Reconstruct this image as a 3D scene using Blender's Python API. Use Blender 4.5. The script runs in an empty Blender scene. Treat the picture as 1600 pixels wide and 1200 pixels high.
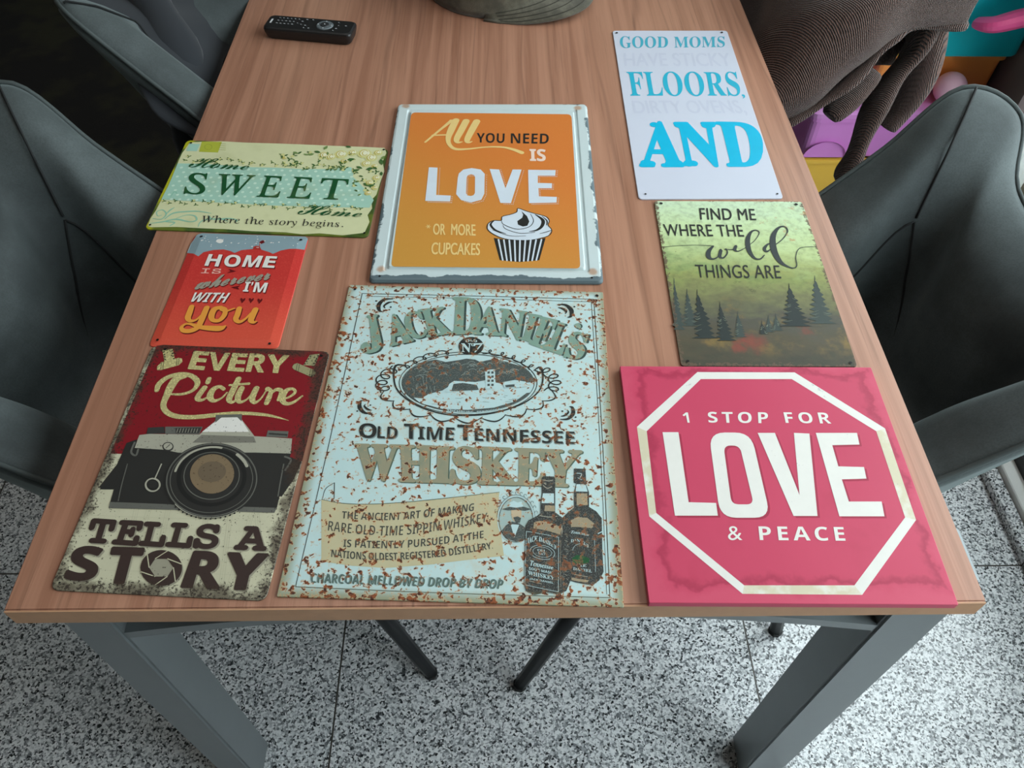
import bpy, bmesh, math, random
from mathutils import Vector, Matrix, noise
from mathutils.geometry import tessellate_polygon

scene = bpy.context.scene
COL = scene.collection
PI = math.pi
R = math.radians

# ------------------------------------------------------------------ camera
cam_data = bpy.data.cameras.new('camera')
cam = bpy.data.objects.new('camera', cam_data)
COL.objects.link(cam)
cam_data.sensor_width = 36.0
cam_data.lens = 36.0 * 1253.0 / 1600.0
cam_data.clip_start = 0.02
_right = Vector((0.9997826, -0.0157233, 0.0136898))
_fwd = Vector((0.0205370, 0.6298133, -0.7764750))
_up = Vector((0.0035868, 0.7765874, 0.6299993))
_m = Matrix((_right, _up, -_fwd)).transposed().to_4x4()
_m.translation = Vector((0.43079, -0.29309, 1.42465))
cam.matrix_world = _m
scene.camera = cam

# ------------------------------------------------------------------ light
scene.view_settings.view_transform = 'Standard'
scene.view_settings.look = 'None'
scene.view_settings.exposure = 0.0
scene.view_settings.gamma = 1.0
scene.view_settings.use_curve_mapping = False

world = bpy.data.worlds.new('overcast_sky')
scene.world = world
world.use_nodes = True
_bg = world.node_tree.nodes['Background']
_bg.inputs['Color'].default_value = (0.92, 0.95, 1.0, 1)
_bg.inputs['Strength'].default_value = 6.5


def area(name, loc, target, sx, sy, power, color):
    d = bpy.data.lights.new(name, 'AREA')
    d.shape = 'RECTANGLE'
    d.size, d.size_y = sx, sy
    d.energy = power
    d.color = color
    o = bpy.data.objects.new(name, d)
    COL.objects.link(o)
    o.location = loc
    o.rotation_euler = (Vector(target) - Vector(loc)).to_track_quat('-Z', 'Y').to_euler()
    return o


# daylight comes in through the glass door on the right: the sky outside, sampled through the opening
def portal(loc, target, sx, sy):
    o = area('door_daylight', loc, target, sx, sy, 1, (1, 1, 1))
    o.data.cycles.is_portal = True


portal((1.60, -0.07, 1.14), (0.0, -0.07, 1.14), 2.4, 2.2)
portal((1.655, 1.77, 1.6), (0.0, 1.77, 1.6), 1.06, 1.3)
area('overhead_fill_light', (0.35, 0.45, 2.46), (0.35, 0.45, 0.0), 1.3, 1.3, 8, (1.0, 0.95, 0.9))  # added overhead fill that lifts the tabletop, no fixture belongs to it


# ------------------------------------------------------------------ helpers
def lin(c):
    c = c / 255.0
    return c / 12.92 if c <= 0.04045 else ((c + 0.055) / 1.055) ** 2.4


def rgb(r, g, b, k=1.0):
    return (min(1, lin(r) * k), min(1, lin(g) * k), min(1, lin(b) * k), 1.0)


class NT:
    """small node-tree writer"""
    def __init__(self, name):
        self.m = bpy.data.materials.new(name)
        self.m.use_nodes = True
        self.t = self.m.node_tree
        self.bsdf = self.t.nodes['Principled BSDF']
        self._co = None

    def n(self, typ, **kw):
        nd = self.t.nodes.new(typ)
        for k, v in kw.items():
            setattr(nd, k, v)
        return nd

    def set(self, sock, v):
        if isinstance(v, bpy.types.NodeSocket):
            self.t.links.new(v, sock)
        else:
            sock.default_value = v

    def co(self):
        if self._co is None:
            self._co = self.n('ShaderNodeTexCoord').outputs['Object']
        return self._co

    def mapped(self, scale=(1, 1, 1), loc=(0, 0, 0), rot=(0, 0, 0)):
        mp = self.n('ShaderNodeMapping')
        self.t.links.new(self.co(), mp.inputs['Vector'])
        mp.inputs['Scale'].default_value = scale
        mp.inputs['Location'].default_value = loc
        mp.inputs['Rotation'].default_value = rot
        return mp.outputs[0]

    def noise(self, scale, detail=4, rough=0.55, vec=None, dist=0.0):
        nd = self.n('ShaderNodeTexNoise')
        self.t.links.new(vec or self.co(), nd.inputs['Vector'])
        nd.inputs['Scale'].default_value = scale
        nd.inputs['Detail'].default_value = detail
        nd.inputs['Roughness'].default_value = rough
        nd.inputs['Distortion'].default_value = dist
        return nd.outputs['Fac']

    def voronoi(self, scale, vec=None, out='Distance', feature='F1'):
        nd = self.n('ShaderNodeTexVoronoi', feature=feature)
        self.t.links.new(vec or self.co(), nd.inputs['Vector'])
        nd.inputs['Scale'].default_value = scale
        return nd.outputs[out]

    def math(self, op, a, b=0.0, c=0.0):
        nd = self.n('ShaderNodeMath', operation=op)
        self.set(nd.inputs[0], a)
        self.set(nd.inputs[1], b)
        self.set(nd.inputs[2], c)
        return nd.outputs[0]

    def step(self, v, a, b, lo=0.0, hi=1.0):
        nd = self.n('ShaderNodeMapRange', interpolation_type='SMOOTHSTEP')
        self.set(nd.inputs['Value'], v)
        nd.inputs['From Min'].default_value = a
        nd.inputs['From Max'].default_value = b
        nd.inputs['To Min'].default_value = lo
        nd.inputs['To Max'].default_value = hi
        return nd.outputs['Result']

    def mix(self, f, a, b, mode='MIX'):
        nd = self.n('ShaderNodeMix', data_type='RGBA', blend_type=mode)
        self.set(nd.inputs[0], f)
        self.set(nd.inputs[6], a)
        self.set(nd.inputs[7], b)
        return nd.outputs[2]

    def ramp(self, f, stops):
        nd = self.n('ShaderNodeValToRGB')
        self.set(nd.inputs[0], f)
        e = nd.color_ramp.elements
        while len(e) < len(stops):
            e.new(0.5)
        for q, (p, c) in zip(e, stops):
            q.position = p
            q.color = c
        return nd.outputs[0]

    def xyz(self):
        s = self.n('ShaderNodeSeparateXYZ')
        self.t.links.new(self.co(), s.inputs[0])
        return s.outputs

    def edge(self, w, h):
        """distance from the border of a w x h rectangle centred on the object's origin"""
        x, y, _ = self.xyz()
        dx = self.math('SUBTRACT', w / 2, self.math('ABSOLUTE', x))
        dy = self.math('SUBTRACT', h / 2, self.math('ABSOLUTE', y))
        return self.math('MINIMUM', dx, dy)

    def bump(self, h, strength=0.3, dist=0.002):
        b = self.n('ShaderNodeBump')
        b.inputs['Strength'].default_value = strength
        b.inputs['Distance'].default_value = dist
        self.set(b.inputs['Height'], h)
        self.t.links.new(b.outputs[0], self.bsdf.inputs['Normal'])

    def out(self, col, rough=0.5, metal=0.0, **kw):
        self.set(self.bsdf.inputs['Base Color'], col)
        self.set(self.bsdf.inputs['Roughness'], rough)
        self.set(self.bsdf.inputs['Metallic'], metal)
        for k, v in kw.items():
            self.set(self.bsdf.inputs[k.replace('_', ' ')], v)
        return self.m


def plain(name, c, rough=0.5, metal=0.0, var=0.06, scale=40, **kw):
    t = NT(name)
    f = t.noise(scale, 4)
    dark = tuple(v * (1 - var) for v in c[:3]) + (1,)
    light = tuple(min(1, v * (1 + var)) for v in c[:3]) + (1,)
    return t.out(t.mix(f, dark, light), rough, metal, **kw)


def link(name, me, mats, parent=None, smooth=False):
    o = bpy.data.objects.new(name, me)
    COL.objects.link(o)
    for m in (mats if isinstance(mats, (list, tuple)) else [mats]):
        me.materials.append(m)
    if parent is not None:
        o.parent = parent
    if smooth:
        for p in me.polygons:
            p.use_smooth = True
    return o


def obj(name, bm, mats, parent=None, smooth=False):
    me = bpy.data.meshes.new(name)
    bmesh.ops.recalc_face_normals(bm, faces=bm.faces[:])
    bm.to_mesh(me)
    bm.free()
    return link(name, me, mats, parent, smooth)


def thing(name, label, cat, loc=(0, 0, 0), rot=(0, 0, 0), group=None):
    o = bpy.data.objects.new(name, None)
    COL.objects.link(o)
    o.empty_display_size = 0.05
    o.location = loc
    o.rotation_euler = rot
    return tag(o, label, cat, group)


def tag(o, label, cat, group=None):
    o['label'] = label
    o['category'] = cat
    if group:
        o['group'] = group
    return o


def struct(name, bm, m, label=None):
    o = obj(name, bm, m)
    o['kind'] = 'structure'
    if label:
        o['label'] = label
    return o


def box(bm, x0, x1, y0, y1, z0, z1):
    v = [bm.verts.new(p) for p in ((x0, y0, z0), (x1, y0, z0), (x1, y1, z0), (x0, y1, z0),
                                   (x0, y0, z1), (x1, y0, z1), (x1, y1, z1), (x0, y1, z1))]
    for f in ((3, 2, 1, 0), (4, 5, 6, 7), (0, 1, 5, 4), (1, 2, 6, 5), (2, 3, 7, 6), (3, 0, 4, 7)):
        bm.faces.new([v[i] for i in f])
    return v


def bevel_all(bm, w, seg=2):
    bmesh.ops.bevel(bm, geom=bm.edges[:], offset=w, segments=seg, affect='EDGES', clamp_overlap=True)


def catmull(pts, sub=6, closed=False):
    n = len(pts)
    if n < 3:
        return [tuple(p) for p in pts]
    out = []
    rng = range(n) if closed else range(n - 1)
    for i in rng:
        if closed:
            p0, p1, p2, p3 = pts[i - 1], pts[i], pts[(i + 1) % n], pts[(i + 2) % n]
        else:
            p0, p1, p2, p3 = pts[max(i - 1, 0)], pts[i], pts[i + 1], pts[min(i + 2, n - 1)]
        for k in range(sub):
            t = k / sub
            t2, t3 = t * t, t * t * t
            out.append(tuple(0.5 * (2 * b + (c - a) * t + (2 * a - 5 * b + 4 * c - d) * t2 + (3 * b - a - 3 * c + d) * t3)
                             for a, b, c, d in zip(p0, p1, p2, p3)))
    if not closed:
        out.append(tuple(pts[-1]))
    return out


def tube(bm, path, rad, seg=10, cap=True, flat=1.0):
    """sweep a circle (or an ellipse, flat < 1) along a 3-D path; rad is a number or a list"""
    n = len(path)
    rings = []
    prev = None
    for i, p in enumerate(path):
        p = Vector(p)
        d = (Vector(path[min(i + 1, n - 1)]) - Vector(path[max(i - 1, 0)])).normalized()
        ref = prev if prev is not None else (Vector((0, 0, 1)) if abs(d.z) < 0.9 else Vector((1, 0, 0)))
        u = (ref - d * ref.dot(d)).normalized()
        prev = u
        w = d.cross(u)
        r = rad[i] if isinstance(rad, (list, tuple)) else rad
        rings.append([bm.verts.new(p + u * (math.cos(2 * PI * k / seg) * r * flat) + w * (math.sin(2 * PI * k / seg) * r)) for k in range(seg)])
    for a, b in zip(rings, rings[1:]):
        for k in range(seg):
            bm.faces.new((a[k], a[(k + 1) % seg], b[(k + 1) % seg], b[k]))
    if cap:
        bm.faces.new(rings[0][::-1])
        bm.faces.new(rings[-1])
    return rings


def rings_to_faces(bm, rings, cap_first=False, cap_last=False):
    for a, b in zip(rings, rings[1:]):
        n = len(a)
        for k in range(n):
            bm.faces.new((a[k], a[(k + 1) % n], b[(k + 1) % n], b[k]))
    if cap_first:
        bm.faces.new(rings[0][::-1])
    if cap_last:
        bm.faces.new(rings[-1])


def round_poly(pts, r, n=5):
    """round the corners of a 2-D polygon"""
    out = []
    m = len(pts)
    for i in range(m):
        a, b, c = Vector(pts[i - 1]), Vector(pts[i]), Vector(pts[(i + 1) % m])
        u, v = (a - b), (c - b)
        rr = min(r, u.length * 0.45, v.length * 0.45)
        u.normalize()
        v.normalize()
        for k in range(n + 1):
            t = k / n
            q = b + u * rr * (1 - t) ** 2 + v * rr * t ** 2
            out.append((q.x, q.y))
    return out


def inset_quad(q, d):
    """move the four sides of a convex quadrilateral inwards by d"""
    n = len(q)
    cx = sum(p[0] for p in q) / n
    cy = sum(p[1] for p in q) / n
    lines = []
    for i in range(n):
        a, b = Vector(q[i]), Vector(q[(i + 1) % n])
        t = (b - a).normalized()
        nrm = Vector((-t.y, t.x))
        if nrm.dot(Vector((cx, cy)) - a) < 0:
            nrm = -nrm
        lines.append((a + nrm * d, t))
    out = []
    for i in range(n):
        (p, t), (s, w) = lines[i - 1], lines[i]
        den = t.x * w.y - t.y * w.x
        k = ((s.x - p.x) * w.y - (s.y - p.y) * w.x) / den
        out.append((p.x + t.x * k, p.y + t.y * k))
    return out


TOP = 0.75                                   # height of the table top
TW, TL_ = 0.87, 1.52                         # its width and length

# ------------------------------------------------------------------ the room
def granite():
    t = NT('speckled_granite')
    big = t.noise(9, 3)
    n1 = t.noise(320, 2, 0.5)
    wob = t.n('ShaderNodeVectorMath', operation='SCALE')
    nz = t.n('ShaderNodeTexNoise')
    t.t.links.new(t.co(), nz.inputs['Vector'])
    nz.inputs['Scale'].default_value = 240
    t.t.links.new(nz.outputs['Color'], wob.inputs[0])
    wob.inputs['Scale'].default_value = 0.006
    ad = t.n('ShaderNodeVectorMath', operation='ADD')
    t.t.links.new(t.co(), ad.inputs[0])
    t.t.links.new(wob.outputs[0], ad.inputs[1])
    cells = t.voronoi(300, ad.outputs[0], 'Color')
    sp = t.n('ShaderNodeSeparateColor')
    t.t.links.new(cells, sp.inputs[0])
    c = t.ramp(sp.outputs[0], [(0.0, rgb(34, 36, 38)), (0.08, rgb(66, 68, 70)), (0.17, rgb(110, 113, 116)), (0.34, rgb(162, 164, 167)), (0.55, rgb(206, 208, 210)), (0.75, rgb(234, 235, 236))])
    c = t.mix(t.step(big, 0.3, 0.75, 0.0, 0.12), c, rgb(160, 164, 168), 'MULTIPLY')
    x, y, _ = t.xyz()
    fx = t.math('ABSOLUTE', t.math('SUBTRACT', t.math('FRACT', t.math('DIVIDE', t.math('SUBTRACT', x, 0.154 - 7.34), 0.734)), 0.5))
    fy = t.math('ABSOLUTE', t.math('SUBTRACT', t.math('FRACT', t.math('DIVIDE', t.math('SUBTRACT', y, 0.402 - 7.4), 0.74)), 0.5))
    j = t.math('MAXIMUM', t.step(fx, 0.4972, 0.4985), t.step(fy, 0.4972, 0.4985))
    c = t.mix(j, c, rgb(70, 66, 62))
    return t.out(c, t.mix(n1, (0.16, 0.16, 0.16, 1), (0.24, 0.24, 0.24, 1)))


M_GRAN = granite()
M_ROOM = plain('warm_grey_plaster', rgb(112, 106, 98), 0.9, var=0.04, scale=10)
X0, X1, Y0, Y1, H = -1.6, 1.56, -1.5, 2.7, 2.5

bm = bmesh.new()
box(bm, X0 - .1, X1 + .5, Y0 - .1, Y1 + .1, -0.05, 0)
struct('floor', bm, M_GRAN, 'speckled grey granite tile floor')
bm = bmesh.new()
box(bm, X0 - .1, X1 + .1, Y0 - .1, Y1 + .1, H, H + .05)
struct('ceiling', bm, M_ROOM)
bm = bmesh.new()
box(bm, X0 - .1, X0, Y0, Y1, 0, H)
struct('wall_left', bm, M_ROOM)
bm = bmesh.new()
box(bm, X0, X1, Y1, Y1 + .1, 0, H)
struct('wall_back', bm, M_ROOM)
bm = bmesh.new()
box(bm, X0, X1, Y0 - .1, Y0, 0, H)
struct('wall_front', bm, M_ROOM)
bm = bmesh.new()                               # right wall with the door opening
DY0, DY1, DH = -1.0, 1.16, 2.25
WY0, WY1, WZ = 1.24, 2.3, 0.95            # window beyond the door
box(bm, X1, X1 + .1, Y0, DY0, 0, H)
box(bm, X1, X1 + .1, DY1, WY0, 0, H)
box(bm, X1, X1 + .1, WY0, WY1, 0, WZ)
box(bm, X1, X1 + .1, WY1, Y1, 0, H)
box(bm, X1, X1 + .1, DY0, DY1, DH, H)
box(bm, X1, X1 + .1, WY0, WY1, DH, H)
struct('wall_right', bm, M_ROOM)

M_FRAME = plain('white_aluminium', rgb(226, 226, 222), 0.4, var=0.02)
M_GASKET = plain('black_rubber', rgb(24, 25, 26), 0.6)


def clear_glass():
    t = NT('clear_glass')
    tr = t.n('ShaderNodeBsdfTransparent')
    tr.inputs[0].default_value = (0.93, 0.98, 0.97, 1)
    gl = t.n('ShaderNodeBsdfGlossy')
    gl.inputs['Roughness'].default_value = 0.02
    lw = t.n('ShaderNodeLayerWeight')
    lw.inputs['Blend'].default_value = 0.5
    mx = t.n('ShaderNodeMixShader')
    t.t.links.new(t.math('ADD', 0.03, t.math('MULTIPLY', t.math('POWER', lw.outputs['Facing'], 5.0), 0.5)), mx.inputs[0])
    t.t.links.new(tr.outputs[0], mx.inputs[1])
    t.t.links.new(gl.outputs[0], mx.inputs[2])
    t.t.links.new(mx.outputs[0], t.t.nodes['Material Output'].inputs[0])
    return t.m


M_GLASS = clear_glass()
bm = bmesh.new()
FX0, FX1 = 1.485, 1.56
box(bm, FX0, FX1, DY0, DY1, 0.0, 0.035)        # bottom track
box(bm, FX0, FX1, DY0, DY1, DH - .05, DH)
for y in (DY0, 0.18, DY1 - .06):
    box(bm, FX0 + .01, FX1, y, y + .06, 0.035, DH - .05)
bevel_all(bm, .002, 1)
door = struct('door_1', bm, M_FRAME, 'white aluminium sliding glass door')
bm = bmesh.new()
box(bm, FX0 + .03, FX0 + .045, DY0 + .06, DY1 - .06, 0.035, 0.06)
o = obj('gasket', bm, M_GASKET, door)
bm = bmesh.new()
box(bm, FX0 + .034, FX0 + .04, DY0 + .06, DY1 - .06, 0.06, DH - .05)
obj('glass_pane', bm, M_GLASS, door)
bm = bmesh.new()
box(bm, 1.455, 1.484, DY0, DY1, 0.0, 0.022)
bevel_all(bm, .003, 1)
struct('trim_1', bm, M_GRAN, 'low granite sill strip before the glass door')
bm = bmesh.new()
for a in ((WY0, WY1, WZ, WZ + .05), (WY0, WY1, DH - .05, DH), (WY0, WY0 + .05, WZ + .05, DH - .05), (WY1 - .05, WY1, WZ + .05, DH - .05), (1.745, 1.795, WZ + .05, DH - .05)):
    box(bm, X1 + .01, X1 + .07, a[0], a[1], a[2], a[3])
bevel_all(bm, .002, 1)
win = struct('window_1', bm, M_FRAME, 'white framed window beside the glass door')
bm = bmesh.new()
box(bm, X1 + .036, X1 + .042, WY0 + .05, WY1 - .05, WZ + .05, DH - .05)
obj('glass_pane', bm, M_GLASS, win)
bm = bmesh.new()
box(bm, X1 + .12, X1 + .20, -3, 4, -0.06, 0.56)  # height and distance shaped to keep low skylight off the floor
struct('balcony_parapet', bm, plain('dark_green_render', rgb(62, 84, 74), 0.9, var=0.1, scale=6), 'dark green balcony wall outside the door')
bm = bmesh.new()
box(bm, X1 + .1, X1 + 3.5, -3, 4, -0.12, -0.06)
struct('balcony_floor', bm, plain('green_grey_paving', rgb(120, 140, 128), 0.9, var=0.15, scale=6), 'pale paving outside the glass door')

# ------------------------------------------------------------------ the table
def laminate():
    t = NT('walnut_laminate')
    w = t.noise(2.2, 2, 0.5, t.mapped(scale=(3.0, 0.5, 1)))
    g1 = t.noise(1.0, 6, 0.62, t.mapped(scale=(260, 4.0, 30)), 0.2)
    g2 = t.noise(1.0, 5, 0.6, t.mapped(scale=(60, 1.1, 20), loc=(4, 2, 0)), 0.5)
    x, y, z = t.xyz()
    warp = t.math('ADD', t.math('MULTIPLY', x, 9.0), t.math('MULTIPLY', t.noise(1.0, 3, 0.5, t.mapped(scale=(4, 0.5, 1))), 2.2))
    rings = t.math('FRACT', t.math('MULTIPLY', warp, 2.6))
    line = t.step(t.math('ABSOLUTE', t.math('SUBTRACT', rings, 0.5)), 0.42, 0.5)
    c = t.mix(t.step(g2, 0.32, 0.7), rgb(152, 106, 84), rgb(180, 132, 108))
    c = t.mix(t.step(w, 0.4, 0.72, 0, 0.5), c, rgb(190, 144, 118))
    c = t.mix(t.step(g1, 0.52, 0.72, 0, 0.45), c, rgb(112, 76, 58))
    c = t.mix(t.math('MULTIPLY', line, t.step(g2, 0.35, 0.6, 0.1, 0.42)), c, rgb(104, 70, 54))
    t.bump(g1, 0.08, 0.0006)
    return t.out(c, t.mix(g1, (0.30, 0.30, 0.30, 1), (0.40, 0.40, 0.40, 1)))


M_WOOD = laminate()
M_EDGE = plain('edge_banding', rgb(186, 142, 108), 0.5, var=0.14, scale=60)
M_STEEL = plain('grey_painted_steel', rgb(128, 134, 136), 0.38, metal=0.55, var=0.06, scale=30)

table = thing('dining_table', 'walnut laminate dining table on grey square steel legs', 'table', (0, 0, 0))
bm = bmesh.new()
box(bm, 0, TW, 0.0015, TL_, TOP - .025, TOP)
bevel_all(bm, .0012, 2)
obj('tabletop', bm, M_WOOD, table)
bm = bmesh.new()
box(bm, 0.0006, TW - .0006, 0.0, 0.0014, TOP - .0245, TOP - .0008)
obj('edge_band', bm, M_EDGE, table)['label'] = 'paler wood edge strip along the front'
for x0, x1 in ((-.002, .050), (.828, .890)):
    for y0, y1 in ((.030, .092), (TL_ - .092, TL_ - .030)):
        bm = bmesh.new()
        box(bm, max(x0, .001), min(x1, TW + .022), y0, y1, 0.004, TOP - .025)
        bevel_all(bm, .003, 2)
        leg = obj('leg', bm, M_STEEL, table)
        bm = bmesh.new()
        box(bm, max(x0, .001) + .004, x1 - .004, y0 + .004, y1 - .004, 0.0, 0.006)
        obj('foot_pad', bm, M_GASKET, leg)


def rail(name, y_front, sgn):
    """arched cross rail: a recessed web with a lip along its lower edge"""
    n = 24
    bm = bmesh.new()
    for zlo, zhi, ya, yb in ((0.0, 0.014, 0.0, 0.026), (0.014, None, 0.014, 0.022)):
        rows = []
        for i in range(n + 1):
            x = 0.050 + (0.828 - 0.050) * i / n
            u = (x - 0.439) / 0.389
            zb = 0.608 + 0.050 * (1 - u * u)
            lo = zb + zlo
            hi = TOP - .0255 if zhi is None else zb + zhi
            a, b = y_front + sgn * ya, y_front + sgn * yb
            rows.append([bm.verts.new(p) for p in ((x, a, lo), (x, b, lo), (x, b, hi), (x, a, hi))])
        rings_to_faces(bm, rows, True, True)
    return obj(name, bm, M_STEEL, table)


rail('cross_rail', .032, 1)
rail('cross_rail', TL_ - .032, -1)
for x in (.14, .73):
    bm = bmesh.new()
    box(bm, x - .012, x + .012, .093, TL_ - .093, .66, TOP - .0255)
    obj('side_rail', bm, M_STEEL, table)

# ------------------------------------------------------------------ the signs: printed artwork in tenths of a millimetre
C = {
    'cream': (206, 208, 165), 'aqua': (160, 200, 182), 'dot': (196, 222, 204), 'stamp': (172, 178, 62), 'olive': (140, 148, 60), 'swirl': (140, 192, 168),
    'leaf': (62, 100, 52), 'leafp': (112, 138, 80), 'bloom': (206, 204, 140), 'bloomw': (226, 226, 196), 'bloomy': (196, 178, 84), 'green': (22, 78, 42), 'ink': (38, 40, 38),
    'hole': (14, 13, 12), 'sky': (134, 156, 164), 'white': (222, 220, 214), 'brick': (170, 52, 44), 'maroon': (98, 14, 18), 'pink': (226, 172, 160), 'grey': (150, 146, 132),
    'shadow': (104, 26, 24), 'amber': (222, 150, 62), 'darkred': (124, 18, 28), 'faint': (176, 174, 150), 'gold': (206, 198, 138), 'khaki': (150, 146, 108),
    'black': (40, 40, 38), 'silver': (164, 162, 146), 'silver2': (118, 116, 106), 'steel': (96, 96, 90), 'dark': (52, 52, 50), 'dark2': (26, 27, 26), 'glass': (122, 104, 80), 'glass2': (104, 90, 72),
    'ghost': (150, 146, 128), 'brown': (56, 42, 38), 'cream2': (190, 186, 158), 'shade': (52, 70, 66), 'sage': (124, 154, 140), 'paper': (182, 208, 210), 'engrave': (66, 74, 72), 'engrave2': (122, 134, 130),
    'paleshade': (124, 142, 142), 'shade2': (80, 98, 84), 'tan': (146, 142, 118), 'beige': (188, 180, 146), 'ink2': (66, 70, 66), 'slate': (92, 114, 112), 'mist': (158, 180, 176), 'skin': (188, 170, 142),
    'bottle': (46, 48, 46), 'amberd': (152, 138, 112), 'pine': (40, 48, 46), 'pinefar': (60, 70, 66), 'pinelight': (118, 126, 108), 'inkg': (52, 58, 58),
    'orange': (206, 128, 54), 'ice': (206, 216, 226), 'blush': (232, 208, 192), 'custard': (226, 196, 128), 'teal': (70, 168, 190), 'teal2': (44, 172, 200), 'cyanblue': (12, 178, 216),
    'stained': (206, 198, 172), 'rose2': (160, 44, 70),
}
C['moms_faint'] = (194, 198, 214)
SIGNS = {   # centre x, y, turn about z, thickness, corner radius (mm), name, label
    'every': (0.1385, 0.1603, -0.0575, 0.0015, 9, 'red and cream tin sign with a big camera, reading EVERY PICTURE TELLS A STORY'),
    'jd': (0.3987, 0.2039, -0.0446, 0.0020, 1.5, 'large rust-spotted pale blue tin sign with an arched title, WHISKEY and two bottles'),
    'love': (0.7067, 0.1392, -0.0126, 0.0080, 1, 'thick pinkish red board with a white octagon reading 1 STOP FOR LOVE & PEACE'),
    'find': (0.7384, 0.4227, -0.0237, 0.0020, 5, 'green forest tin sign with pine trees reading FIND ME WHERE THE wild THINGS ARE'),
    'moms': (0.7244, 0.7984, -0.0153, 0.0020, 6, 'tall white tin sign with blue words GOOD MOMS FLOORS, AND'),
    'all': (0.4238, 0.6029, -0.0174, 0.0080, 7, 'orange tin sign in a raised pale frame with a cupcake, All YOU NEED IS LOVE'),
    'sweet': (0.1321, 0.5977, -0.0549, 0.0020, 8, 'wide cream and aqua floral tin sign reading Home SWEET Home'),
    'home': (0.1185, 0.4041, -0.0366, 0.0030, 7, 'small red tin sign with a starry sky reading HOME IS wherever I\'M WITH you'),
}
SIZE = {'every': (.196, .293), 'jd': (.306, .398), 'love': (.278, .277), 'find': (.196, .290), 'moms': (.194, .451), 'all': (.284, .383), 'sweet': (.286, .191), 'home': (.1445, .190)}


def wear(t, s, c, cname):
    """age marks that run across a whole sign, whatever is printed under them"""
    w, h = SIZE[s]
    if s == 'jd':
        d = t.edge(w, h)
        n1 = t.noise(185, 4, 0.55, dist=0.35)
        n2 = t.noise(15, 3)
        n3 = t.noise(62, 4, 0.6, t.mapped(loc=(.7, .2, 0)))
        e = t.step(d, 0.0, 0.013, 1, 0)
        x, y, z = t.xyz()
        low = t.step(y, -0.199, -0.13, 1, 0)
        v = t.math('ADD', t.math('ADD', n1, 0.022), t.math('MULTIPLY', t.math('SUBTRACT', n2, 0.5), 0.14))
        v = t.math('ADD', v, t.math('MULTIPLY', t.math('SUBTRACT', n3, 0.5), 0.30))
        v = t.math('ADD', v, t.math('MULTIPLY', e, 0.06))
        v = t.math('ADD', v, t.math('MULTIPLY', low, 0.02))
        stain = t.step(d, 0.0, 0.014, 0.85, 0)
        c = t.mix(stain, c, rgb(136, 134, 98))
        dk = sum(C.get(cname, (180, 180, 180))) < 330
        c = t.mix(t.step(v, 0.555, 0.64, 0, 0.2 if dk else 0.66), c, rgb(204, 164, 118))
        rc = t.mix(t.step(t.noise(260, 3), 0.38, 0.6), rgb(62, 34, 26), rgb(140, 76, 40))
        return t.mix(t.step(v, 0.618, 0.650, 0, 0.7 if dk else 1.0), c, rc)
    if s == 'every':
        d = t.edge(w, h)
        n1 = t.noise(420, 3, 0.6)
        n2 = t.noise(38, 5, 0.65)
        e = t.step(d, 0.0, 0.024, 1, 0)
        v = t.math('ADD', n1, t.math('MULTIPLY', e, 0.14))
        v = t.math('ADD', v, t.math('MULTIPLY', t.math('SUBTRACT', n2, 0.5), 0.22))
        c = t.mix(t.step(t.math('ADD', n2, t.math('MULTIPLY', e, 0.45)), 0.7, 0.98, 0, 0.8), c, rgb(62, 48, 38))
        if cname == 'gold':
            c = t.mix(t.step(t.voronoi(420), 0.25, 0.5, 0.0, 0.4), c, rgb(120, 96, 66))
        return t.mix(t.step(v, 0.645, 0.69, 0, 0.85), c, rgb(44, 34, 28))
    if s == 'find':
        d = t.edge(w, h)
        n1 = t.noise(240, 5, 0.65)
        n2 = t.noise(48, 4, 0.6, t.mapped(loc=(2.4, 0.7, 0)))
        e = t.step(d, 0.0, 0.007, 1, 0)
        v = t.math('ADD', n1, t.math('MULTIPLY', e, 0.24))
        c = t.mix(t.step(v, 0.68, 0.74, 0, 0.9), c, rgb(96, 78, 62))
        x, y, z = t.xyz()
        up = t.math('MULTIPLY', t.step(y, 0.03, 0.07), t.step(x, -0.01, 0.05))
        k = t.math('ADD', t.math('MULTIPLY', n2, up), t.math('MULTIPLY', n1, 0.25))
        c = t.mix(t.step(k, 0.70, 0.78, 0, 0.75), c, rgb(178, 142, 96))
        return t.mix(t.step(k, 0.80, 0.84, 0, 0.85), c, rgb(104, 66, 44))
    if s == 'love':
        if cname in ('white', 'stained'):
            n1 = t.noise(75, 5, 0.7)
            c = t.mix(t.step(n1, 0.66, 0.69, 0, 0.5), c, rgb(150, 152, 156))
        if cname == 'stained':
            c = t.mix(t.step(t.noise(45, 4), 0.45, 0.65, 0, 0.8), c, rgb(222, 222, 214))
        return c
    if s == 'all' and cname == 'orange':
        x, y, z = t.xyz()
        g = t.step(t.math('ADD', t.math('MULTIPLY', x, 0.7), y), -0.25, 0.12)
        c = t.mix(g, rgb(196, 142, 62), rgb(208, 120, 54))
        return t.mix(t.step(t.noise(900, 2), 0.66, 0.72, 0, 0.35), c, rgb(222, 176, 110))
    if s == 'sweet':
        return t.mix(t.step(t.noise(30, 4), 0.5, 0.75, 0, 0.25), c, rgb(150, 150, 96))
    if s == 'home':
        return t.mix(t.step(t.noise(700, 2), 0.5, 0.75, 0, 0.25), c, rgb(150, 60, 48), 'MIX') if cname in ('plate',) else c
    return c


GLOSS = {'every': 0.5, 'jd': 0.55, 'love': 0.45, 'find': 0.55, 'moms': 0.4, 'all': 0.45, 'sweet': 0.45, 'home': 0.45}
_art_m = {}


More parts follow.
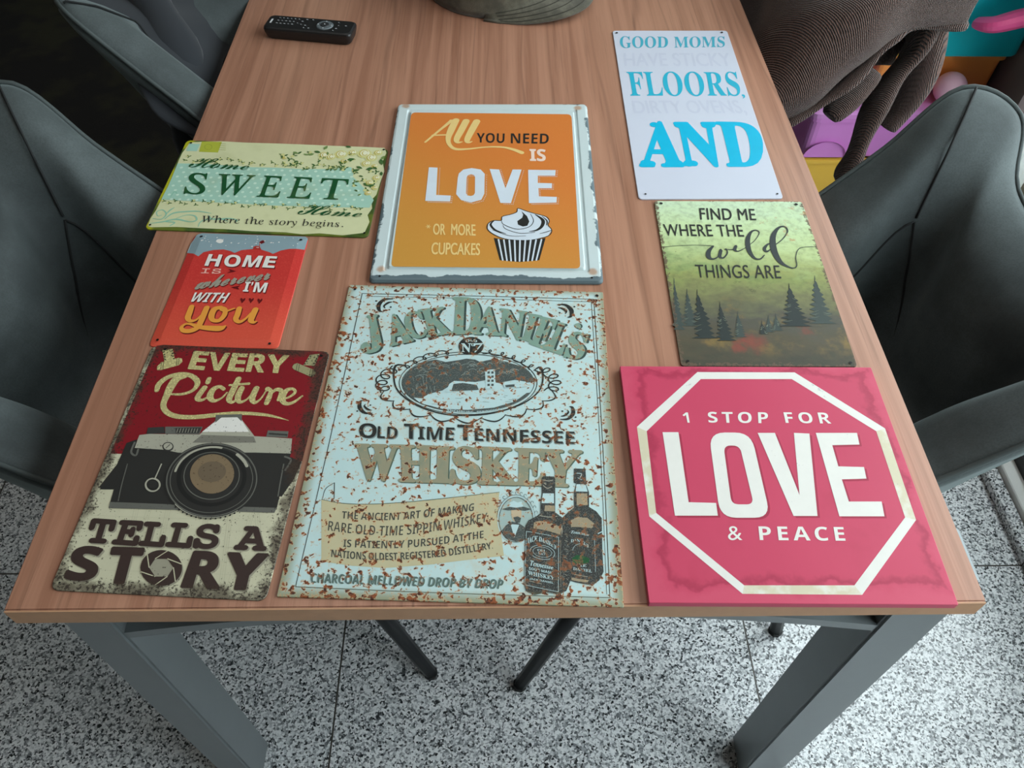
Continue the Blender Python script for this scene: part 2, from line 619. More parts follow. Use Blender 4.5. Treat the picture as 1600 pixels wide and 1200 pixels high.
def art_mat(s, cname):
    if (s, cname) not in _art_m:
        t = NT('print_' + cname)
        key = 'moms_faint' if (s, cname) == ('moms', 'faint') else cname
        c = rgb(*C[key])
        base = t.mix(t.noise(60, 4), tuple(v * .93 for v in c[:3]) + (1,), tuple(min(1, v * 1.05) for v in c[:3]) + (1,))
        if cname in ('engrave', 'bottle', 'amberd', 'mist'):
            base = t.mix(t.step(t.noise(900, 2), 0.5, 0.66, 0, 0.3), base, rgb(150, 160, 156))
        if cname in ('sage', 'tan'):
            base = t.mix(t.step(t.noise(60, 4), 0.4, 0.7, 0, 0.5), base, rgb(112, 128, 112))
        if cname != 'hole':
            base = wear(t, s, base, cname)
        _art_m[(s, cname)] = t.out(base, GLOSS[s], Specular_IOR_Level=0.32)
    return _art_m[(s, cname)]


def plate_mat(s):
    w, h = SIZE[s]
    t = NT('tin_plate')
    if s == 'jd':
        c = t.mix(t.noise(10, 3), rgb(176, 204, 206), rgb(192, 214, 212))
        c = t.mix(t.step(t.noise(20, 5, 0.65, t.mapped(loc=(3, 3, 0))), 0.52, 0.72, 0, 0.35), c, rgb(198, 176, 138))
        c = wear(t, s, c, 'plate')
        t.bump(t.noise(165, 5, 0.62, dist=0.6), 0.12, 0.0006)
    elif s == 'every':
        c = t.mix(t.noise(14, 5, 0.6), rgb(176, 174, 148), rgb(212, 208, 180))
        c = wear(t, s, c, 'plate')
    elif s == 'love':
        d = t.edge(w, h)
        n1 = t.noise(26, 4, 0.6)
        c = t.mix(t.noise(6, 3), rgb(184, 54, 86), rgb(198, 66, 96))
        v = t.math('ADD', d, t.math('MULTIPLY', t.math('SUBTRACT', n1, 0.5), 0.05))
        ring = t.math('MULTIPLY', t.step(v, 0.012, 0.017), t.step(v, 0.017, 0.026, 1, 0))
        c = t.mix(t.math('MULTIPLY', ring, 0.6), c, rgb(150, 30, 62))
        c = t.mix(t.step(v, 0.002, 0.017, 0.45, 0), c, rgb(206, 84, 110))
        c = t.mix(t.step(t.noise(11, 4, 0.6, t.mapped(loc=(5, 1, 0))), 0.55, 0.75, 0, 0.4), c, rgb(168, 40, 70))
    elif s == 'find':
        x, y, z = t.xyz()
        n = t.noise(22, 4, 0.6, t.mapped(scale=(1, 2.2, 1)))
        f = t.math('ADD', t.math('DIVIDE', t.math('ADD', y, h / 2), h), t.math('MULTIPLY', t.math('SUBTRACT', n, 0.5), 0.28))
        c = t.ramp(f, [(0.0, rgb(62, 60, 48)), (0.12, rgb(80, 72, 54)), (0.24, rgb(78, 76, 66)), (0.37, rgb(112, 112, 74)), (0.5, rgb(146, 152, 88)), (0.63, rgb(180, 196, 136)), (0.8, rgb(192, 212, 162)), (1.0, rgb(196, 218, 186))])
        gr = t.step(t.noise(16, 5, 0.65, t.mapped(loc=(1.3, 4.1, 0))), 0.5, 0.64)
        c = t.mix(t.math('MULTIPLY', gr, t.math('MULTIPLY', t.step(y, -0.145, -0.1), t.step(y, -0.07, -0.03, 1, 0))), c, rgb(128, 104, 56))
        hill = t.math('MULTIPLY', t.step(y, -0.04, 0.01), t.step(t.math('ADD', y, t.math('MULTIPLY', x, 0.35)), 0.0, 0.05, 1, 0))
        c = t.mix(t.math('MULTIPLY', hill, t.step(n, 0.4, 0.62, 0, 0.55)), c, rgb(96, 124, 66))
        n3 = t.noise(70, 4, 0.6)
        for px_, py_, rr in ((-.012, -.112, .020), (.050, -.090, .012), (-.03, -.118, .012)):
            q = t.math('ADD', t.math('POWER', t.math('SUBTRACT', x, px_), 2.0), t.math('POWER', t.math('SUBTRACT', y, py_), 2.0))
            m = t.step(t.math('ADD', t.math('SQRT', q), t.math('MULTIPLY', t.math('SUBTRACT', n3, .5), .03)), rr * .1, rr * 1.0, 0.5, 0)
            c = t.mix(m, c, rgb(150, 52, 44))
        c = t.mix(t.step(t.noise(130, 5, 0.7), 0.42, 0.7, 0, 0.3), c, rgb(70, 74, 54))
        c = wear(t, s, c, 'plate')
        t.bump(t.noise(300, 4), 0.15, 0.0006)
    elif s == 'moms':
        c = t.mix(t.noise(8, 3), rgb(196, 201, 216), rgb(204, 207, 220))
    elif s == 'all':
        d = t.edge(w, h)
        n1 = t.noise(34, 5, 0.6)
        x, y, z = t.xyz()
        c = t.mix(t.noise(12, 3), rgb(188, 204, 206), rgb(202, 212, 212))
        v = t.math('ADD', d, t.math('MULTIPLY', t.math('SUBTRACT', n1, 0.5), 0.03))
        v = t.math('SUBTRACT', v, t.step(y, -0.19, -0.18, 0.004, 0))
        c = t.mix(t.step(v, 0.0015, 0.0035, 1, 0), c, rgb(92, 108, 114))
        hx = t.math('SUBTRACT', t.math('ABSOLUTE', x), 0.128)
        hy = t.math('SUBTRACT', t.math('ABSOLUTE', y), 0.177)
        q = t.math('SQRT', t.math('ADD', t.math('MULTIPLY', hx, hx), t.math('MULTIPLY', hy, hy)))
        c = t.mix(t.step(t.math('ADD', q, t.math('MULTIPLY', t.math('SUBTRACT', n1, .5), .01)), 0.003, 0.008, 0.8, 0), c, rgb(172, 132, 100))
    elif s == 'sweet':
        x, y, z = t.xyz()
        c = t.mix(t.step(t.noise(26, 4), 0.42, 0.6), rgb(62, 84, 36), rgb(98, 110, 40))
        c = t.mix(t.math('MULTIPLY', t.step(x, -0.136, -0.128, 1, 0), t.step(t.noise(18, 3), 0.4, 0.55)), c, rgb(170, 170, 30))
    else:
        x, y, z = t.xyz()
        c = t.mix(t.step(y, -0.09, 0.02), rgb(206, 78, 58), rgb(190, 50, 46))
        c = t.mix(t.step(t.noise(500, 2), 0.45, 0.75, 0, 0.3), c, rgb(222, 96, 76))
    return t.out(c, GLOSS[s], Specular_IOR_Level=0.36)


def pairs(l, k=2, s=1e-4):
    return [tuple(v * s for v in l[i:i + k]) for i in range(0, len(l), k)]


# ---- lettering: Blender's own text glyphs, fitted between two guide lines
STY = {'serifb': (0x1D400, 0x1D7CE), 'serifi': (0x1D468, 0x1D7CE), 'scriptb': (0x1D4D0, 0x1D7CE), 'serifl': (0x1D434, 0x1D7CE), 'sansb': (0x1D5D4, 0x1D7EC), 'sansbi': (0x1D63C, 0x1D7EC), 'mono': (0x1D670, 0x1D7F6)}
_glyph = {}


def styled(s, st):
    if st not in STY:
        return s
    a, d = STY[st]
    o = ''
    for ch in s:
        if 'A' <= ch <= 'Z':
            o += chr(a + ord(ch) - 65)
        elif ch == 'h' and st == 'serifl':
            o += chr(0x210E)
        elif 'a' <= ch <= 'z':
            o += chr(a + 26 + ord(ch) - 97)
        elif '0' <= ch <= '9':
            o += chr(d + ord(ch) - 48)
        else:
            o += ch
    return o


def glyphs(text, st, off, sp):
    key = (text, st, off, sp)
    if key not in _glyph:
        cu = bpy.data.curves.new('text', 'FONT')
        cu.body = styled(text, st)
        cu.size = 1.0
        cu.offset = off
        cu.space_character = sp
        cu.resolution_u = 5
        o = bpy.data.objects.new('text', cu)
        COL.objects.link(o)
        bpy.context.view_layer.update()
        me = bpy.data.meshes.new_from_object(o.evaluated_get(bpy.context.evaluated_depsgraph_get()))
        v = [(p.co.x, p.co.y) for p in me.vertices]
        f = [tuple(p.vertices) for p in me.polygons]
        bpy.data.objects.remove(o)
        bpy.data.curves.remove(cu)
        bpy.data.meshes.remove(me)
        _glyph[key] = (v, f)
    v, f = _glyph[key]
    if st == 'serifl':                      # stand the sloping light serif upright
        v = [(x - y * .27, y) for x, y in v]
    xs, ys = [p[0] for p in v], [p[1] for p in v]
    x0, x1, y0, y1 = min(xs), max(xs), min(ys), max(ys)
    return [((p[0] - x0) / (x1 - x0), (p[1] - y0) / (y1 - y0)) for p in v], f


def guide(l):
    """arc-length parameterised smooth line"""
    p = catmull(l, 8) if len(l) > 2 else l
    acc = [0.0]
    for a, b in zip(p, p[1:]):
        acc.append(acc[-1] + math.hypot(b[0] - a[0], b[1] - a[1]))

    def at(u):
        d = u * acc[-1]
        for i in range(len(p) - 1):
            if d <= acc[i + 1] or i == len(p) - 2:
                k = (d - acc[i]) / max(1e-9, acc[i + 1] - acc[i])
                return (p[i][0] + (p[i + 1][0] - p[i][0]) * k, p[i][1] + (p[i + 1][1] - p[i][1]) * k)
    return at


LAYER = 0.00012


class Art:
    """collects flat printed shapes of one part of a sign"""
    def __init__(self, sign, z, zf=None):
        self.s, self.z, self.zf = sign, z, zf
        self.v, self.f, self.mi, self.mats, self.k = [], [], [], [], 0

    def add(self, v2, faces, col, lay, len_=1, slope=0.0):
        m = art_mat(self.s, col)
        if m not in self.mats:
            self.mats.append(m)
        k = self.mats.index(m)
        b = len(self.v)
        self.k += 1
        dz = LAYER * lay + (self.k % 60) * 1.2e-6
        for i, (x, y) in enumerate(v2):
            self.v.append((x, y, (self.zf(x, y) if self.zf else self.z) + dz + (i % len_) * slope))
        for f in faces:
            q = [self.v[b + i] for i in f]
            ar = sum(q[i][0] * q[(i + 1) % len(q)][1] - q[(i + 1) % len(q)][0] * q[i][1] for i in range(len(q)))
            if abs(ar) < 1e-12:
                continue
            self.f.append([b + i for i in (f if ar > 0 else f[::-1])])
            self.mi.append(k)

    def text(self, text, st, col, lay, off, sp, top, bot):
        # heavy weights are printed as a few close copies of the letters
        v, f = glyphs(text, st, off if off < .009 else 0.0, sp)
        fat, e = [(0, 0)], 0.0
        if off >= .009:
            hgt = math.hypot(top[0] - bot[0], top[1] - bot[1]) * 1e-4
            e = off * hgt * .75
            fat = [(math.cos(PI * k / 4), math.sin(PI * k / 4)) for k in range(8)] + [(0, 0)]
        a, b = guide(pairs(top)), guide(pairs(bot))
        o = []
        for x, y in v:
            p, q = b(x), a(x)
            o.append((p[0] + (q[0] - p[0]) * y, p[1] + (q[1] - p[1]) * y))
        for dx, dy in fat:
            self.add([(x + dx * e, y + dy * e) for x, y in o], f, col, lay)

    def poly(self, col, lay, outer, *holes):
        loops = [pairs(outer)] + [pairs(h) for h in holes]
        if self.s == 'home' and col == 'sky':
            return self.cut_poly(col, lay, loops[0])
        tri = tessellate_polygon([[Vector((x, y, 0)) for x, y in l] for l in loops])
        self.add([p for l in loops for p in l], [tuple(t) for t in tri], col, lay)

    def cut_poly(self, col, lay, loop):
        """large area laid over an embossed rim: cut along the rim's folds so that it follows them"""
        bm = bmesh.new()
        bm.faces.new([bm.verts.new((x, y, 0)) for x, y in loop])
        bmesh.ops.triangulate(bm, faces=bm.faces[:])
        q = RIM['home']
        for d in (.0005, .011):
            r = inset_quad(q, d)
            for i in range(4):
                a, b = Vector(r[i]), Vector(r[(i + 1) % 4])
                n = Vector((b.y - a.y, a.x - b.x, 0)).normalized()
                bmesh.ops.bisect_plane(bm, geom=bm.verts[:] + bm.edges[:] + bm.faces[:], plane_co=(a.x, a.y, 0), plane_no=n)
        r0, r1 = inset_quad(q, .0005), inset_quad(q, .011)
        for a, b in zip(r0, r1):
            n = Vector((b[1] - a[1], a[0] - b[0], 0)).normalized()
            bmesh.ops.bisect_plane(bm, geom=bm.verts[:] + bm.edges[:] + bm.faces[:], plane_co=(a[0], a[1], 0), plane_no=n)
        bm.verts.index_update()
        self.add([(v.co.x, v.co.y) for v in bm.verts], [[v.index for v in f.verts] for f in bm.faces], col, lay)
        bm.free()

    def stroke(self, col, lay, closed, *runs):
        for run in runs:
            pts = pairs(run, 3)
            p = catmull(pts, 4 if len(pts) > 12 else 6, bool(closed)) if len(pts) > 2 else pts
            n = len(p)
            L, Rr, F = [], [], []
            for i in range(n):
                a = p[(i - 1) % n] if closed else p[max(i - 1, 0)]
                b = p[(i + 1) % n] if closed else p[min(i + 1, n - 1)]
                dx, dy = b[0] - a[0], b[1] - a[1]
                l = math.hypot(dx, dy) or 1
                w = max(p[i][2], 0.00004) / 2
                L.append((p[i][0] - dy / l * w, p[i][1] + dx / l * w))
                Rr.append((p[i][0] + dy / l * w, p[i][1] - dx / l * w))
            F = [(i, (i + 1) % n, n + (i + 1) % n, n + i) for i in range(n if closed else n - 1)]
            self.add(L + Rr, F, col, lay, n, 0.0 if closed else 2.5e-7)
            if not closed:
                for e in (p[0], p[-1]):
                    if e[2] > 0.0014:
                        self.disc(col, lay, e[0], e[1], e[2] / 2)

    def disc(self, col, lay, x, y, r):
        n = 14
        self.add([(x + r * math.cos(2 * PI * k / n), y + r * math.sin(2 * PI * k / n)) for k in range(n)], [tuple(range(n))], col, lay)

    def build(self, name, parent):
        me = bpy.data.meshes.new(name)
        me.from_pydata(self.v, [], self.f)
        for p, k in zip(me.polygons, self.mi):
            p.material_index = k
        return link(name, me, self.mats, parent)


RIM = {}


def ring_loft(bm, q, spec, cap=True):
    """nested rounded rectangles: spec is (inset, z, corner radius) from the underside upwards"""
    rings = []
    for d, z, r in spec:
        rings.append([bm.verts.new((x, y, z)) for x, y in round_poly(inset_quad(q, d) if abs(d) > 1e-7 else q, r, 6)])
    rings_to_faces(bm, rings, True, cap)


def home_height(x, y):
    q = inset_quad(RIM['home'], .0005)
    d = 1.0
    for i in range(4):
        a, b = Vector(q[i]), Vector(q[(i + 1) % 4])
        t = (b - a).normalized()
        d = min(d, abs(-t.y * (x - a.x) + t.x * (y - a.y)))
    return 0.0012 + 0.0018 * min(1.0, d / 0.0105)


def build_sign(s, parts):
    cx, cy, turn, th, rad, label = SIGNS[s]
    name = 'sign_board' if s == 'love' else 'tin_sign'
    root = thing(name, label, 'sign', (cx, cy, TOP + 0.0002), (0, 0, turn), 'vintage signs laid out on the table')
    q = pairs(parts['plate'][0][1])
    RIM[s] = q
    r = rad / 1000
    bm = bmesh.new()
    if s == 'all':
        ring_loft(bm, q, [(.001, 0, r), (0, .001, r), (0, .003, r), (.0015, .0058, r), (.004, .0065, r), (.0155, .0065, .004), (.0175, .0046, .003), (.0205, .0046, .003), (.0225, .008, .003)])
    elif s == 'home':
        ring_loft(bm, q, [(0, 0, r), (0, .0008, r), (.0005, .0012, r), (.011, .003, .004)])
    elif s == 'love':
        ring_loft(bm, q, [(.0004, 0, r), (0, .0006, r), (0, .0075, r), (.0005, .008, r)])
    else:
        ring_loft(bm, q, [(.0002, 0, r), (0, .0003, r), (0, th - .0004, r), (.0004, th, r)])
    obj('plate' if s != 'love' else 'board', bm, plate_mat(s), root)
    for pname, cmds in parts.items():
        if pname == 'plate':
            continue
        if pname == 'mounting_hole':
            zz = .0066 if s == 'all' else th
            for c in cmds:
                l = c[3]
                for i in range(0, len(l), 3):
                    a = Art(s, zz, home_height if s == 'home' else None)
                    a.disc(c[1], 8 if s != 'all' else 1, l[i] * 1e-4, l[i + 1] * 1e-4, l[i + 2] * 1e-4)
                    a.build(pname, root)
            continue
        a = Art(s, th, home_height if s == 'home' else None)
        for c in cmds:
            if c[0] == 'T':
                a.text(*c[1:])
            elif c[0] == 'P':
                a.poly(*c[1:])
            elif c[0] == 'S':
                a.stroke(*c[1:])
            else:
                for i in range(0, len(c[3]), 3):
                    a.disc(c[1], c[2], c[3][i] * 1e-4, c[3][i + 1] * 1e-4, c[3][i + 2] * 1e-4)
        a.build(pname.split('|')[0], root)
    return root


# artwork of each sign: T text (style, colour, layer, boldness, spacing, upper and lower guide line), P polygon, S stroke (x, y, width), D discs
ART = {
'sweet': {
 'plate': [
('O',[-1439,952,1440,907,1438,-981,-1406,-979]),
 ],
 'printed_panel': [
('P','cream',1,[-1380,896,-1174,929,-940,951,-601,938,-267,942,164,943,643,935,1049,935,1384,927,1424,809,1400,611,1455,385,1432,122,1420,-131,1369,-241,1406,-413,1367,-551,1413,-683,1382,-899,1114,-962,811,-940,604,-971,384,-945,-44,-946,-349,-927,-693,-926,-1019,-918,-1334,-942,-1384,-922,-1397,-774,-1378,-604,-1378,-396,-1377,-112,-1384,145,-1407,447,-1412,642,-1400,722]),
('P','aqua',2,[-1402,401,-1028,412,-697,393,-367,374,-21,382,328,372,672,392,986,452,1037,353,1043,248,1157,107,1300,-85,1402,-239,1371,-401,932,-419,491,-423,50,-427,-397,-411,-843,-401,-1380,-390,-1377,-112,-1389,182]),
('D','dot',3,[-1322,307,22,-1207,308,22,-1092,309,22,-976,311,22,-861,312,22,-746,314,22,-630,315,22,-515,316,22,-400,318,22,-284,319,22,-169,321,22,-54,322,22,61,323,22,176,325,22,292,326,22,407,328,22,522,329,22,637,330,22,752,332,22,867,333,22,983,335,22,-1262,207,22,-1148,208,22,-1033,210,22,-918,211,22,-804,212,22,-689,214,22,-574,215,22,-460,217,22,-345,218,22,-231,219,22,-116,221,22,-1,222,22,113,224,22,228,225,22,342,226,22,457,228,22,571,229,22,686,230,22,800,232,22,915,233,22,1029,235,22,-1317,107,22,-1203,108,22,-1089,110,22,-975,111,22,-861,112,22,-747,114,22,-633,115,22,-519,116,22,-405,118,22,-291,119,22,-177,121,22,-63,122,22,51,123,22,164,125,22,278,126,22,392,128,22,506,129,22,620,130,22,734,132,22,848,133,22,961,135,22,1075,136,22,-1258,9,22,-1145,11,22,-1031,12,22,-918,13,22,-804,15,22,-691,16,22,-578,18,22,-464,19,22,-351,20,22,-238,22,22,-125,23,22,-11,24,22,102,26,22,215,27,22,328,29,22,442,30,22,555,31,22,668,33,22,781,34,22,894,36,21,1007,37,21,1121,38,21,-1312,-89,21,-1199,-87,21,-1087,-86,21,-974,-84,21,-861,-83,21,-748,-82,21,-636,-80,21,-523,-79,21,-410,-78,21,-298,-76,21,-185,-75,21,-72,-73,21,40,-72,21,153,-71,21,265,-69,21,378,-68,21,490,-66,21,603,-65,21,716,-64,21,828,-62,21,941,-61,21,1053,-59,21,1165,-58,21,-1254,-184,21,-1142,-183,21,-1029,-181,21,-917,-180,21,-805,-178,21,-693,-177,21,-581,-176,21,-469,-174,21,-357,-173,21,-245,-171,21,-133,-170,21,-21,-169,21,91,-167,21,203,-166,21,315,-165,21,427,-163,21,539,-162,21,651,-160,21,763,-159,21,874,-158,21,986,-156,21,1098,-155,21,1210,-153,21,-1307,-280,21,-1196,-278,21,-1084,-277,21,-973,-275,21,-861,-274,21,-750,-273,21,-638,-271,21,-527,-270,21,-416,-269,21,-304,-267,21,-193,-266,21,-81,-264,21,30,-263,21,141,-262,21,253,-260,21,364,-259,21,475,-257,21,586,-256,21,698,-255,21,809,-253,21,920,-252,21,1031,-251,21,1143,-249,21,1254,-248,21,-1249,-373,21,-1139,-371,21,-1028,-370,21,-917,-369,21,-806,-367,21,-695,-366,21,-584,-365,21,-473,-363,21,-363,-362,21,-252,-360,21,-141,-359,21,-30,-358,21,80,-356,21,191,-355,21,302,-353,21,412,-352,21,523,-351,21,634,-349,21,744,-348,21,855,-347,21,966,-345,21,1076,-344,21]),
('P','stamp',2,[-1216,926,-931,935,-921,679,-1187,683]),
('P','aqua',2,[-1375,864,-1223,865,-1221,693,-1372,692]),
('S','olive',3,0,[-959,889,6,-863,886,6],[-946,841,6,-850,839,6],[-933,794,6,-838,791,6],[-921,746,6,-825,744,6]),
('S','olive',3,1,[-1036,804,6,-1034,776,6,-1042,753,6,-1059,740,6,-1082,738,6,-1106,749,6,-1126,770,6,-1139,797,6,-1142,825,6,-1134,848,6,-1116,862,6,-1093,863,6,-1069,852,6,-1049,831,6]),
 ],
 'scroll_ornament': [
('S','swirl',3,0,[-1368,-872,11,-1219,-830,21,-1063,-772,27,-878,-811,21,-802,-774,21,-847,-693,19,-960,-682,14,-1068,-755,8],[-1367,-772,11,-1255,-782,16,-1222,-680,19,-1292,-599,16,-1356,-637,14,-1319,-719,11,-1271,-699,8],[-1213,-780,11,-1142,-658,24,-1001,-617,24,-830,-600,22,-646,-631,8],[-1228,-697,8,-1194,-593,22,-1156,-540,8],[-1176,-828,16,-1065,-838,21,-1108,-907,11],[-743,-903,8,-739,-804,16,-657,-749,19,-486,-739,16,-387,-784,5],[-680,-666,8,-593,-745,19,-404,-718,21,-289,-745,16,-297,-795,8],[-1274,-338,6,-1256,-213,17,-1191,-280,8]),
 ],
 'flower_picture': [
('S','leafp',4,0,[-1322,484,3,-1305,479,18,-1281,472,3],[-1322,484,3,-1329,470,18,-1338,451,3]),
('S','leaf',4,0,[-1322,484,3,-1339,491,18,-1362,501,3],[-1292,565,3,-1279,573,18,-1261,584,3],[-1292,565,3,-1295,549,18,-1300,527,3],[-1292,565,3,-1307,578,18,-1326,596,3]),
('D','bloom',4,[-1316,577,20]),
('S','leaf',4,0,[-1184,457,3,-1166,452,18,-1143,446,3],[-1184,457,3,-1193,445,18,-1205,428,3]),
('S','leafp',4,0,[-1184,457,3,-1200,466,18,-1223,479,3]),
('D','bloom',4,[-1193,435,20]),
('S','leaf',4,0,[-1129,471,3,-1112,463,18,-1089,452,3],[-1129,471,3,-1139,460,18,-1154,446,3],[-1129,471,3,-1144,483,18,-1164,500,3]),
('D','bloom',4,[-1125,485,20]),
('S','leaf',4,0,[-1004,482,3,-988,473,18,-965,462,3],[-1004,482,3,-1004,465,18,-1004,442,3],[-1004,482,3,-1018,495,18,-1036,514,3]),
('D','bloom',4,[-1007,467,20]),
('S','leaf',4,0,[-952,490,3,-934,486,18,-911,482,3],[-952,490,3,-952,473,18,-952,450,3],[-952,490,3,-964,504,18,-982,524,3]),
('D','bloom',4,[-957,505,20]),
('S','leaf',4,0,[-883,445,3,-866,436,18,-844,426,3],[-883,445,3,-894,433,18,-908,419,3],[-883,445,3,-895,460,18,-910,480,3]),
('D','bloom',4,[-886,467,20]),
('S','leaf',4,0,[-844,534,3,-827,526,18,-805,514,3],[-844,534,3,-840,516,18,-836,493,3],[-844,534,3,-849,552,18,-856,575,3]),
('D','bloom',4,[-850,532,20]),
('S','leaf',4,0,[-730,543,3,-713,539,18,-690,533,3],[-730,543,3,-741,532,18,-756,517,3],[-730,543,3,-744,557,18,-762,576,3]),
('D','bloom',4,[-732,549,20]),
('S','leaf',4,0,[-684,518,3,-667,515,18,-644,510,3],[-684,518,3,-685,501,18,-685,478,3],[-684,518,3,-699,530,18,-719,546,3]),
('S','leafp',4,0,[-576,513,3,-559,515,18,-537,516,3],[-576,513,3,-571,496,18,-565,472,3]),
('S','leaf',4,0,[-576,513,3,-588,528,18,-603,549,3]),
('D','bloom',4,[-568,521,20]),
('S','leafp',4,0,[-516,468,3,-503,476,18,-485,487,3]),
('S','leaf',4,0,[-516,468,3,-511,450,18,-504,427,3],[-516,468,3,-530,480,18,-550,497,3]),
('D','bloom',4,[-501,448,20]),
('S','leaf',4,0,[-416,450,3,-403,459,18,-386,470,3],[-416,450,3,-418,433,18,-421,411,3],[-416,450,3,-422,467,18,-430,490,3]),
('D','bloom',4,[-397,445,20]),
('S','leafp',4,0,[-374,478,3,-357,470,18,-336,459,3]),
('S','leaf',4,0,[-374,478,3,-383,465,18,-395,448,3],[-374,478,3,-389,490,18,-409,505,3]),
('D','bloom',4,[-390,483,20]),
('S','leaf',4,0,[-241,425,3,-224,424,18,-201,422,3],[-241,425,3,-252,415,18,-267,400,3],[-241,425,3,-257,434,18,-279,445,3]),
('D','bloom',4,[-239,425,20]),
('S','leafp',4,0,[-222,440,3,-206,444,18,-185,449,3]),
('S','leaf',4,0,[-222,440,3,-229,426,18,-240,408,3]),
('S','leafp',4,0,[-222,440,3,-235,453,18,-254,470,3],[-119,505,3,-103,496,18,-81,484,3]),
('S','leaf',4,0,[-119,505,3,-119,487,18,-120,465,3]),
('S','leafp',4,0,[-119,505,3,-128,521,18,-141,543,3]),
('S','leaf',4,0,[-49,439,3,-34,444,18,-13,450,3]),
('S','leafp',4,0,[-49,439,3,-54,423,18,-59,402,3]),
('S','leaf',4,0,[-49,439,3,-59,455,18,-71,477,3]),
('D','bloom',4,[-41,429,20]),
('S','leafp',4,0,[34,489,3,51,483,18,73,475,3]),
('S','leaf',4,0,[34,489,3,30,473,18,24,452,3]),
('S','leafp',4,0,[34,489,3,30,507,18,26,531,3]),
('D','bloom',4,[51,504,20]),
('S','leaf',4,0,[96,424,3,111,430,18,132,437,3]),
('S','leafp',4,0,[96,424,3,87,411,18,75,394,3],[96,424,3,84,438,18,66,456,3],[178,446,3,195,448,18,216,452,3],[178,446,3,172,430,18,164,410,3]),
('S','leaf',4,0,[178,446,3,164,457,18,144,472,3]),
('D','bloom',4,[183,440,20]),
('S','leafp',4,0,[234,431,3,248,438,18,267,448,3]),
('S','leaf',4,0,[234,431,3,238,413,18,243,390,3],[234,431,3,231,448,18,227,471,3]),
('D','bloom',4,[217,438,20]),
('S','leaf',4,0,[294,497,3,307,507,18,323,520,3]),
('S','leafp',4,0,[294,497,3,292,480,18,289,458,3],[294,497,3,285,513,18,272,534,3]),
('D','bloom',4,[302,503,20]),
('S','leaf',4,0,[397,403,3,414,397,18,436,388,3]),
('S','leafp',4,0,[397,403,3,388,390,18,377,372,3]),
('S','leaf',4,0,[397,403,3,384,416,18,367,433,3]),
('D','bloom',4,[387,412,20]),
('S','leaf',4,0,[481,401,3,496,407,18,517,413,3],[481,401,3,470,390,18,455,375,3]),
('S','leafp',4,0,[481,401,3,468,415,18,451,433,3],[529,496,3,546,495,18,568,494,3]),
('S','leaf',4,0,[529,496,3,524,481,18,517,459,3]),
('S','leafp',4,0,[529,496,3,526,514,18,522,538,3]),
('D','bloom',4,[544,490,20]),
('S','leafp',4,0,[609,472,3,625,464,18,647,454,3],[609,472,3,610,454,18,613,431,3],[609,472,3,604,489,18,598,512,3]),
('D','bloom',4,[604,484,20]),
('S','leaf',4,0,[693,391,3,709,394,18,730,399,3],[693,391,3,686,376,18,676,357,3],[693,391,3,686,408,18,677,430,3]),
('D','bloom',4,[688,399,20]),
('S','leaf',4,0,[795,449,3,811,454,18,831,461,3]),
('S','leafp',4,0,[795,449,3,799,431,18,804,408,3]),
('S','leaf',4,0,[795,449,3,786,465,18,774,486,3]),
('D','bloom',4,[773,464,20]),
('S','leaf',4,0,[837,446,3,854,446,18,876,445,3],[837,446,3,824,436,18,807,424,3],[837,446,3,823,457,18,804,472,3],[-1337,-417,3,-1321,-416,17,-1300,-415,3]),
('S','leafp',4,0,[-1337,-417,3,-1341,-431,17,-1346,-450,3]),
('S','leaf',4,0,[-1337,-417,3,-1343,-401,17,-1351,-380,3]),
('D','bloom',4,[-1355,-409,18]),
('S','leaf',4,0,[-1252,-450,3,-1236,-454,17,-1213,-458,3],[-1252,-450,3,-1255,-465,17,-1259,-484,3]),
('S','leafp',4,0,[-1252,-450,3,-1262,-436,17,-1274,-416,3]),
('D','bloom',4,[-1271,-454,18]),
('S','leaf',4,0,[-1194,-398,3,-1177,-401,17,-1155,-404,3],[-1194,-398,3,-1188,-414,17,-1180,-435,3]),
('S','leafp',4,0,[-1194,-398,3,-1205,-384,17,-1219,-365,3]),
('S','leaf',4,0,[-1110,-436,3,-1094,-443,17,-1072,-452,3]),
('S','leafp',4,0,[-1110,-436,3,-1113,-450,17,-1117,-469,3]),
('S','leaf',4,0,[-1110,-436,3,-1116,-420,17,-1125,-400,3],[-1035,-464,3,-1021,-460,17,-1002,-454,3],[-1035,-464,3,-1042,-476,17,-1052,-492,3]),
('S','leafp',4,0,[-1035,-464,3,-1046,-450,17,-1060,-432,3],[-955,-399,3,-939,-398,17,-918,-396,3]),
('S','leaf',4,0,[-955,-399,3,-966,-409,17,-980,-421,3],[-955,-399,3,-966,-386,17,-982,-367,3]),
('D','bloom',4,[-948,-381,18]),
('S','leafp',4,0,[-895,-470,3,-879,-475,17,-857,-481,3]),
('S','leaf',4,0,[-895,-470,3,-907,-479,17,-922,-490,3],[-895,-470,3,-904,-455,17,-915,-435,3],[-818,-389,3,-802,-395,17,-780,-402,3],[-818,-389,3,-824,-403,17,-832,-420,3],[-818,-389,3,-826,-374,17,-838,-354,3],[-731,-429,3,-718,-422,17,-701,-413,3],[-731,-429,3,-734,-444,17,-737,-463,3],[-731,-429,3,-747,-422,17,-768,-412,3]),
('D','bloom',4,[-748,-425,18]),
('S','leafp',4,0,[-700,-391,3,-684,-392,17,-662,-392,3],[-700,-391,3,-702,-406,17,-705,-426,3]),
('S','leaf',4,0,[-700,-391,3,-715,-383,17,-736,-372,3]),
('D','bloom',4,[-693,-390,18]),
('S','leaf',4,0,[-593,-451,3,-577,-458,17,-556,-467,3],[-593,-451,3,-601,-463,17,-611,-479,3]),
('S','leafp',4,0,[-593,-451,3,-604,-438,17,-618,-419,3]),
('D','bloom',4,[-576,-453,18]),
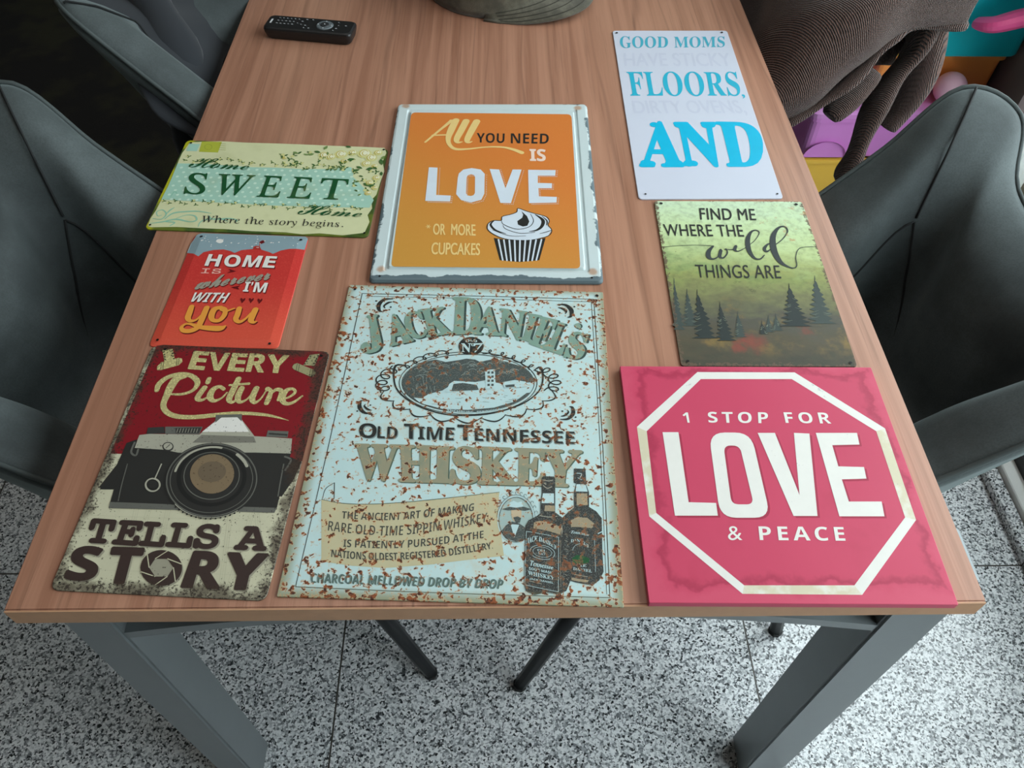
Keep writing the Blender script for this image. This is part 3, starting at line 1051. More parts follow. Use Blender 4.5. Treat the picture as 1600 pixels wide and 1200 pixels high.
('S','leaf',4,0,[-515,-410,3,-499,-410,17,-477,-410,3],[-515,-410,3,-525,-420,17,-538,-434,3],[-515,-410,3,-526,-396,17,-541,-378,3],[-422,-428,3,-406,-425,17,-386,-421,3]),
('S','leafp',4,0,[-422,-428,3,-430,-440,17,-441,-456,3],[-422,-428,3,-435,-417,17,-453,-402,3]),
('S','leaf',4,0,[-396,-396,3,-379,-397,17,-358,-398,3],[-396,-396,3,-398,-411,17,-401,-431,3],[-396,-396,3,-407,-383,17,-423,-366,3]),
('D','bloom',4,[-394,-398,18]),
('S','leaf',4,0,[-286,-469,3,-271,-476,17,-250,-486,3],[-286,-469,3,-294,-481,17,-304,-497,3],[-286,-469,3,-294,-454,17,-303,-434,3]),
('S','leafp',4,0,[-197,-465,3,-185,-458,17,-168,-448,3]),
('S','leaf',4,0,[-197,-465,3,-200,-480,17,-202,-500,3]),
('S','leafp',4,0,[-197,-465,3,-211,-454,17,-230,-440,3]),
('S','leaf',4,0,[-126,-419,3,-110,-422,17,-88,-426,3]),
('S','leafp',4,0,[-126,-419,3,-134,-431,17,-144,-448,3]),
('S','leaf',4,0,[-126,-419,3,-139,-406,17,-155,-390,3]),
('D','bloom',4,[-122,-422,18]),
('S','leaf',4,0,[-54,-420,3,-42,-412,17,-25,-401,3],[-54,-420,3,-52,-436,17,-51,-457,3],[-54,-420,3,-70,-414,17,-91,-405,3]),
('S','leafp',4,0,[1,-424,3,16,-420,17,35,-413,3]),
('S','leaf',4,0,[1,-424,3,-10,-433,17,-26,-445,3],[1,-424,3,-10,-411,17,-26,-394,3]),
('D','bloom',4,[3,-406,18]),
('S','leafp',4,0,[114,-467,3,130,-466,17,151,-464,3]),
('S','leaf',4,0,[114,-467,3,114,-483,16,114,-503,3],[114,-467,3,108,-452,17,101,-431,3],[146,-472,3,161,-468,17,181,-463,3],[146,-472,3,145,-487,16,143,-508,3]),
('S','leafp',4,0,[146,-472,3,138,-457,17,127,-438,3]),
('D','bloom',4,[157,-457,18]),
('S','leaf',4,0,[247,-411,3,263,-409,17,284,-407,3],[247,-411,3,238,-423,17,227,-438,3]),
('S','leafp',4,0,[247,-411,3,232,-404,17,211,-395,3]),
('D','bloom',4,[233,-394,18]),
('S','leaf',4,0,[317,-478,3,332,-475,17,352,-470,3],[317,-478,3,318,-494,16,319,-514,3]),
('S','leafp',4,0,[317,-478,3,303,-467,17,285,-453,3]),
('S','leaf',4,0,[391,-457,3,404,-450,17,422,-441,3]),
('S','leafp',4,0,[391,-457,3,379,-466,17,362,-477,3],[391,-457,3,382,-443,17,369,-424,3]),
('S','leaf',4,0,[426,-385,3,442,-389,17,464,-395,3],[426,-385,3,427,-401,17,429,-422,3]),
('S','leafp',4,0,[426,-385,3,416,-371,17,403,-352,3]),
('D','bloom',4,[445,-393,18]),
('S','leaf',4,0,[529,-460,3,541,-451,17,558,-441,3],[529,-460,3,532,-475,16,537,-496,3],[529,-460,3,520,-445,17,509,-426,3]),
('D','bloom',4,[510,-451,18]),
('S','leaf',4,0,[603,-408,3,615,-399,17,631,-387,3],[603,-408,3,590,-416,17,574,-427,3]),
('S','leafp',4,0,[603,-408,3,588,-399,17,569,-387,3]),
('S','leaf',4,0,[665,-400,3,680,-407,17,701,-417,3],[665,-400,3,667,-416,17,671,-437,3]),
('S','leafp',4,0,[665,-400,3,656,-386,17,643,-367,3]),
('D','bloom',4,[646,-403,18]),
('S','leafp',4,0,[762,-434,3,777,-431,17,798,-426,3]),
('S','leaf',4,0,[762,-434,3,764,-450,17,766,-471,3],[762,-434,3,759,-418,17,754,-397,3],[866,-476,3,882,-476,16,903,-476,3],[866,-476,3,864,-491,16,862,-511,3],[866,-476,3,860,-461,17,853,-440,3],[895,-388,3,907,-380,17,924,-368,3],[895,-388,3,886,-400,17,874,-416,3]),
('S','leafp',4,0,[895,-388,3,892,-372,17,889,-351,3]),
('D','bloom',4,[879,-397,18]),
('S','leaf',4,0,[957,-396,3,972,-391,17,991,-384,3],[957,-396,3,945,-405,17,930,-418,3],[957,-396,3,946,-383,17,930,-367,3]),
('D','bloom',4,[964,-374,18]),
('S','leaf',4,0,[1058,-470,3,1071,-463,16,1088,-453,3]),
('S','leafp',4,0,[1058,-470,3,1053,-485,16,1047,-504,3]),
('S','leaf',4,0,[1058,-470,3,1050,-456,17,1039,-436,3],[1143,-400,3,1158,-405,17,1179,-411,3],[1143,-400,3,1136,-413,17,1127,-431,3],[1143,-400,3,1128,-392,17,1107,-383,3]),
('D','bloom',4,[1141,-392,18]),
('S','leaf',4,0,[1187,-429,3,1203,-433,17,1224,-438,3],[1187,-429,3,1190,-445,17,1195,-466,3],[1187,-429,3,1185,-413,17,1183,-392,3]),
('D','bloom',4,[1181,-448,18]),
('S','leaf',4,0,[1261,-427,3,1274,-420,17,1292,-409,3],[1261,-427,3,1258,-443,17,1255,-463,3]),
('S','leafp',4,0,[1261,-427,3,1247,-419,17,1228,-407,3]),
('D','bloom',4,[33,609,34]),
('D','bloomw',5,[38,621,22]),
('S','bloomy',6,0,[49,609,12,48,603,12,45,600,12,40,598,12,35,599,12,30,603,12,27,609,12,25,615,12,26,621,12,28,625,12,32,628,12],[25,581,9,18,587,9,12,596,9,9,605,9,9,615,9,11,623,9,16,629,9,23,632,9,30,631,9,38,627,9,44,620,9]),
('D','bloom',4,[568,699,82]),
('D','bloomw',5,[573,711,54]),
('S','bloomy',6,0,[601,692,12,597,679,12,589,670,12,578,667,12,566,670,12,555,678,12,546,692,12,543,707,12,544,722,12,550,733,12,560,740,12],[550,637,9,534,651,9,521,672,9,514,696,9,514,720,9,520,740,9,533,755,9,549,761,9,567,759,9,585,749,9,600,731,9]),
('D','bloom',4,[668,666,72]),
('D','bloomw',5,[673,678,47]),
('S','bloomy',6,0,[698,660,12,694,649,12,687,641,12,677,638,12,667,640,12,657,648,12,650,660,12,647,673,12,648,686,12,653,696,12,662,702,12],[652,610,9,637,623,9,627,641,9,621,662,9,620,683,9,626,701,9,637,714,9,651,720,9,668,718,9,683,709,9,697,693,9]),
('D','bloom',4,[798,733,97]),
('D','bloomw',5,[803,745,63]),
('S','bloomy',6,0,[836,724,12,831,708,12,821,697,12,808,693,12,794,697,12,781,707,12,772,723,12,767,741,12,769,758,12,777,772,12,788,780,12],[777,659,9,758,677,9,743,701,9,735,729,9,735,757,9,743,781,9,758,799,9,777,807,9,799,804,9,820,792,9,837,771,9]),
('D','bloom',4,[871,580,58]),
('D','bloomw',5,[876,592,37]),
('S','bloomy',6,0,[895,577,12,893,567,12,887,561,12,879,559,12,870,561,12,863,567,12,857,576,12,855,587,12,856,597,12,860,605,12,867,610,12],[857,535,9,845,546,9,837,560,9,832,577,9,832,593,9,837,607,9,846,618,9,857,622,9,870,621,9,883,613,9,893,601,9]),
('D','bloom',4,[955,781,68]),
('D','bloomw',5,[960,794,44]),
('S','bloomy',6,0,[983,776,12,980,765,12,973,758,12,963,755,12,953,757,12,944,765,12,938,776,12,935,789,12,936,801,12,942,810,12,950,816,12],[938,729,9,925,741,9,915,758,9,910,778,9,910,797,9,916,814,9,926,827,9,940,832,9,955,830,9,970,822,9,982,807,9]),
('D','bloom',4,[1122,771,102]),
('D','bloomw',5,[1127,784,67]),
('S','bloomy',6,0,[1162,762,12,1157,745,12,1146,734,12,1132,730,12,1117,733,12,1104,744,12,1094,761,12,1090,780,12,1092,798,12,1100,813,12,1113,821,12],[1099,694,9,1079,713,9,1064,738,9,1056,768,9,1057,798,9,1066,823,9,1081,841,9,1102,850,9,1125,847,9,1147,834,9,1165,812,9]),
('D','bloom',4,[1230,679,87]),
('D','bloomw',5,[1236,691,57]),
('S','bloomy',6,0,[1265,672,12,1260,658,12,1251,648,12,1239,644,12,1227,648,12,1215,657,12,1207,671,12,1204,687,12,1206,703,12,1213,715,12,1223,722,12],[1210,613,9,1193,629,9,1180,651,9,1174,676,9,1175,701,9,1182,723,9,1196,738,9,1213,745,9,1232,743,9,1251,732,9,1266,713,9]),
('D','bloom',4,[1307,802,64]),
('D','bloomw',5,[1312,814,41]),
('S','bloomy',6,0,[1333,798,12,1329,787,12,1323,780,12,1314,778,12,1305,780,12,1297,787,12,1291,797,12,1288,809,12,1290,820,12,1295,829,12,1303,834,12],[1290,753,9,1278,764,9,1269,780,9,1264,798,9,1265,817,9,1271,833,9,1280,844,9,1293,849,9,1307,847,9,1321,839,9,1332,825,9]),
('D','bloom',4,[1181,541,72]),
('D','bloomw',5,[1187,552,47]),
('S','bloomy',6,0,[1211,535,12,1207,523,12,1199,515,12,1189,513,12,1179,515,12,1169,523,12,1163,534,12,1160,548,12,1162,560,12,1167,570,12,1176,576,12],[1164,486,9,1150,498,9,1139,516,9,1134,537,9,1134,557,9,1141,575,9,1152,588,9,1166,594,9,1182,592,9,1198,583,9,1210,567,9]),
('D','bloom',4,[1305,490,48]),
('D','bloomw',5,[1311,502,31]),
('S','bloomy',6,0,[1326,488,12,1324,480,12,1319,475,12,1312,473,12,1305,475,12,1299,480,12,1294,487,12,1293,496,12,1294,505,12,1298,511,12,1303,515,12],[1292,452,9,1283,461,9,1276,473,9,1273,486,9,1273,500,9,1277,512,9,1285,520,9,1294,524,9,1305,523,9,1315,517,9,1323,506,9]),
('D','bloom',4,[1367,229,60]),
('D','bloomw',5,[1372,241,39]),
('S','bloomy',6,0,[1392,225,12,1389,216,12,1382,209,12,1374,207,12,1365,209,12,1357,215,12,1351,225,12,1349,236,12,1351,247,12,1356,255,12,1363,260,12],[1351,183,9,1339,194,9,1330,209,9,1326,226,9,1326,243,9,1332,258,9,1341,269,9,1354,273,9,1367,272,9,1380,264,9,1391,251,9]),
('D','bloom',4,[1293,114,60]),
('D','bloomw',5,[1298,126,39]),
('S','bloomy',6,0,[1318,110,12,1314,101,12,1308,94,12,1300,92,12,1291,94,12,1283,100,12,1277,110,12,1275,121,12,1276,131,12,1281,140,12,1289,144,12],[1277,69,9,1265,79,9,1256,94,9,1252,111,9,1252,128,9,1258,142,9,1267,153,9,1280,158,9,1293,156,9,1306,149,9,1317,136,9]),
('D','bloom',4,[1376,10,46]),
('D','bloomw',5,[1381,21,30]),
('S','bloomy',6,0,[1396,8,11,1394,0,11,1389,-5,11,1383,-7,11,1376,-5,11,1370,0,11,1366,7,11,1364,16,11,1365,24,11,1369,30,11,1374,33,11],[1363,-26,8,1354,-18,8,1348,-7,8,1344,6,8,1345,19,9,1349,30,9,1356,38,9,1366,42,9,1376,41,9,1386,35,9,1394,25,9]),
('D','bloom',4,[1303,-102,50]),
('D','bloomw',5,[1308,-91,32]),
('S','bloomy',6,0,[1325,-105,11,1322,-113,11,1317,-119,11,1310,-120,11,1302,-119,11,1295,-113,11,1291,-106,11,1289,-97,11,1290,-88,11,1294,-81,11,1301,-77,11],[1289,-141,8,1279,-132,8,1272,-120,8,1268,-106,8,1269,-92,8,1273,-80,8,1281,-71,8,1291,-67,8,1303,-69,8,1314,-75,8,1322,-85,8]),
('S','leafp',6,0,[121,755,3,147,741,37,173,728,33,199,714,3]),
('S','leaf',6,0,[196,711,3,211,729,33,225,747,29,240,765,3],[21,650,3,36,662,28,51,675,25,67,687,3]),
('S','leafp',6,0,[339,694,3,318,701,28,297,707,25,277,714,3],[355,691,3,378,703,37,401,714,33,424,726,3]),
('S','leaf',6,0,[412,787,3,444,777,44,475,767,39,507,757,3]),
('S','leafp',6,0,[543,831,3,553,862,44,563,894,39,573,925,3],[600,780,3,605,754,33,610,728,29,615,702,3]),
('S','leaf',6,0,[543,583,3,530,568,28,518,553,25,505,537,3],[830,931,3,859,921,40,887,912,36,916,902,3],[904,610,3,940,620,52,975,629,46,1011,638,3],[886,608,3,886,577,39,886,547,34,887,516,3],[794,567,3,819,549,39,844,530,34,868,512,3],[1019,357,3,1051,373,51,1083,389,45,1116,405,3],[1059,471,3,1088,455,43,1117,440,38,1147,425,3],[1294,453,3,1261,437,51,1229,421,45,1196,406,3],[1271,483,3,1298,462,43,1324,442,38,1351,422,3],[1364,656,3,1377,613,56,1391,569,50,1404,526,3]),
('S','leafp',6,0,[1377,643,3,1388,674,44,1399,704,39,1411,735,3]),
('S','leaf',6,0,[1415,371,3,1420,341,38,1424,311,34,1428,281,3],[1127,264,3,1147,258,27,1166,251,24,1186,245,3],[1210,108,3,1239,86,46,1267,65,40,1296,44,3],[1284,42,3,1310,55,41,1337,68,37,1363,80,3]),
('S','leafp',6,0,[1101,145,3,1120,143,25,1138,141,22,1156,138,3]),
('S','leaf',6,0,[1115,-41,3,1131,-52,24,1146,-64,22,1162,-75,3]),
('S','leafp',6,0,[1178,-165,3,1191,-151,26,1204,-137,23,1216,-123,3]),
('S','leaf',6,0,[711,455,3,734,444,32,756,433,28,778,421,3],[703,391,3,684,382,30,665,373,26,647,363,3]),
('S','leafp',6,0,[770,362,3,783,376,28,796,391,24,808,406,3]),
('S','leafp',4,0,[-14,674,3,9,666,25,40,654,3]),
('S','leaf',4,0,[-14,674,3,-8,650,25,-1,617,3]),
('S','leafp',4,0,[-14,674,3,-37,685,25,-68,698,3]),
('D','bloom',4,[-7,682,27]),
('S','leaf',4,0,[606,681,3,629,673,25,659,663,3],[606,681,3,596,660,25,584,633,3],[606,681,3,597,705,25,584,737,3]),
('D','bloom',4,[621,668,27]),
('S','leaf',4,0,[916,426,3,934,439,24,957,457,3],[916,426,3,911,404,24,904,374,3],[916,426,3,895,439,24,867,456,3]),
('D','bloom',4,[894,440,27]),
('S','leaf',4,0,[163,455,3,186,445,24,216,432,3],[163,455,3,149,439,24,130,417,3],[163,455,3,147,475,24,125,501,3],[857,464,3,879,469,24,908,475,3]),
('S','leafp',4,0,[857,464,3,860,440,24,864,408,3]),
('S','leaf',4,0,[857,464,3,844,485,24,826,514,3]),
('S','leafp',4,0,[60,464,3,83,462,24,114,460,3]),
('S','leaf',4,0,[60,464,3,56,442,24,51,412,3]),
('S','leafp',4,0,[60,464,3,45,485,25,25,513,3]),
('D','bloom',4,[83,451,27]),
('S','leafp',4,0,[1316,62,3,1338,59,24,1368,54,3]),
('S','leaf',4,0,[1316,62,3,1317,39,24,1318,9,3]),
('S','leafp',4,0,[1316,62,3,1299,79,24,1276,101,3]),
('D','bloom',4,[1325,75,26]),
('S','leafp',4,0,[356,735,3,380,729,25,411,720,3],[356,735,3,347,715,25,334,687,3]),
('S','leaf',4,0,[356,735,3,339,755,25,315,780,3]),
('D','bloom',4,[361,756,27]),
('S','leaf',4,0,[1095,64,3,1116,53,24,1143,39,3]),
('S','leafp',4,0,[1095,64,3,1082,47,24,1066,23,3],[1095,64,3,1083,85,24,1066,112,3]),
('D','bloom',4,[1098,47,26]),
('S','leaf',4,0,[367,369,3,390,369,24,420,369,3]),
('S','leafp',4,0,[367,369,3,349,357,24,325,341,3]),
('S','leaf',4,0,[367,369,3,349,387,24,326,411,3],[691,684,3,715,680,25,746,675,3],[691,684,3,687,661,25,681,630,3]),
('S','leafp',4,0,[691,684,3,684,708,25,675,741,3]),
('S','leaf',4,0,[1349,360,3,1368,372,24,1393,388,3],[1349,360,3,1346,337,24,1342,307,3],[1349,360,3,1342,383,24,1333,414,3],[246,493,3,270,486,25,301,478,3]),
('S','leafp',4,0,[246,493,3,235,474,24,221,448,3],[246,493,3,232,514,25,213,542,3],[970,618,3,993,622,25,1023,627,3]),
('S','leaf',4,0,[970,618,3,960,598,25,946,571,3],[970,618,3,951,635,25,926,657,3]),
('D','bloom',4,[985,627,27]),
('S','leafp',4,0,[546,698,3,567,706,25,595,715,3]),
('S','leaf',4,0,[546,698,3,535,678,25,522,651,3],[546,698,3,529,718,25,506,744,3]),
('D','bloom',4,[553,690,27]),
('S','leafp',4,0,[948,757,3,971,759,25,1002,761,3]),
('S','leaf',4,0,[948,757,3,930,744,25,906,726,3],[948,757,3,928,771,25,900,790,3],[1273,369,3,1296,365,24,1326,359,3],[1273,369,3,1257,354,24,1236,334,3],[1273,369,3,1253,383,24,1226,402,3]),
('D','bloom',4,[1265,375,26]),
('S','leaf',4,0,[1093,127,3,1116,130,24,1145,134,3],[1093,127,3,1078,112,24,1058,91,3]),
('S','leafp',4,0,[1093,127,3,1084,149,24,1071,178,3]),
('S','leaf',4,0,[870,402,3,888,414,24,913,430,3],[870,402,3,855,386,24,835,365,3],[870,402,3,850,416,24,823,435,3]),
('D','bloom',4,[890,381,26]),
('S','leaf',4,0,[1064,346,3,1086,335,24,1114,321,3],[1064,346,3,1060,323,24,1053,294,3],[1064,346,3,1062,369,24,1058,401,3]),
('D','bloom',4,[1043,350,26]),
('S','leafp',4,0,[485,464,3,507,466,24,538,468,3]),
('S','leaf',4,0,[485,464,3,472,446,24,455,423,3],[485,464,3,463,476,24,434,493,3],[1040,379,3,1061,384,24,1090,392,3],[1040,379,3,1038,356,24,1034,325,3],[1040,379,3,1028,400,24,1013,430,3]),
('D','bloom',4,[1030,386,26]),
('S','leaf',4,0,[1200,170,3,1218,183,24,1241,200,3],[1200,170,3,1182,158,24,1158,143,3],[1200,170,3,1190,191,24,1176,220,3]),
('D','bloom',4,[1220,169,26]),
('S','leaf',4,0,[562,687,3,585,679,25,616,667,3],[562,687,3,566,663,25,571,630,3],[562,687,3,540,700,25,511,717,3]),
('D','bloom',4,[572,694,27]),
('S','leaf',4,0,[16,627,3,39,630,25,69,633,3],[16,627,3,0,612,25,-21,593,3],[16,627,3,-7,638,25,-37,652,3]),
('D','bloom',4,[24,651,27]),
('S','leafp',4,0,[731,397,3,754,396,24,785,394,3]),
('S','leaf',4,0,[731,397,3,724,376,24,715,347,3],[731,397,3,709,408,24,680,421,3]),
('S','leafp',4,0,[700,432,3,721,421,24,750,407,3],[700,432,3,688,413,24,673,387,3]),
('S','leaf',4,0,[700,432,3,686,453,24,669,481,3]),
('D','bloom',4,[710,436,27]),
('S','leaf',4,0,[1265,-28,3,1286,-37,23,1314,-50,3],[1265,-28,3,1270,-50,23,1276,-80,3],[1265,-28,3,1260,-5,24,1254,25,3]),
('D','bloom',4,[1255,-43,26]),
('S','leaf',4,0,[106,586,3,128,591,25,157,597,3],[106,586,3,105,563,25,104,531,3],[106,586,3,87,604,25,62,628,3],[151,667,3,174,670,25,204,673,3],[151,667,3,139,649,25,123,623,3],[151,667,3,145,692,25,136,724,3]),
('D','bloom',4,[134,651,27]),
('S','leaf',4,0,[1354,126,3,1373,137,24,1398,151,3],[1354,126,3,1357,103,24,1361,73,3],[1354,126,3,1350,149,24,1346,180,3]),
('D','bloom',4,[1364,145,26]),
('S','leaf',4,0,[201,482,3,222,488,25,251,496,3]),
('S','leafp',4,0,[201,482,3,203,458,24,207,426,3],[201,482,3,195,506,25,186,538,3]),
('D','bloom',4,[188,499,27]),
('S','leafp',4,0,[527,637,3,550,627,25,580,613,3]),
('S','leaf',4,0,[527,637,3,518,616,25,505,589,3],[527,637,3,523,661,25,518,694,3]),
('D','bloom',4,[531,626,27]),
('S','leaf',4,0,[190,548,3,213,543,25,245,537,3],[190,548,3,196,524,25,205,492,3]),
('S','leafp',4,0,[190,548,3,172,567,25,149,592,3]),
 ],
 'lettering': [
('T','Home','scriptb','green',7,0,1,[-1185,569,-399,483],[-1238,319,-404,299]),
('T','Home','scriptb','green',7,0,1,[546,-364,1312,-452],[447,-590,1286,-603]),
 ],
 'lettering|1': [
('T','S','serifl','green',7,0.014,1,[-1158,195,-886,193],[-1135,-256,-860,-261]),
('T','W','serifl','green',7,0.014,1,[-765,188,-271,187],[-739,-254,-277,-249]),
('T','E','serifl','green',7,0.014,1,[-145,187,120,183],[-152,-260,146,-261]),
('T','E','serifl','green',7,0.014,1,[264,184,533,178],[253,-262,559,-265]),
('T','T','serifl','green',7,0.014,1,[643,177,1010,172],[654,-260,1004,-261]),
 ],
 'lettering|2': [
('T','Where the story begins.','serifl','ink',7,0,1.08,[-747,-677,1097,-674],[-738,-860,1095,-853]),
 ],
 'mounting_hole': [
('D','hole',8,[-1355,877,18,1379,878,18,1383,-909,16,-1357,-904,16]),
 ],
},
'home': {
 'plate': [
('O',[-701,913,739,905,734,-962,-709,-982]),
 ],
 'sky_picture': [
('P','sky',1,[-672,908,-622,936,698,920,733,885,731,677,549,668,445,633,361,568,313,597,207,639,94,649,-39,624,-112,568,-173,602,-263,628,-384,613,-497,568,-541,491,-615,543,-704,567,-703,737]),
('P','white',2,[-303,783,-302,770,-305,759,-313,749,-323,743,-337,740,-351,742,-365,747,-377,756,-386,767,-392,780,-393,793,-389,805,-382,815,-371,821,-358,824,-343,822,-329,817,-317,808,-308,796]),
('D','white',2,[-314,817,7,-562,790,7,392,785,10,-21,747,7,112,840,10,652,854,7,161,748,10,-551,831,10,-478,763,7,441,885,7,-554,879,7,97,894,5,-432,679,7,624,862,7,-4,867,5,-251,699,7,-100,750,7,298,774,10,582,728,7,140,696,7,88,902,5,289,769,5,-576,783,10,324,770,7,92,742,5,320,774,5,-521,774,5,628,765,7,-435,709,7,-35,829,7,76,694,10,-109,744,7,-196,751,10,-500,800,5,211,806,10,-402,853,10,-387,769,7,548,887,7,116,788,7,114,751,10]),
('P','brick',2,[96,641,96,691,122,709,168,702,205,635]),
('S','brick',2,0,[167,696,7,154,779,7]),
('P','maroon',2,[146,779,176,816,224,809,204,783,223,771,177,744]),
('D','white',3,[141,676,7,158,675,7]),
 ],
 'lettering': [
('T','H','sansb','shadow',2,0.015,1,[-401,514,-238,510],[-406,310,-237,301]),
('T','H','sansb','white',3,0.015,1,[-416,532,-252,528],[-420,328,-251,318]),
('T','O','sansb','shadow',2,0.015,1,[-188,516,0,508],[-180,305,16,300]),
('T','O','sansb','white',3,0.015,1,[-202,534,-14,526],[-194,322,2,317]),
('T','M','sansb','shadow',2,0.015,1,[62,510,263,505],[48,307,249,302]),
('T','M','sansb','white',3,0.015,1,[48,528,249,523],[35,324,236,320]),
('T','E','sansb','shadow',2,0.015,1,[304,505,437,502],[296,306,441,299]),
('T','E','sansb','white',3,0.015,1,[291,523,424,519],[283,323,427,316]),
 ],
 'lettering|1': [
('T','IS','mono','pink',3,0.03,1,[-431,278,-200,276],[-428,191,-195,192]),
 ],
 'lettering|2': [
('T','wherever','scriptb','shadow',2,0.03,1,[-385,105,434,303],[-422,-102,412,99]),
('T','wherever','scriptb','grey',3,0.03,1,[-395,118,425,316],[-433,-89,403,112]),
 ],
 'lettering|3': [
('T',"I'M",'sansb','shadow',2,0.01,1,[154,47,424,38],[159,-116,423,-125]),
('T',"I'M",'sansb','white',3,0.01,1,[141,64,411,54],[145,-99,410,-109]),
 ],
 'lettering|4': [
('T','WITH','sansbi','shadow',2,0,1,[-397,-152,20,-145],[-408,-306,11,-306]),
('T','WITH','sansbi','white',3,0,1,[-411,-136,7,-129],[-421,-290,-3,-290]),
 ],
 'heart_mark': [
('P','maroon',3,[-116,281,-11,240,-120,204,-82,239]),
('P','maroon',3,[-10,-37,93,-1,72,-36,96,-71]),
('P','maroon',3,[181,-297,147,-232,149,-206,167,-216,179,-234,187,-212,203,-211,205,-241]),
('P','maroon',3,[280,-293,246,-228,248,-202,267,-213,279,-231,287,-208,302,-208,304,-237]),
('P','maroon',3,[382,-299,349,-234,351,-208,369,-219,381,-237,389,-214,405,-214,406,-243]),
 ],
 'script_lettering': [
('S','shadow',2,0,[-372,-385,61,-370,-472,70,-367,-560,69,-330,-609,51,-270,-596,30,-226,-520,24],[-193,-397,67,-198,-501,70,-203,-608,69,-219,-713,68,-288,-764,65,-365,-761,59,-398,-710,41,-367,-662,30,-303,-660,36,-190,-703,59,-47,-716,77,48,-713,77,90,-677,24],[-34,-384,52,-97,-417,70,-108,-516,72,-73,-589,57,-1,-592,54,36,-511,60,27,-422,52,-19,-391,40,-24,-424,24,39,-443,27,125,-397,21],[183,-395,64,186,-488,66,185,-568,63,233,-607,48,287,-565,30,335,-465,24],[374,-407,70,362,-500,72,361,-580,69,400,-609,42,428,-590,15]),
('S','amber',3,0,[-387,-369,61,-385,-456,70,-381,-545,69,-345,-593,51,-284,-581,30,-240,-505,24],[-208,-381,67,-213,-486,70,-217,-592,69,-233,-698,68,-302,-749,65,-379,-746,59,-412,-695,42,-381,-647,30,-318,-645,36,-204,-688,59,-61,-701,77,34,-698,77,76,-661,24],[-48,-369,52,-112,-402,70,-122,-501,72,-87,-574,57,-16,-577,54,22,-496,60,13,-406,52,-34,-375,40,-39,-408,24,25,-428,27,111,-381,21],[169,-379,64,172,-473,67,171,-553,63,219,-592,48,273,-549,30,321,-450,24],[360,-391,70,349,-485,73,347,-565,69,386,-593,42,414,-575,15]),
 ],
 'mounting_hole': [
('D','hole',4,[-603,864,19,656,844,19,632,-908,16,-626,-896,16]),
 ],
},
'every': {
 'plate': [
('O',[-988,1442,1002,1463,974,-1476,-959,-1466]),
 ],
 'red_panel': [
('P','darkred',1,[-937,1440,-859,1458,932,1456,989,1407,995,1288,993,-2,550,-2,-396,0,-938,-8]),
 ],
 'film_strip_picture': [
('S','faint',1,0,[-487,-617,3,-428,-1052,3,-378,-1441,3],[-445,-615,3,-387,-1050,3,-338,-1439,3],[-463,-625,2,-407,-1051,2,-361,-1433,2],[-366,-611,3,-355,-1048,3,-350,-1440,3],[-324,-609,3,-314,-1046,3,-310,-1438,3],[-342,-619,2,-334,-1047,2,-332,-1432,2],[-185,-602,3,-136,-1038,3,-96,-1428,3],[-142,-600,3,-95,-1036,3,-56,-1426,3],[-161,-610,2,-116,-1037,2,-79,-1419,2],[179,-584,3,251,-1019,3,314,-1408,3],[221,-582,3,292,-1017,3,353,-1406,3],[203,-592,2,271,-1018,2,331,-1400,2],[407,-573,3,474,-1008,3,533,-1398,3],[449,-571,3,515,-1006,3,572,-1396,3],[430,-580,2,495,-1007,2,550,-1389,2],[619,-562,3,609,-1001,3,596,-1395,3],[662,-560,3,650,-999,3,636,-1393,3],[642,-570,2,630,-1000,2,614,-1386,2],[649,-561,3,792,-992,3,922,-1379,3],[692,-559,3,833,-990,3,962,-1377,3],[673,-568,2,813,-991,2,940,-1370,2],[-914,-708,2,-92,-702,2,787,-689,2],[-873,-817,2,-58,-811,2,813,-798,2],[-808,-989,2,-5,-982,2,854,-970,2],[-753,-1132,2,40,-1126,2,888,-1113,2],[-706,-1257,2,78,-1250,2,917,-1238,2]),
 ],
 'lettering': [
('T','E','sansb','gold',3,0.03,1,[-495,1381,-329,1375],[-490,1127,-318,1120]),
('T','V','sansb','gold',3,0.03,1,[-313,1376,-97,1371],[-280,1122,-69,1119]),
('T','E','sansb','gold',3,0.03,1,[-63,1373,101,1371],[-58,1124,117,1119]),
('T','R','sansb','gold',3,0.03,1,[129,1379,326,1377],[145,1123,335,1119]),
('T','Y','sansb','gold',3,0.03,1,[331,1374,563,1372],[360,1122,575,1120]),
('T','T','mono','ghost',2,0.075,1,[-819,-763,-593,-769],[-790,-993,-582,-998]),
('T','T','mono','brown',4,0.075,1,[-837,-752,-611,-758],[-807,-982,-600,-987]),
('T','E','mono','ghost',2,0.075,1,[-547,-767,-343,-769],[-545,-997,-319,-1006]),
('T','E','mono','brown',4,0.075,1,[-564,-756,-360,-758],[-562,-987,-336,-995]),
('T','L','mono','ghost',2,0.075,1,[-311,-772,-99,-774],[-296,-1000,-77,-1005]),
('T','L','mono','brown',4,0.075,1,[-329,-761,-116,-763],[-312,-989,-93,-995]),
('T','L','mono','ghost',2,0.075,1,[-54,-770,155,-770],[-46,-999,176,-1004]),
('T','L','mono','brown',4,0.075,1,[-71,-759,138,-759],[-63,-988,159,-994]),
('T','S','mono','ghost',2,0.075,1,[192,-766,392,-770],[208,-1003,417,-1007]),
('T','S','mono','brown',4,0.075,1,[175,-755,376,-759],[191,-992,401,-997]),
('T','A','mono','ghost',2,0.075,1,[591,-773,854,-772],[589,-997,871,-998]),
('T','A','mono','brown',4,0.075,1,[575,-762,838,-761],[573,-987,855,-988]),
('T','S','sansb','ghost',2,0.05,1,[-877,-1049,-615,-1050],[-845,-1371,-578,-1373]),
('T','S','sansb','brown',4,0.05,1,[-893,-1037,-632,-1037],[-861,-1359,-594,-1362]),
('T','T','sansb','ghost',2,0.05,1,[-526,-1045,-243,-1043],[-486,-1381,-214,-1383]),
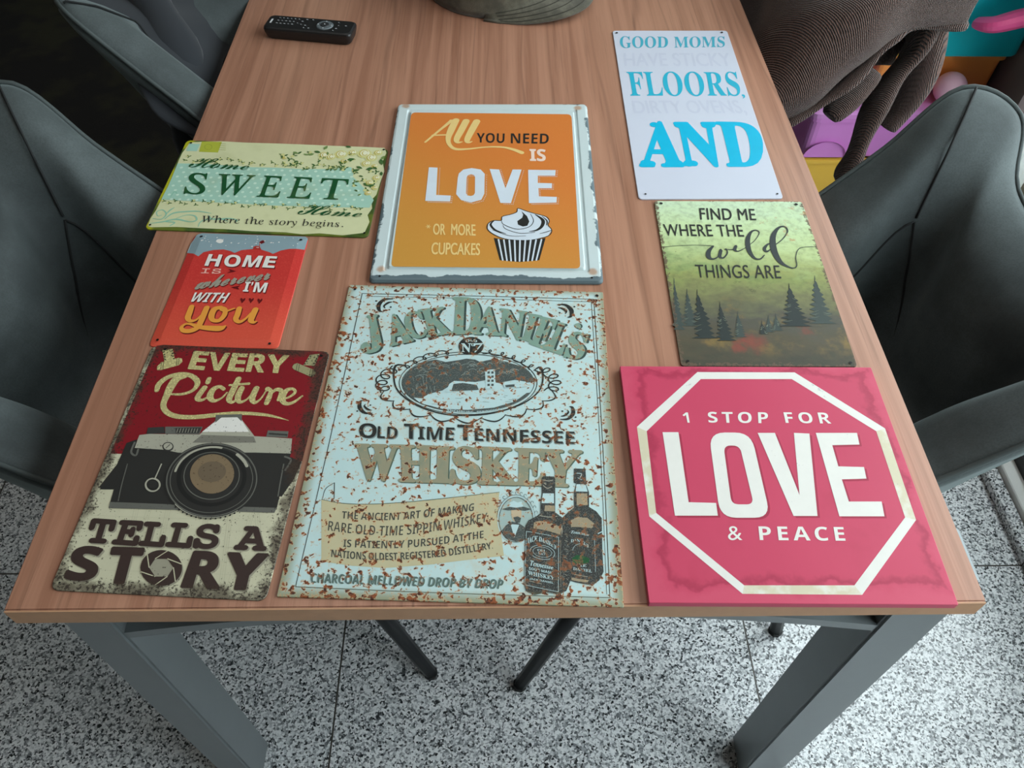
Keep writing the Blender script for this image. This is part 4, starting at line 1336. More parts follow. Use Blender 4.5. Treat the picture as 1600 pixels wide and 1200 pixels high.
('T','T','sansb','brown',4,0.05,1,[-543,-1033,-258,-1031],[-501,-1370,-230,-1372]),
('T','R','sansb','ghost',2,0.05,1,[230,-1049,490,-1048],[217,-1391,543,-1388]),
('T','R','sansb','brown',4,0.05,1,[215,-1037,475,-1035],[202,-1380,528,-1376]),
('T','Y','sansb','ghost',2,0.05,1,[545,-1050,907,-1045],[561,-1390,914,-1385]),
('T','Y','sansb','brown',4,0.05,1,[530,-1037,892,-1033],[546,-1379,899,-1374]),
('P','ghost',2,[166,-1218,171,-1239,173,-1260,172,-1281,167,-1300,160,-1319,151,-1335,138,-1351,123,-1364,106,-1375,87,-1383,66,-1390,44,-1393,21,-1395,-3,-1393,-27,-1389,-51,-1382,-74,-1373,-97,-1362,-119,-1348,-139,-1333,-157,-1316,-174,-1297,-188,-1278,-199,-1257,-207,-1236,-213,-1214,-216,-1193,-215,-1172,-212,-1152,-205,-1133,-196,-1116,-183,-1100,-168,-1086,-151,-1075,-132,-1066,-110,-1059,-88,-1055,-64,-1054,-39,-1055,-15,-1060,10,-1067,34,-1076,57,-1088,79,-1102,99,-1118,118,-1136,134,-1155,147,-1175,158,-1196]),
('P','brown',4,[151,-1203,156,-1224,158,-1246,157,-1267,153,-1287,146,-1306,137,-1323,124,-1338,109,-1352,92,-1363,73,-1372,52,-1378,30,-1382,7,-1383,-17,-1381,-41,-1377,-65,-1370,-89,-1361,-111,-1350,-133,-1336,-153,-1320,-172,-1303,-188,-1284,-202,-1263,-214,-1242,-223,-1221,-229,-1199,-231,-1177,-231,-1156,-228,-1136,-221,-1116,-212,-1098,-200,-1082,-185,-1068,-167,-1056,-148,-1047,-127,-1040,-104,-1036,-80,-1035,-56,-1037,-31,-1041,-6,-1049,18,-1058,41,-1071,63,-1085,84,-1101,102,-1119,118,-1139,132,-1160,143,-1181],[72,-1203,45,-1291,-64,-1297,-146,-1214,-120,-1125,-10,-1119]),
('S','cream2',5,0,[72,-1203,9,130,-1334,9],[45,-1291,9,-41,-1379,9],[-64,-1297,9,-208,-1257,9],[-146,-1214,9,-205,-1086,9],[-120,-1125,9,-31,-1040,9],[-10,-1119,9,137,-1166,9]),
 ],
 'script_lettering': [
('S','gold',3,0,[-494,1027,69,-571,980,89,-599,866,91,-605,742,73,-601,620,62,-536,531,59,-418,483,58,-242,481,55,-18,520,54,207,556,46,458,552,39,626,524,23,751,489,5],[-732,811,50,-735,897,64,-680,988,58,-575,1043,52,-469,1044,55,-369,991,62,-328,919,58,-352,831,40,-448,775,34,-573,768,23],[-237,875,61,-266,778,64,-268,722,60,-218,706,36,-165,755,20],[-223,998,51,-224,948,54],[-31,867,44,-85,897,44,-140,852,64,-146,756,70,-91,703,46,-20,744,23,18,822,17],[92,1015,62,75,863,68,63,739,66,105,694,40,151,744,20],[19,922,27,218,954,34],[159,887,64,148,772,67,184,702,46,249,739,23,292,836,17],[316,895,64,303,761,67,344,703,43,394,756,20,426,862,17],[437,892,58,476,865,44,477,770,60,469,702,53],[483,824,17,528,887,44,582,880,51,584,829,30,582,748,33],[593,748,17,685,791,27,737,860,34,705,906,34,642,883,54,620,778,67,665,709,50,744,724,36,826,817,20]),
 ],
 'film_canister_picture': [
('P','gold',2,[-854,1382,-745,1403,-670,1242,-778,1212]),
('D','ink',3,[-826,1353,9,-741,1370,9,-810,1316,9,-723,1333,9,-794,1280,9,-706,1297,9,-778,1244,9,-689,1261,9]),
('P','gold',3,[-835,1138,-809,1200,-639,1276,-600,1266,-580,1222,-606,1171,-774,1092,-819,1089]),
('S','ink',4,0,[-783,1100,5,-802,1199,5],[-763,1109,5,-782,1208,5],[-633,1163,5,-652,1263,5],[-613,1172,5,-631,1272,5]),
('P','khaki',2,[787,1394,894,1420,872,1240,748,1243]),
('D','ink',3,[799,1374,9,882,1387,9,786,1336,9,874,1349,9,774,1299,9,866,1312,9,761,1262,9,857,1275,9]),
('P','khaki',3,[639,1247,673,1269,884,1180,909,1132,887,1085,849,1089,654,1178,632,1207]),
('S','ink',4,0,[678,1261,5,686,1151,5],[703,1250,5,711,1140,5],[839,1189,5,846,1081,5],[864,1178,5,871,1069,5]),
 ],
 'camera_picture': [
('P','black',2,[-728,175,-819,127,-824,-128,-904,-391,-880,-424,-756,-418,-649,-229]),
('P','black',2,[833,54,988,-8,958,-203,880,-420,829,-396]),
('P','black',3,[-802,76,-183,79,862,84,855,-153,863,-545,6,-555,-738,-563,-767,-290]),
('P','silver',4,[-722,228,-620,248,-118,265,10,460,38,491,235,508,447,274,835,264,862,81,508,75,-265,35,-415,62,-716,69]),
('P','silver2',5,[-92,261,441,268,483,194,-159,161]),
('P','white',5,[32,485,236,505,379,323,-98,299]),
('P','steel',4,[-740,-558,6,-555,862,-543,852,-597,23,-610,-727,-625]),
('P','steel',5,[-19,519,250,545,270,449,212,501,50,492,4,420]),
('P','dark',5,[-664,323,-505,343,-467,262,-655,246]),
('P','steel',5,[-493,344,-110,363,-118,268,-465,256]),
('P','dark',6,[-380,331,-119,354,-127,279,-360,267]),
('P','steel',5,[566,351,780,350,787,274,568,274]),
('S','dark',6,0,[595,311,21,770,305,21]),
('S','silver',7,0,[-354,327,5,-352,274,5],[-325,328,5,-324,275,5],[-297,330,5,-295,277,5],[-268,331,5,-266,278,5],[-239,333,5,-238,280,5],[-210,334,5,-209,281,5],[-182,336,5,-181,283,5],[-153,337,5,-152,284,5]),
('P','dark',5,[-331,103,-328,86,-331,69,-340,56,-353,48,-369,44,-388,46,-406,53,-422,65,-435,80,-443,97,-446,115,-443,131,-435,144,-422,153,-405,157,-387,155,-368,148,-352,136,-339,120]),
('P','silver',6,[-343,105,-341,92,-344,80,-351,70,-362,64,-375,61,-389,62,-403,68,-416,76,-426,88,-433,101,-435,114,-432,126,-425,136,-415,143,-401,146,-387,144,-373,139,-360,130,-350,118]),
('S','dark',7,0,[-402,79,8,-374,127,8]),
('S','silver',6,1,[-327,-348,17,-323,-367,17,-325,-384,17,-331,-399,17,-341,-411,17,-355,-419,17,-372,-422,17,-390,-421,17,-409,-414,17,-426,-404,17,-442,-390,17,-454,-373,17,-463,-355,17,-467,-336,17,-465,-319,17,-460,-304,17,-449,-291,17,-435,-284,17,-418,-280,17,-400,-282,17,-381,-288,17,-363,-299,17,-347,-313,17,-335,-330,17]),
('S','silver',6,0,[-396,-276,12,-386,-106,13]),
('P','black',7,[-350,-349,-347,-368,-352,-383,-363,-394,-379,-399,-398,-396,-416,-387,-431,-372,-440,-354,-443,-336,-438,-320,-427,-309,-410,-304,-392,-307,-374,-316,-359,-331]),
('S','steel',6,0,[-737,131,21,-733,17,21,-673,-22,20,-673,48,21],[812,39,21,880,0,20,849,-126,20,877,-42,20],[-721,-123,10,-694,-367,10,-664,-549,10],[819,-45,13,833,-263,12,846,-422,12]),
('P','black',6,[602,-196,614,-241,621,-286,624,-330,621,-374,613,-416,601,-456,584,-495,562,-530,536,-563,506,-592,473,-618,437,-640,398,-658,356,-673,312,-682,267,-688,221,-689,174,-686,127,-678,80,-667,34,-650,-11,-630,-54,-606,-95,-579,-133,-548,-169,-514,-201,-477,-230,-438,-254,-396,-274,-353,-290,-309,-300,-264,-306,-219,-307,-175,-302,-131,-292,-88,-277,-47,-257,-9,-232,27,-203,59,-169,88,-132,113,-91,134,-47,150,-1,161,48,167,97,168,148,165,198,156,248,142,296,124,344,101,388,74,430,44,469,9,504,-28,535,-67,562,-109,584,-152]),
('S','steel',7,1,[583,-194,12,595,-237,12,602,-280,12,604,-323,12,601,-364,12,594,-405,12,582,-443,12,565,-480,12,545,-514,12,520,-545,12,491,-573,12,459,-598,12,424,-620,12,387,-637,12,347,-651,12,305,-660,12,261,-666,12,217,-667,12,172,-664,12,126,-656,12,81,-645,12,37,-630,12,-6,-610,12,-47,-587,12,-87,-561,12,-124,-531,12,-158,-499,12,-189,-463,12,-216,-426,12,-239,-386,12,-259,-345,12,-273,-303,12,-283,-260,12,-289,-217,12,-289,-174,13,-285,-132,13,-275,-91,13,-260,-52,13,-241,-16,13,-217,19,13,-189,50,13,-157,77,13,-121,101,13,-81,121,13,-39,136,13,5,147,13,51,153,13,99,154,13,147,150,13,195,142,13,243,129,13,290,112,13,335,90,13,378,64,13,418,35,13,456,3,13,489,-33,13,519,-71,13,545,-110,13,566,-152,13],[544,-195,8,555,-234,8,561,-274,7,563,-313,7,561,-351,7,554,-388,7,543,-424,7,528,-457,7,509,-488,7,487,-517,7,460,-543,7,431,-566,7,399,-586,7,364,-602,7,328,-614,7,289,-623,7,249,-628,7,208,-629,7,167,-626,7,125,-620,7,84,-609,7,43,-595,7,4,-577,7,-34,-556,7,-71,-532,7,-105,-505,7,-136,-475,7,-164,-442,7,-189,-408,7,-210,-371,7,-228,-334,7,-241,-295,7,-250,-256,8,-255,-216,8,-255,-177,8,-251,-139,8,-242,-101,8,-229,-66,8,-211,-32,8,-189,-1,8,-163,27,8,-133,52,8,-100,74,8,-64,92,8,-26,106,8,15,116,8,57,121,8,101,122,8,145,119,8,189,112,8,232,100,8,275,84,8,316,64,8,356,41,8,393,14,8,427,-16,8,458,-48,8,485,-82,8,509,-119,8,528,-157,8]),
('S','silver',7,0,[-223,-185,23,-223,-166,23,-222,-148,23,-220,-131,23,-217,-113,23,-213,-96,23,-208,-79,23,-202,-62,23,-195,-47,23,-186,-31,23,-177,-16,23,-167,-2,23,-156,12,23,-144,25,23,-132,37,23,-118,49,23,-104,59,23,-89,69,23,-73,78,23,-56,86,23,-39,93,23,-22,100,23,-4,105,23,15,109,23,34,113,23,53,115,23,73,116,23,92,117,23,112,116,23,133,114,23,153,111,23],[332,40,31,337,36,31,342,33,31,348,29,31,353,25,31,358,22,31,363,18,31,367,14,31,372,10,31,377,6,31,382,2,31,386,-3,31,391,-7,31,396,-11,31,400,-15,31,405,-20,31,409,-24,31,413,-29,31,417,-33,31,422,-38,31,426,-43,31,430,-47,30,434,-52,30,437,-57,30,441,-62,30,445,-67,30,448,-72,30,452,-77,30,455,-81,30,459,-87,30,462,-92,30]),
('S','dark2',7,1,[460,-182,40,469,-215,40,475,-248,40,477,-280,40,476,-312,40,471,-343,39,463,-372,39,452,-400,39,437,-426,39,419,-450,39,398,-472,39,375,-491,39,350,-507,38,322,-520,38,293,-531,38,262,-538,38,230,-542,38,197,-542,38,164,-540,38,130,-534,38,97,-525,38,64,-513,39,32,-498,39,2,-480,39,-28,-459,39,-55,-436,39,-81,-411,39,-103,-384,39,-124,-355,39,-141,-324,40,-155,-293,40,-166,-261,40,-174,-228,40,-178,-195,40,-179,-163,40,-175,-131,40,-169,-100,40,-158,-71,41,-144,-43,41,-127,-18,41,-107,5,41,-83,26,41,-57,43,41,-29,58,41,2,69,41,34,77,41,68,81,41,102,82,41,137,79,41,172,73,41,207,63,41,241,49,41,275,33,41,306,14,41,336,-9,41,364,-33,41,389,-60,41,411,-89,40,430,-119,40,447,-150,40]),
('S','steel',8,1,[407,-175,10,415,-203,10,420,-231,10,423,-259,10,422,-287,10,418,-313,10,412,-339,10,402,-363,10,390,-386,10,375,-406,10,358,-425,10,338,-441,10,317,-455,10,294,-467,10,269,-476,10,243,-482,10,216,-485,10,188,-486,10,160,-483,10,131,-478,10,103,-470,10,75,-459,10,48,-446,10,22,-431,10,-3,-413,10,-27,-393,10,-48,-371,10,-68,-347,10,-85,-322,10,-100,-296,10,-112,-268,10,-122,-240,10,-128,-212,10,-132,-184,10,-132,-156,10,-130,-129,10,-124,-102,10,-115,-77,10,-104,-53,10,-89,-32,10,-72,-12,10,-53,6,10,-31,21,10,-7,33,10,19,43,10,46,49,10,74,53,10,103,54,10,133,51,10,162,45,10,192,37,10,221,25,10,249,11,10,276,-6,10,301,-25,10,324,-46,10,346,-69,10,365,-94,10,382,-120,10,396,-147,10]),
('P','glass',8,[353,-163,361,-191,366,-220,367,-248,365,-275,359,-301,351,-325,338,-347,323,-367,306,-384,285,-398,263,-409,239,-417,213,-422,187,-423,160,-421,132,-415,105,-406,78,-393,52,-378,28,-360,5,-339,-16,-316,-34,-291,-49,-265,-62,-237,-71,-209,-77,-181,-79,-152,-78,-124,-73,-98,-65,-73,-53,-50,-38,-29,-21,-11,0,5,23,16,48,25,74,30,102,31,130,28,158,22,187,12,214,-1,241,-17,265,-36,288,-58,308,-82,326,-108,341,-135]),
('P','glass2',9,[271,-152,276,-171,277,-189,276,-208,270,-225,262,-242,251,-256,236,-269,220,-279,201,-287,181,-292,160,-295,139,-294,117,-290,96,-284,76,-275,57,-264,41,-250,26,-235,15,-218,6,-200,1,-181,-1,-162,0,-144,5,-126,13,-109,24,-94,39,-81,55,-70,74,-62,94,-57,116,-55,138,-55,160,-59,181,-66,202,-75,220,-87,237,-101,251,-116,263,-134]),
('S','steel',7,0,[935,-39,2,935,-39,2,935,-39,2]),
('S','silver',8,0,[500,-592,7,488,-602,7,476,-611,7,464,-619,7,451,-627,7,437,-635,7,424,-642,7,410,-649,7,395,-655,7,380,-660,7,365,-665,7,350,-669,7,334,-673,7,319,-677,7,303,-679,7,286,-681,7,270,-683,7,253,-684,7,237,-684,7,220,-684,7,203,-683,7,186,-682,7,169,-680,7,152,-677,7,136,-674,7,119,-671,7,102,-667,7,85,-662,7,69,-656,7,52,-651,7,36,-644,7,20,-637,7,4,-630,7,-12,-622,7,-27,-613,7,-42,-604,7,-57,-595,7,-72,-585,7,-86,-575,7,-100,-564,7,-113,-553,7]),
('D','black',6,[477,-622,10,441,-645,10,401,-663,10,359,-677,9,314,-687,9,269,-693,9,222,-694,9,174,-691,9,126,-683,9,79,-671,10,32,-655,10,-13,-635,10,-57,-611,10,-99,-583,10,-138,-551,10,-174,-517,10,-207,-479,10,-236,-440,10,-260,-398,10,-281,-354,10,-297,-310,10,-307,-264,10,-313,-219,10]),
 ],
 'mounting_hole': [
('D','hole',6,[-890,-1397,10,915,-1440,10,-824,1390,18,919,1386,18]),
 ],
},
'jd': {
 'plate': [
('O',[-1511,1957,1520,1962,1538,-1991,-1537,-1997]),
 ],
 'border_line': [
('S','ink',2,0,[-1336,1813,9,44,1829,9,1408,1834,9],[1408,1834,9,1424,-293,7,1418,-1906,6],[1418,-1906,6,-24,-1914,6,-1386,-1901,6],[-1386,-1901,6,-1355,-320,7,-1336,1813,9],[-1292,1772,6,46,1786,6,1377,1790,6],[1377,1790,6,1398,-294,5,1391,-1876,4]),
 ],
 'title_lettering': [
('T','J','serifb','shade',2,0.035,1,[-1222,1428,-1097,1461],[-1178,858,-905,930]),
('T','J','serifb','sage',3,0.035,1,[-1249,1438,-1124,1471],[-1205,867,-931,940]),
('T','A','serifb','shade',2,0.035,1,[-1000,1432,-784,1516],[-870,991,-632,1078]),
('T','A','serifb','sage',3,0.035,1,[-1027,1442,-811,1526],[-896,1000,-658,1088]),
('T','C','serifb','shade',2,0.035,1,[-792,1496,-604,1557],[-672,1085,-458,1164]),
('T','C','serifb','sage',3,0.035,1,[-819,1506,-631,1567],[-698,1094,-484,1174]),
('T','K','serifb','shade',2,0.035,1,[-593,1563,-319,1619],[-474,1145,-208,1214]),
('T','K','serifb','sage',3,0.035,1,[-620,1573,-346,1629],[-500,1155,-234,1224]),
('T','D','serifb','shade',2,0.035,1,[-218,1776,81,1783],[-207,1199,116,1228]),
('T','D','serifb','sage',3,0.035,1,[-245,1787,54,1794],[-233,1208,90,1237]),
('T','A','serifb','shade',2,0.035,1,[114,1643,294,1639],[35,1211,340,1200]),
('T','A','serifb','sage',3,0.035,1,[88,1653,267,1649],[9,1221,314,1210]),
('T','N','serifb','shade',2,0.035,1,[337,1619,643,1581],[326,1205,588,1124]),
('T','N','serifb','sage',3,0.035,1,[310,1629,616,1591],[300,1214,562,1133]),
('T','I','serifb','shade',2,0.035,1,[663,1555,793,1527],[575,1154,704,1115]),
('T','I','serifb','sage',3,0.035,1,[637,1565,767,1537],[550,1164,679,1125]),
('T','E','serifb','shade',2,0.035,1,[799,1513,1012,1454],[685,1088,869,1006]),
('T','E','serifb','sage',3,0.035,1,[773,1523,986,1464],[660,1098,844,1015]),
('T','L','serifb','shade',2,0.035,1,[1016,1427,1130,1391],[850,1010,1051,936]),
('T','L','serifb','sage',3,0.035,1,[990,1436,1104,1400],[825,1019,1026,946]),
('T','S','serifb','shade',2,0.035,1,[1158,1303,1357,1253],[1070,904,1258,867]),
('T','S','serifb','sage',3,0.035,1,[1133,1313,1331,1262],[1045,913,1233,876]),
('D','shade',2,[1217,1392,46]),
('D','sage',3,[1205,1397,37]),
('S','sage',3,0,[1229,1387,32,1223,1325,12]),
('T','W','serifb','shade2',2,0.04,1,[-1073,-358,-639,-354],[-991,-776,-637,-771]),
('T','W','serifb','tan',3,0.04,1,[-1086,-349,-652,-345],[-1004,-767,-649,-763]),
('T','H','serifb','shade2',2,0.04,1,[-649,-354,-288,-352],[-576,-773,-264,-773]),
('T','H','serifb','tan',3,0.04,1,[-661,-345,-301,-343],[-589,-765,-276,-764]),
('T','I','serifb','shade2',2,0.04,1,[-284,-354,-80,-356],[-251,-770,-68,-770]),
('T','I','serifb','tan',3,0.04,1,[-297,-345,-92,-347],[-263,-762,-80,-761]),
('T','S','serifb','shade2',2,0.04,1,[-69,-346,173,-346],[-84,-777,206,-781]),
('T','S','serifb','tan',3,0.04,1,[-81,-337,161,-337],[-96,-769,194,-773]),
('T','K','serifb','shade2',2,0.04,1,[188,-345,516,-349],[198,-773,569,-770]),
('T','K','serifb','tan',3,0.04,1,[176,-336,504,-340],[186,-765,557,-762]),
('T','E','serifb','shade2',2,0.04,1,[549,-348,860,-350],[559,-766,826,-767]),
('T','E','serifb','tan',3,0.04,1,[537,-339,848,-341],[548,-758,815,-759]),
('T','Y','serifb','shade2',2,0.04,1,[840,-351,1216,-353],[823,-769,1142,-773]),
('T','Y','serifb','tan',3,0.04,1,[829,-342,1204,-344],[811,-761,1131,-764]),
 ],
 'badge_mark': [
('P','ink',3,[143,1038,142,1009,134,981,121,955,102,933,80,915,54,902,26,895,-4,894,-32,899,-60,909,-85,925,-106,946,-122,970,-133,997,-138,1026,-137,1055,-130,1083,-117,1109,-99,1132,-76,1151,-49,1164,-21,1171,9,1172,38,1167,66,1156,91,1140,112,1119,128,1094,139,1067]),
('T','OLD','sansb','paper',4,0.02,1,[-69,1117,-4,1141,67,1123],[-57,1081,-2,1104,63,1086]),
('T','N','serifb','paper',4,0.02,1,[-110,1066,2,1071],[-97,940,-1,939]),
('T','7','serifb','paper',4,0.02,1,[35,1072,133,1081],[29,941,94,946]),
('T','o','serifb','paper',4,0,1,[2,1076,41,1078],[5,1029,39,1031]),
 ],
 'distillery_picture': [
('P','paper',2,[717,526,713,483,702,442,684,401,658,361,625,323,585,287,540,254,489,223,433,196,373,172,309,151,241,134,172,121,101,112,28,107,-44,106,-116,110,-187,117,-256,129,-322,144,-385,164,-444,187,-498,213,-547,243,-591,275,-628,310,-659,347,-682,386,-699,427,-707,469,-708,511,-701,553,-687,595,-664,636,-634,675,-597,713,-553,749,-502,782,-446,812,-384,839,-318,862,-247,880,-174,895,-99,905,-23,910,54,911,131,907,205,899,278,886,347,868,412,847,472,822,527,793,575,761,617,726,652,689,680,650,700,609,712,568]),
('S','ink',3,1,[747,527,8,744,488,8,735,449,8,721,411,8,701,373,8,676,337,8,645,302,8,609,269,8,569,238,8,525,210,8,476,183,8,425,159,8,369,138,8,312,120,8,252,104,8,190,92,8,127,83,8,63,77,8,-2,75,8,-66,75,8,-130,80,8,-193,87,8,-255,97,8,-314,111,8,-372,128,8,-426,148,8,-478,170,8,-525,195,8,-569,223,8,-608,253,8,-643,285,8,-673,319,8,-697,354,8,-716,391,8,-729,429,8,-737,467,8,-739,506,8,-734,546,8,-724,585,8,-707,623,9,-685,661,9,-657,697,9,-624,733,9,-585,766,9,-541,797,9,-492,826,9,-439,853,9,-383,876,9,-322,897,9,-260,914,9,-194,927,9,-127,938,9,-59,944,9,10,947,9,78,946,9,146,941,9,213,933,9,278,921,9,341,906,9,400,887,9,456,865,9,508,840,9,556,812,9,599,782,9,637,750,9,670,716,9,697,680,9,718,643,9,734,605,8,743,566,8]),
('S','ink',4,1,[717,526,6,714,489,6,706,454,6,692,418,6,673,384,6,649,350,6,620,318,6,585,287,6,547,259,6,504,232,6,458,207,6,408,185,6,355,165,6,299,148,6,241,134,6,182,123,6,121,114,6,59,109,6,-3,106,6,-65,107,6,-126,110,6,-187,117,6,-246,127,6,-303,139,6,-358,155,6,-411,173,6,-460,194,6,-506,217,6,-547,243,6,-585,270,6,-618,300,6,-647,331,6,-670,364,6,-688,398,6,-700,433,6,-707,469,6,-709,505,6,-704,541,6,-694,577,6,-678,612,6,-656,647,6,-629,681,6,-597,713,6,-560,744,6,-517,773,6,-471,800,6,-420,824,7,-365,846,7,-308,864,7,-247,880,7,-185,893,7,-121,903,7,-55,909,7,10,911,7,76,911,7,141,906,7,205,899,7,267,888,7,327,874,7,384,857,7,438,837,7,488,814,6,534,788,6,575,761,6,612,731,6,643,700,6,669,667,6,690,632,6,704,597,6,714,562,6]),
('P','engrave',3,[-588,278,-620,307,-648,339,-670,372,-687,406,-699,441,-704,477,-704,513,-698,549,-687,585,-669,620,-646,655,-617,688,-583,720,-543,750,-499,778,-451,804,-398,828,-343,848,-283,866,-222,881,-158,892,-93,900,-27,905,39,906,105,904,170,898,233,889,295,877,354,861,410,843,462,821,510,797,554,771,593,742,627,711,655,679,678,645,695,611,707,575,712,539,616,526,467,544,338,510,187,545,22,498,-109,516,-197,446,-266,384,-408,331,-476,270]),
('P','paper',4,[-597,702,-559,733,-516,763,-469,790,-417,815,-361,837,-301,856,-239,872,-174,885,-108,894,-41,899,27,901,94,900,161,894,226,886,289,873,350,858,407,839,460,817,509,793,554,765,459,794,383,823,267,851,173,822,117,800,58,835,-37,844,-112,821,-261,785,-378,818,-489,781,-578,722]),
('S','engrave2',5,0,[19,722,9,20,732,9,27,742,9,37,749,9,50,752,9,63,751,9,75,747,9,84,740,9,90,730,9],[-437,666,9,-434,676,9,-425,685,9,-410,692,9,-392,695,9,-373,695,9,-355,691,9,-342,684,9,-334,675,9],[-50,621,8,-48,633,9,-43,643,9,-35,650,9,-25,654,9,-15,653,9,-5,648,9,3,640,9,7,629,9],[195,759,9,196,771,9,201,782,9,210,790,9,220,793,9,231,792,9,241,787,9,248,779,9,253,767,9],[-301,601,8,-300,612,8,-294,622,8,-286,630,9,-275,633,9,-263,632,9,-252,628,9,-244,620,8,-239,609,8],[6,738,9,7,750,9,14,760,9,24,767,9,37,771,9,51,770,9,63,766,9,72,757,9,78,747,9],[-547,570,8,-545,579,8,-535,586,8,-520,592,8,-502,595,8,-483,595,8,-465,592,8,-451,586,8,-444,578,8],[-323,690,9,-320,699,9,-310,708,9,-294,714,9,-274,717,9,-253,717,9,-234,714,9,-220,707,9,-212,699,9],[-581,737,9,-580,745,9,-575,752,9,-568,757,9,-558,759,9,-548,759,9,-538,756,9,-531,750,9,-527,743,9],[253,581,8,255,590,8,262,599,8,273,605,8,287,608,8,301,608,8,314,604,8,323,597,8,329,588,8],[-593,661,9,-591,671,9,-581,680,9,-566,687,9,-546,690,9,-526,690,9,-508,686,9,-494,679,9,-486,670,9],[147,635,9,149,644,9,155,652,9,166,658,9,178,661,9,192,661,9,204,657,9,213,651,9,218,642,9],[-566,671,9,-565,679,9,-560,687,9,-551,692,9,-540,695,9,-528,694,9,-518,691,9,-509,685,9,-504,677,9],[85,758,9,87,769,9,96,779,9,109,786,9,125,790,9,142,789,9,158,785,9,170,777,9,176,767,9],[-197,743,9,-195,752,9,-189,761,9,-179,767,9,-166,770,9,-153,770,9,-141,766,9,-132,759,9,-126,750,9],[334,780,9,337,793,9,347,804,9,363,813,9,381,817,9,401,816,9,419,811,9,432,802,9,440,791,9],[-489,615,8,-488,623,9,-482,630,9,-473,635,9,-462,638,9,-451,638,9,-440,634,9,-432,629,9,-427,621,8],[439,640,9,441,649,9,446,657,9,454,663,9,464,665,9,475,665,9,484,661,9,491,655,9,495,647,9],[400,654,9,402,664,9,409,673,9,419,679,9,431,683,9,444,682,9,456,678,9,465,671,9,470,661,9],[329,652,9,331,660,9,338,667,9,348,673,9,360,675,9,372,675,9,383,672,9,392,666,9,397,659,9],[113,682,9,115,693,9,122,702,9,133,710,9,147,713,9,161,713,9,174,708,9,184,700,9,189,690,9],[-542,625,9,-541,638,9,-534,648,9,-523,656,9,-509,660,9,-494,660,9,-481,655,9,-470,646,9,-464,634,9],[293,691,9,295,700,9,301,707,9,310,713,9,322,716,9,334,715,9,346,712,9,354,706,9,359,698,9],[138,627,8,140,636,9,146,645,9,156,651,9,168,654,9,180,654,9,192,650,9,200,643,9,205,634,9],[175,611,8,177,619,8,184,627,8,196,633,9,210,636,9,225,636,9,239,632,9,249,626,8,255,618,8],[424,658,9,427,668,9,436,677,9,450,683,9,466,687,9,484,687,9,499,683,9,511,675,9,518,666,9],[31,732,9,32,742,9,37,751,9,44,758,9,54,761,9,64,761,9,73,756,9,80,749,9,84,739,9],[-78,592,8,-75,602,8,-65,611,8,-50,617,8,-32,621,8,-13,621,8,5,617,8,18,610,8,26,601,8],[95,649,9,96,658,9,101,665,9,109,671,9,119,674,9,129,673,9,139,670,9,146,664,9,150,655,9],[-18,711,9,-16,723,9,-9,733,9,1,740,9,15,744,9,29,743,9,41,738,9,51,730,9,56,720,9],[-328,720,9,-325,728,9,-315,734,9,-299,739,9,-279,742,9,-259,742,9,-241,740,9,-226,735,9,-219,728,9],[-83,738,9,-80,747,9,-69,756,9,-53,762,9,-34,765,9,-13,765,9,5,762,9,19,755,9,27,746,9],[-315,587,8,-313,596,8,-305,605,8,-293,611,8,-277,614,8,-261,614,8,-246,610,8,-235,604,8,-229,595,8],[471,682,9,473,693,9,480,702,9,491,709,9,503,713,9,517,712,9,529,708,9,538,700,9,543,690,9],[303,785,9,306,795,9,314,805,9,327,812,9,342,816,9,359,815,9,373,811,9,384,803,9,391,793,9],[1,671,9,3,681,9,10,689,9,22,695,9,36,698,9,51,698,9,64,694,9,75,688,9,80,679,9],[-410,758,9,-407,770,9,-397,780,9,-381,787,9,-362,791,9,-341,791,9,-322,786,9,-308,779,9,-300,768,9],[-465,720,9,-463,730,9,-456,740,9,-444,747,9,-430,751,9,-414,750,9,-400,746,9,-389,738,9,-383,728,9],[-177,746,9,-175,758,9,-168,769,9,-157,776,9,-144,780,9,-129,780,9,-116,775,9,-106,766,9,-100,755,9],[146,584,8,147,593,8,153,600,8,163,606,8,174,608,8,186,608,8,197,605,8,205,599,8,209,591,8],[-571,553,8,-570,564,8,-563,573,8,-553,579,8,-540,582,8,-526,582,8,-513,578,8,-504,571,8,-498,561,8],[-401,739,9,-399,749,9,-391,758,9,-379,765,9,-364,768,9,-348,768,9,-333,764,9,-322,757,9,-316,747,9],[325,620,8,328,632,9,337,643,9,351,651,9,368,655,9,385,654,9,401,649,9,414,641,9,420,630,8],[-15,774,9,-13,784,9,-6,793,9,5,799,9,19,802,9,34,802,9,47,798,9,57,791,9,63,782,9],[-429,717,9,-428,729,9,-423,740,9,-414,747,9,-403,751,9,-392,750,9,-381,745,9,-372,736,9,-367,725,9],[452,693,9,455,700,9,461,707,9,471,712,9,484,715,9,497,714,9,508,711,9,517,706,9,522,699,9],[-404,438,6,-397,387,6],[-445,459,6,-430,394,6],[-551,443,6,-547,391,6],[-353,441,6,-355,387,6],[-385,565,6,-384,530,6],[-601,553,6,-588,504,6],[-417,578,6,-415,537,6],[-564,384,6,-564,315,6],[-536,474,6,-537,415,6],[-396,542,6,-401,499,6],[-491,408,6,-477,341,6],[-455,406,6,-444,346,6],[-553,460,6,-542,394,6],[-588,402,6,-573,363,6],[-439,434,6,-435,370,6],[-453,560,6,-446,499,6],[-357,429,6,-348,379,6],[-385,391,6,-373,326,6],[-485,514,6,-468,453,6],[-503,390,6,-503,335,6],[-382,527,6,-367,478,6],[-505,467,6,-491,434,6],[-493,576,6,-486,513,6],[-492,582,6,-484,537,6]),
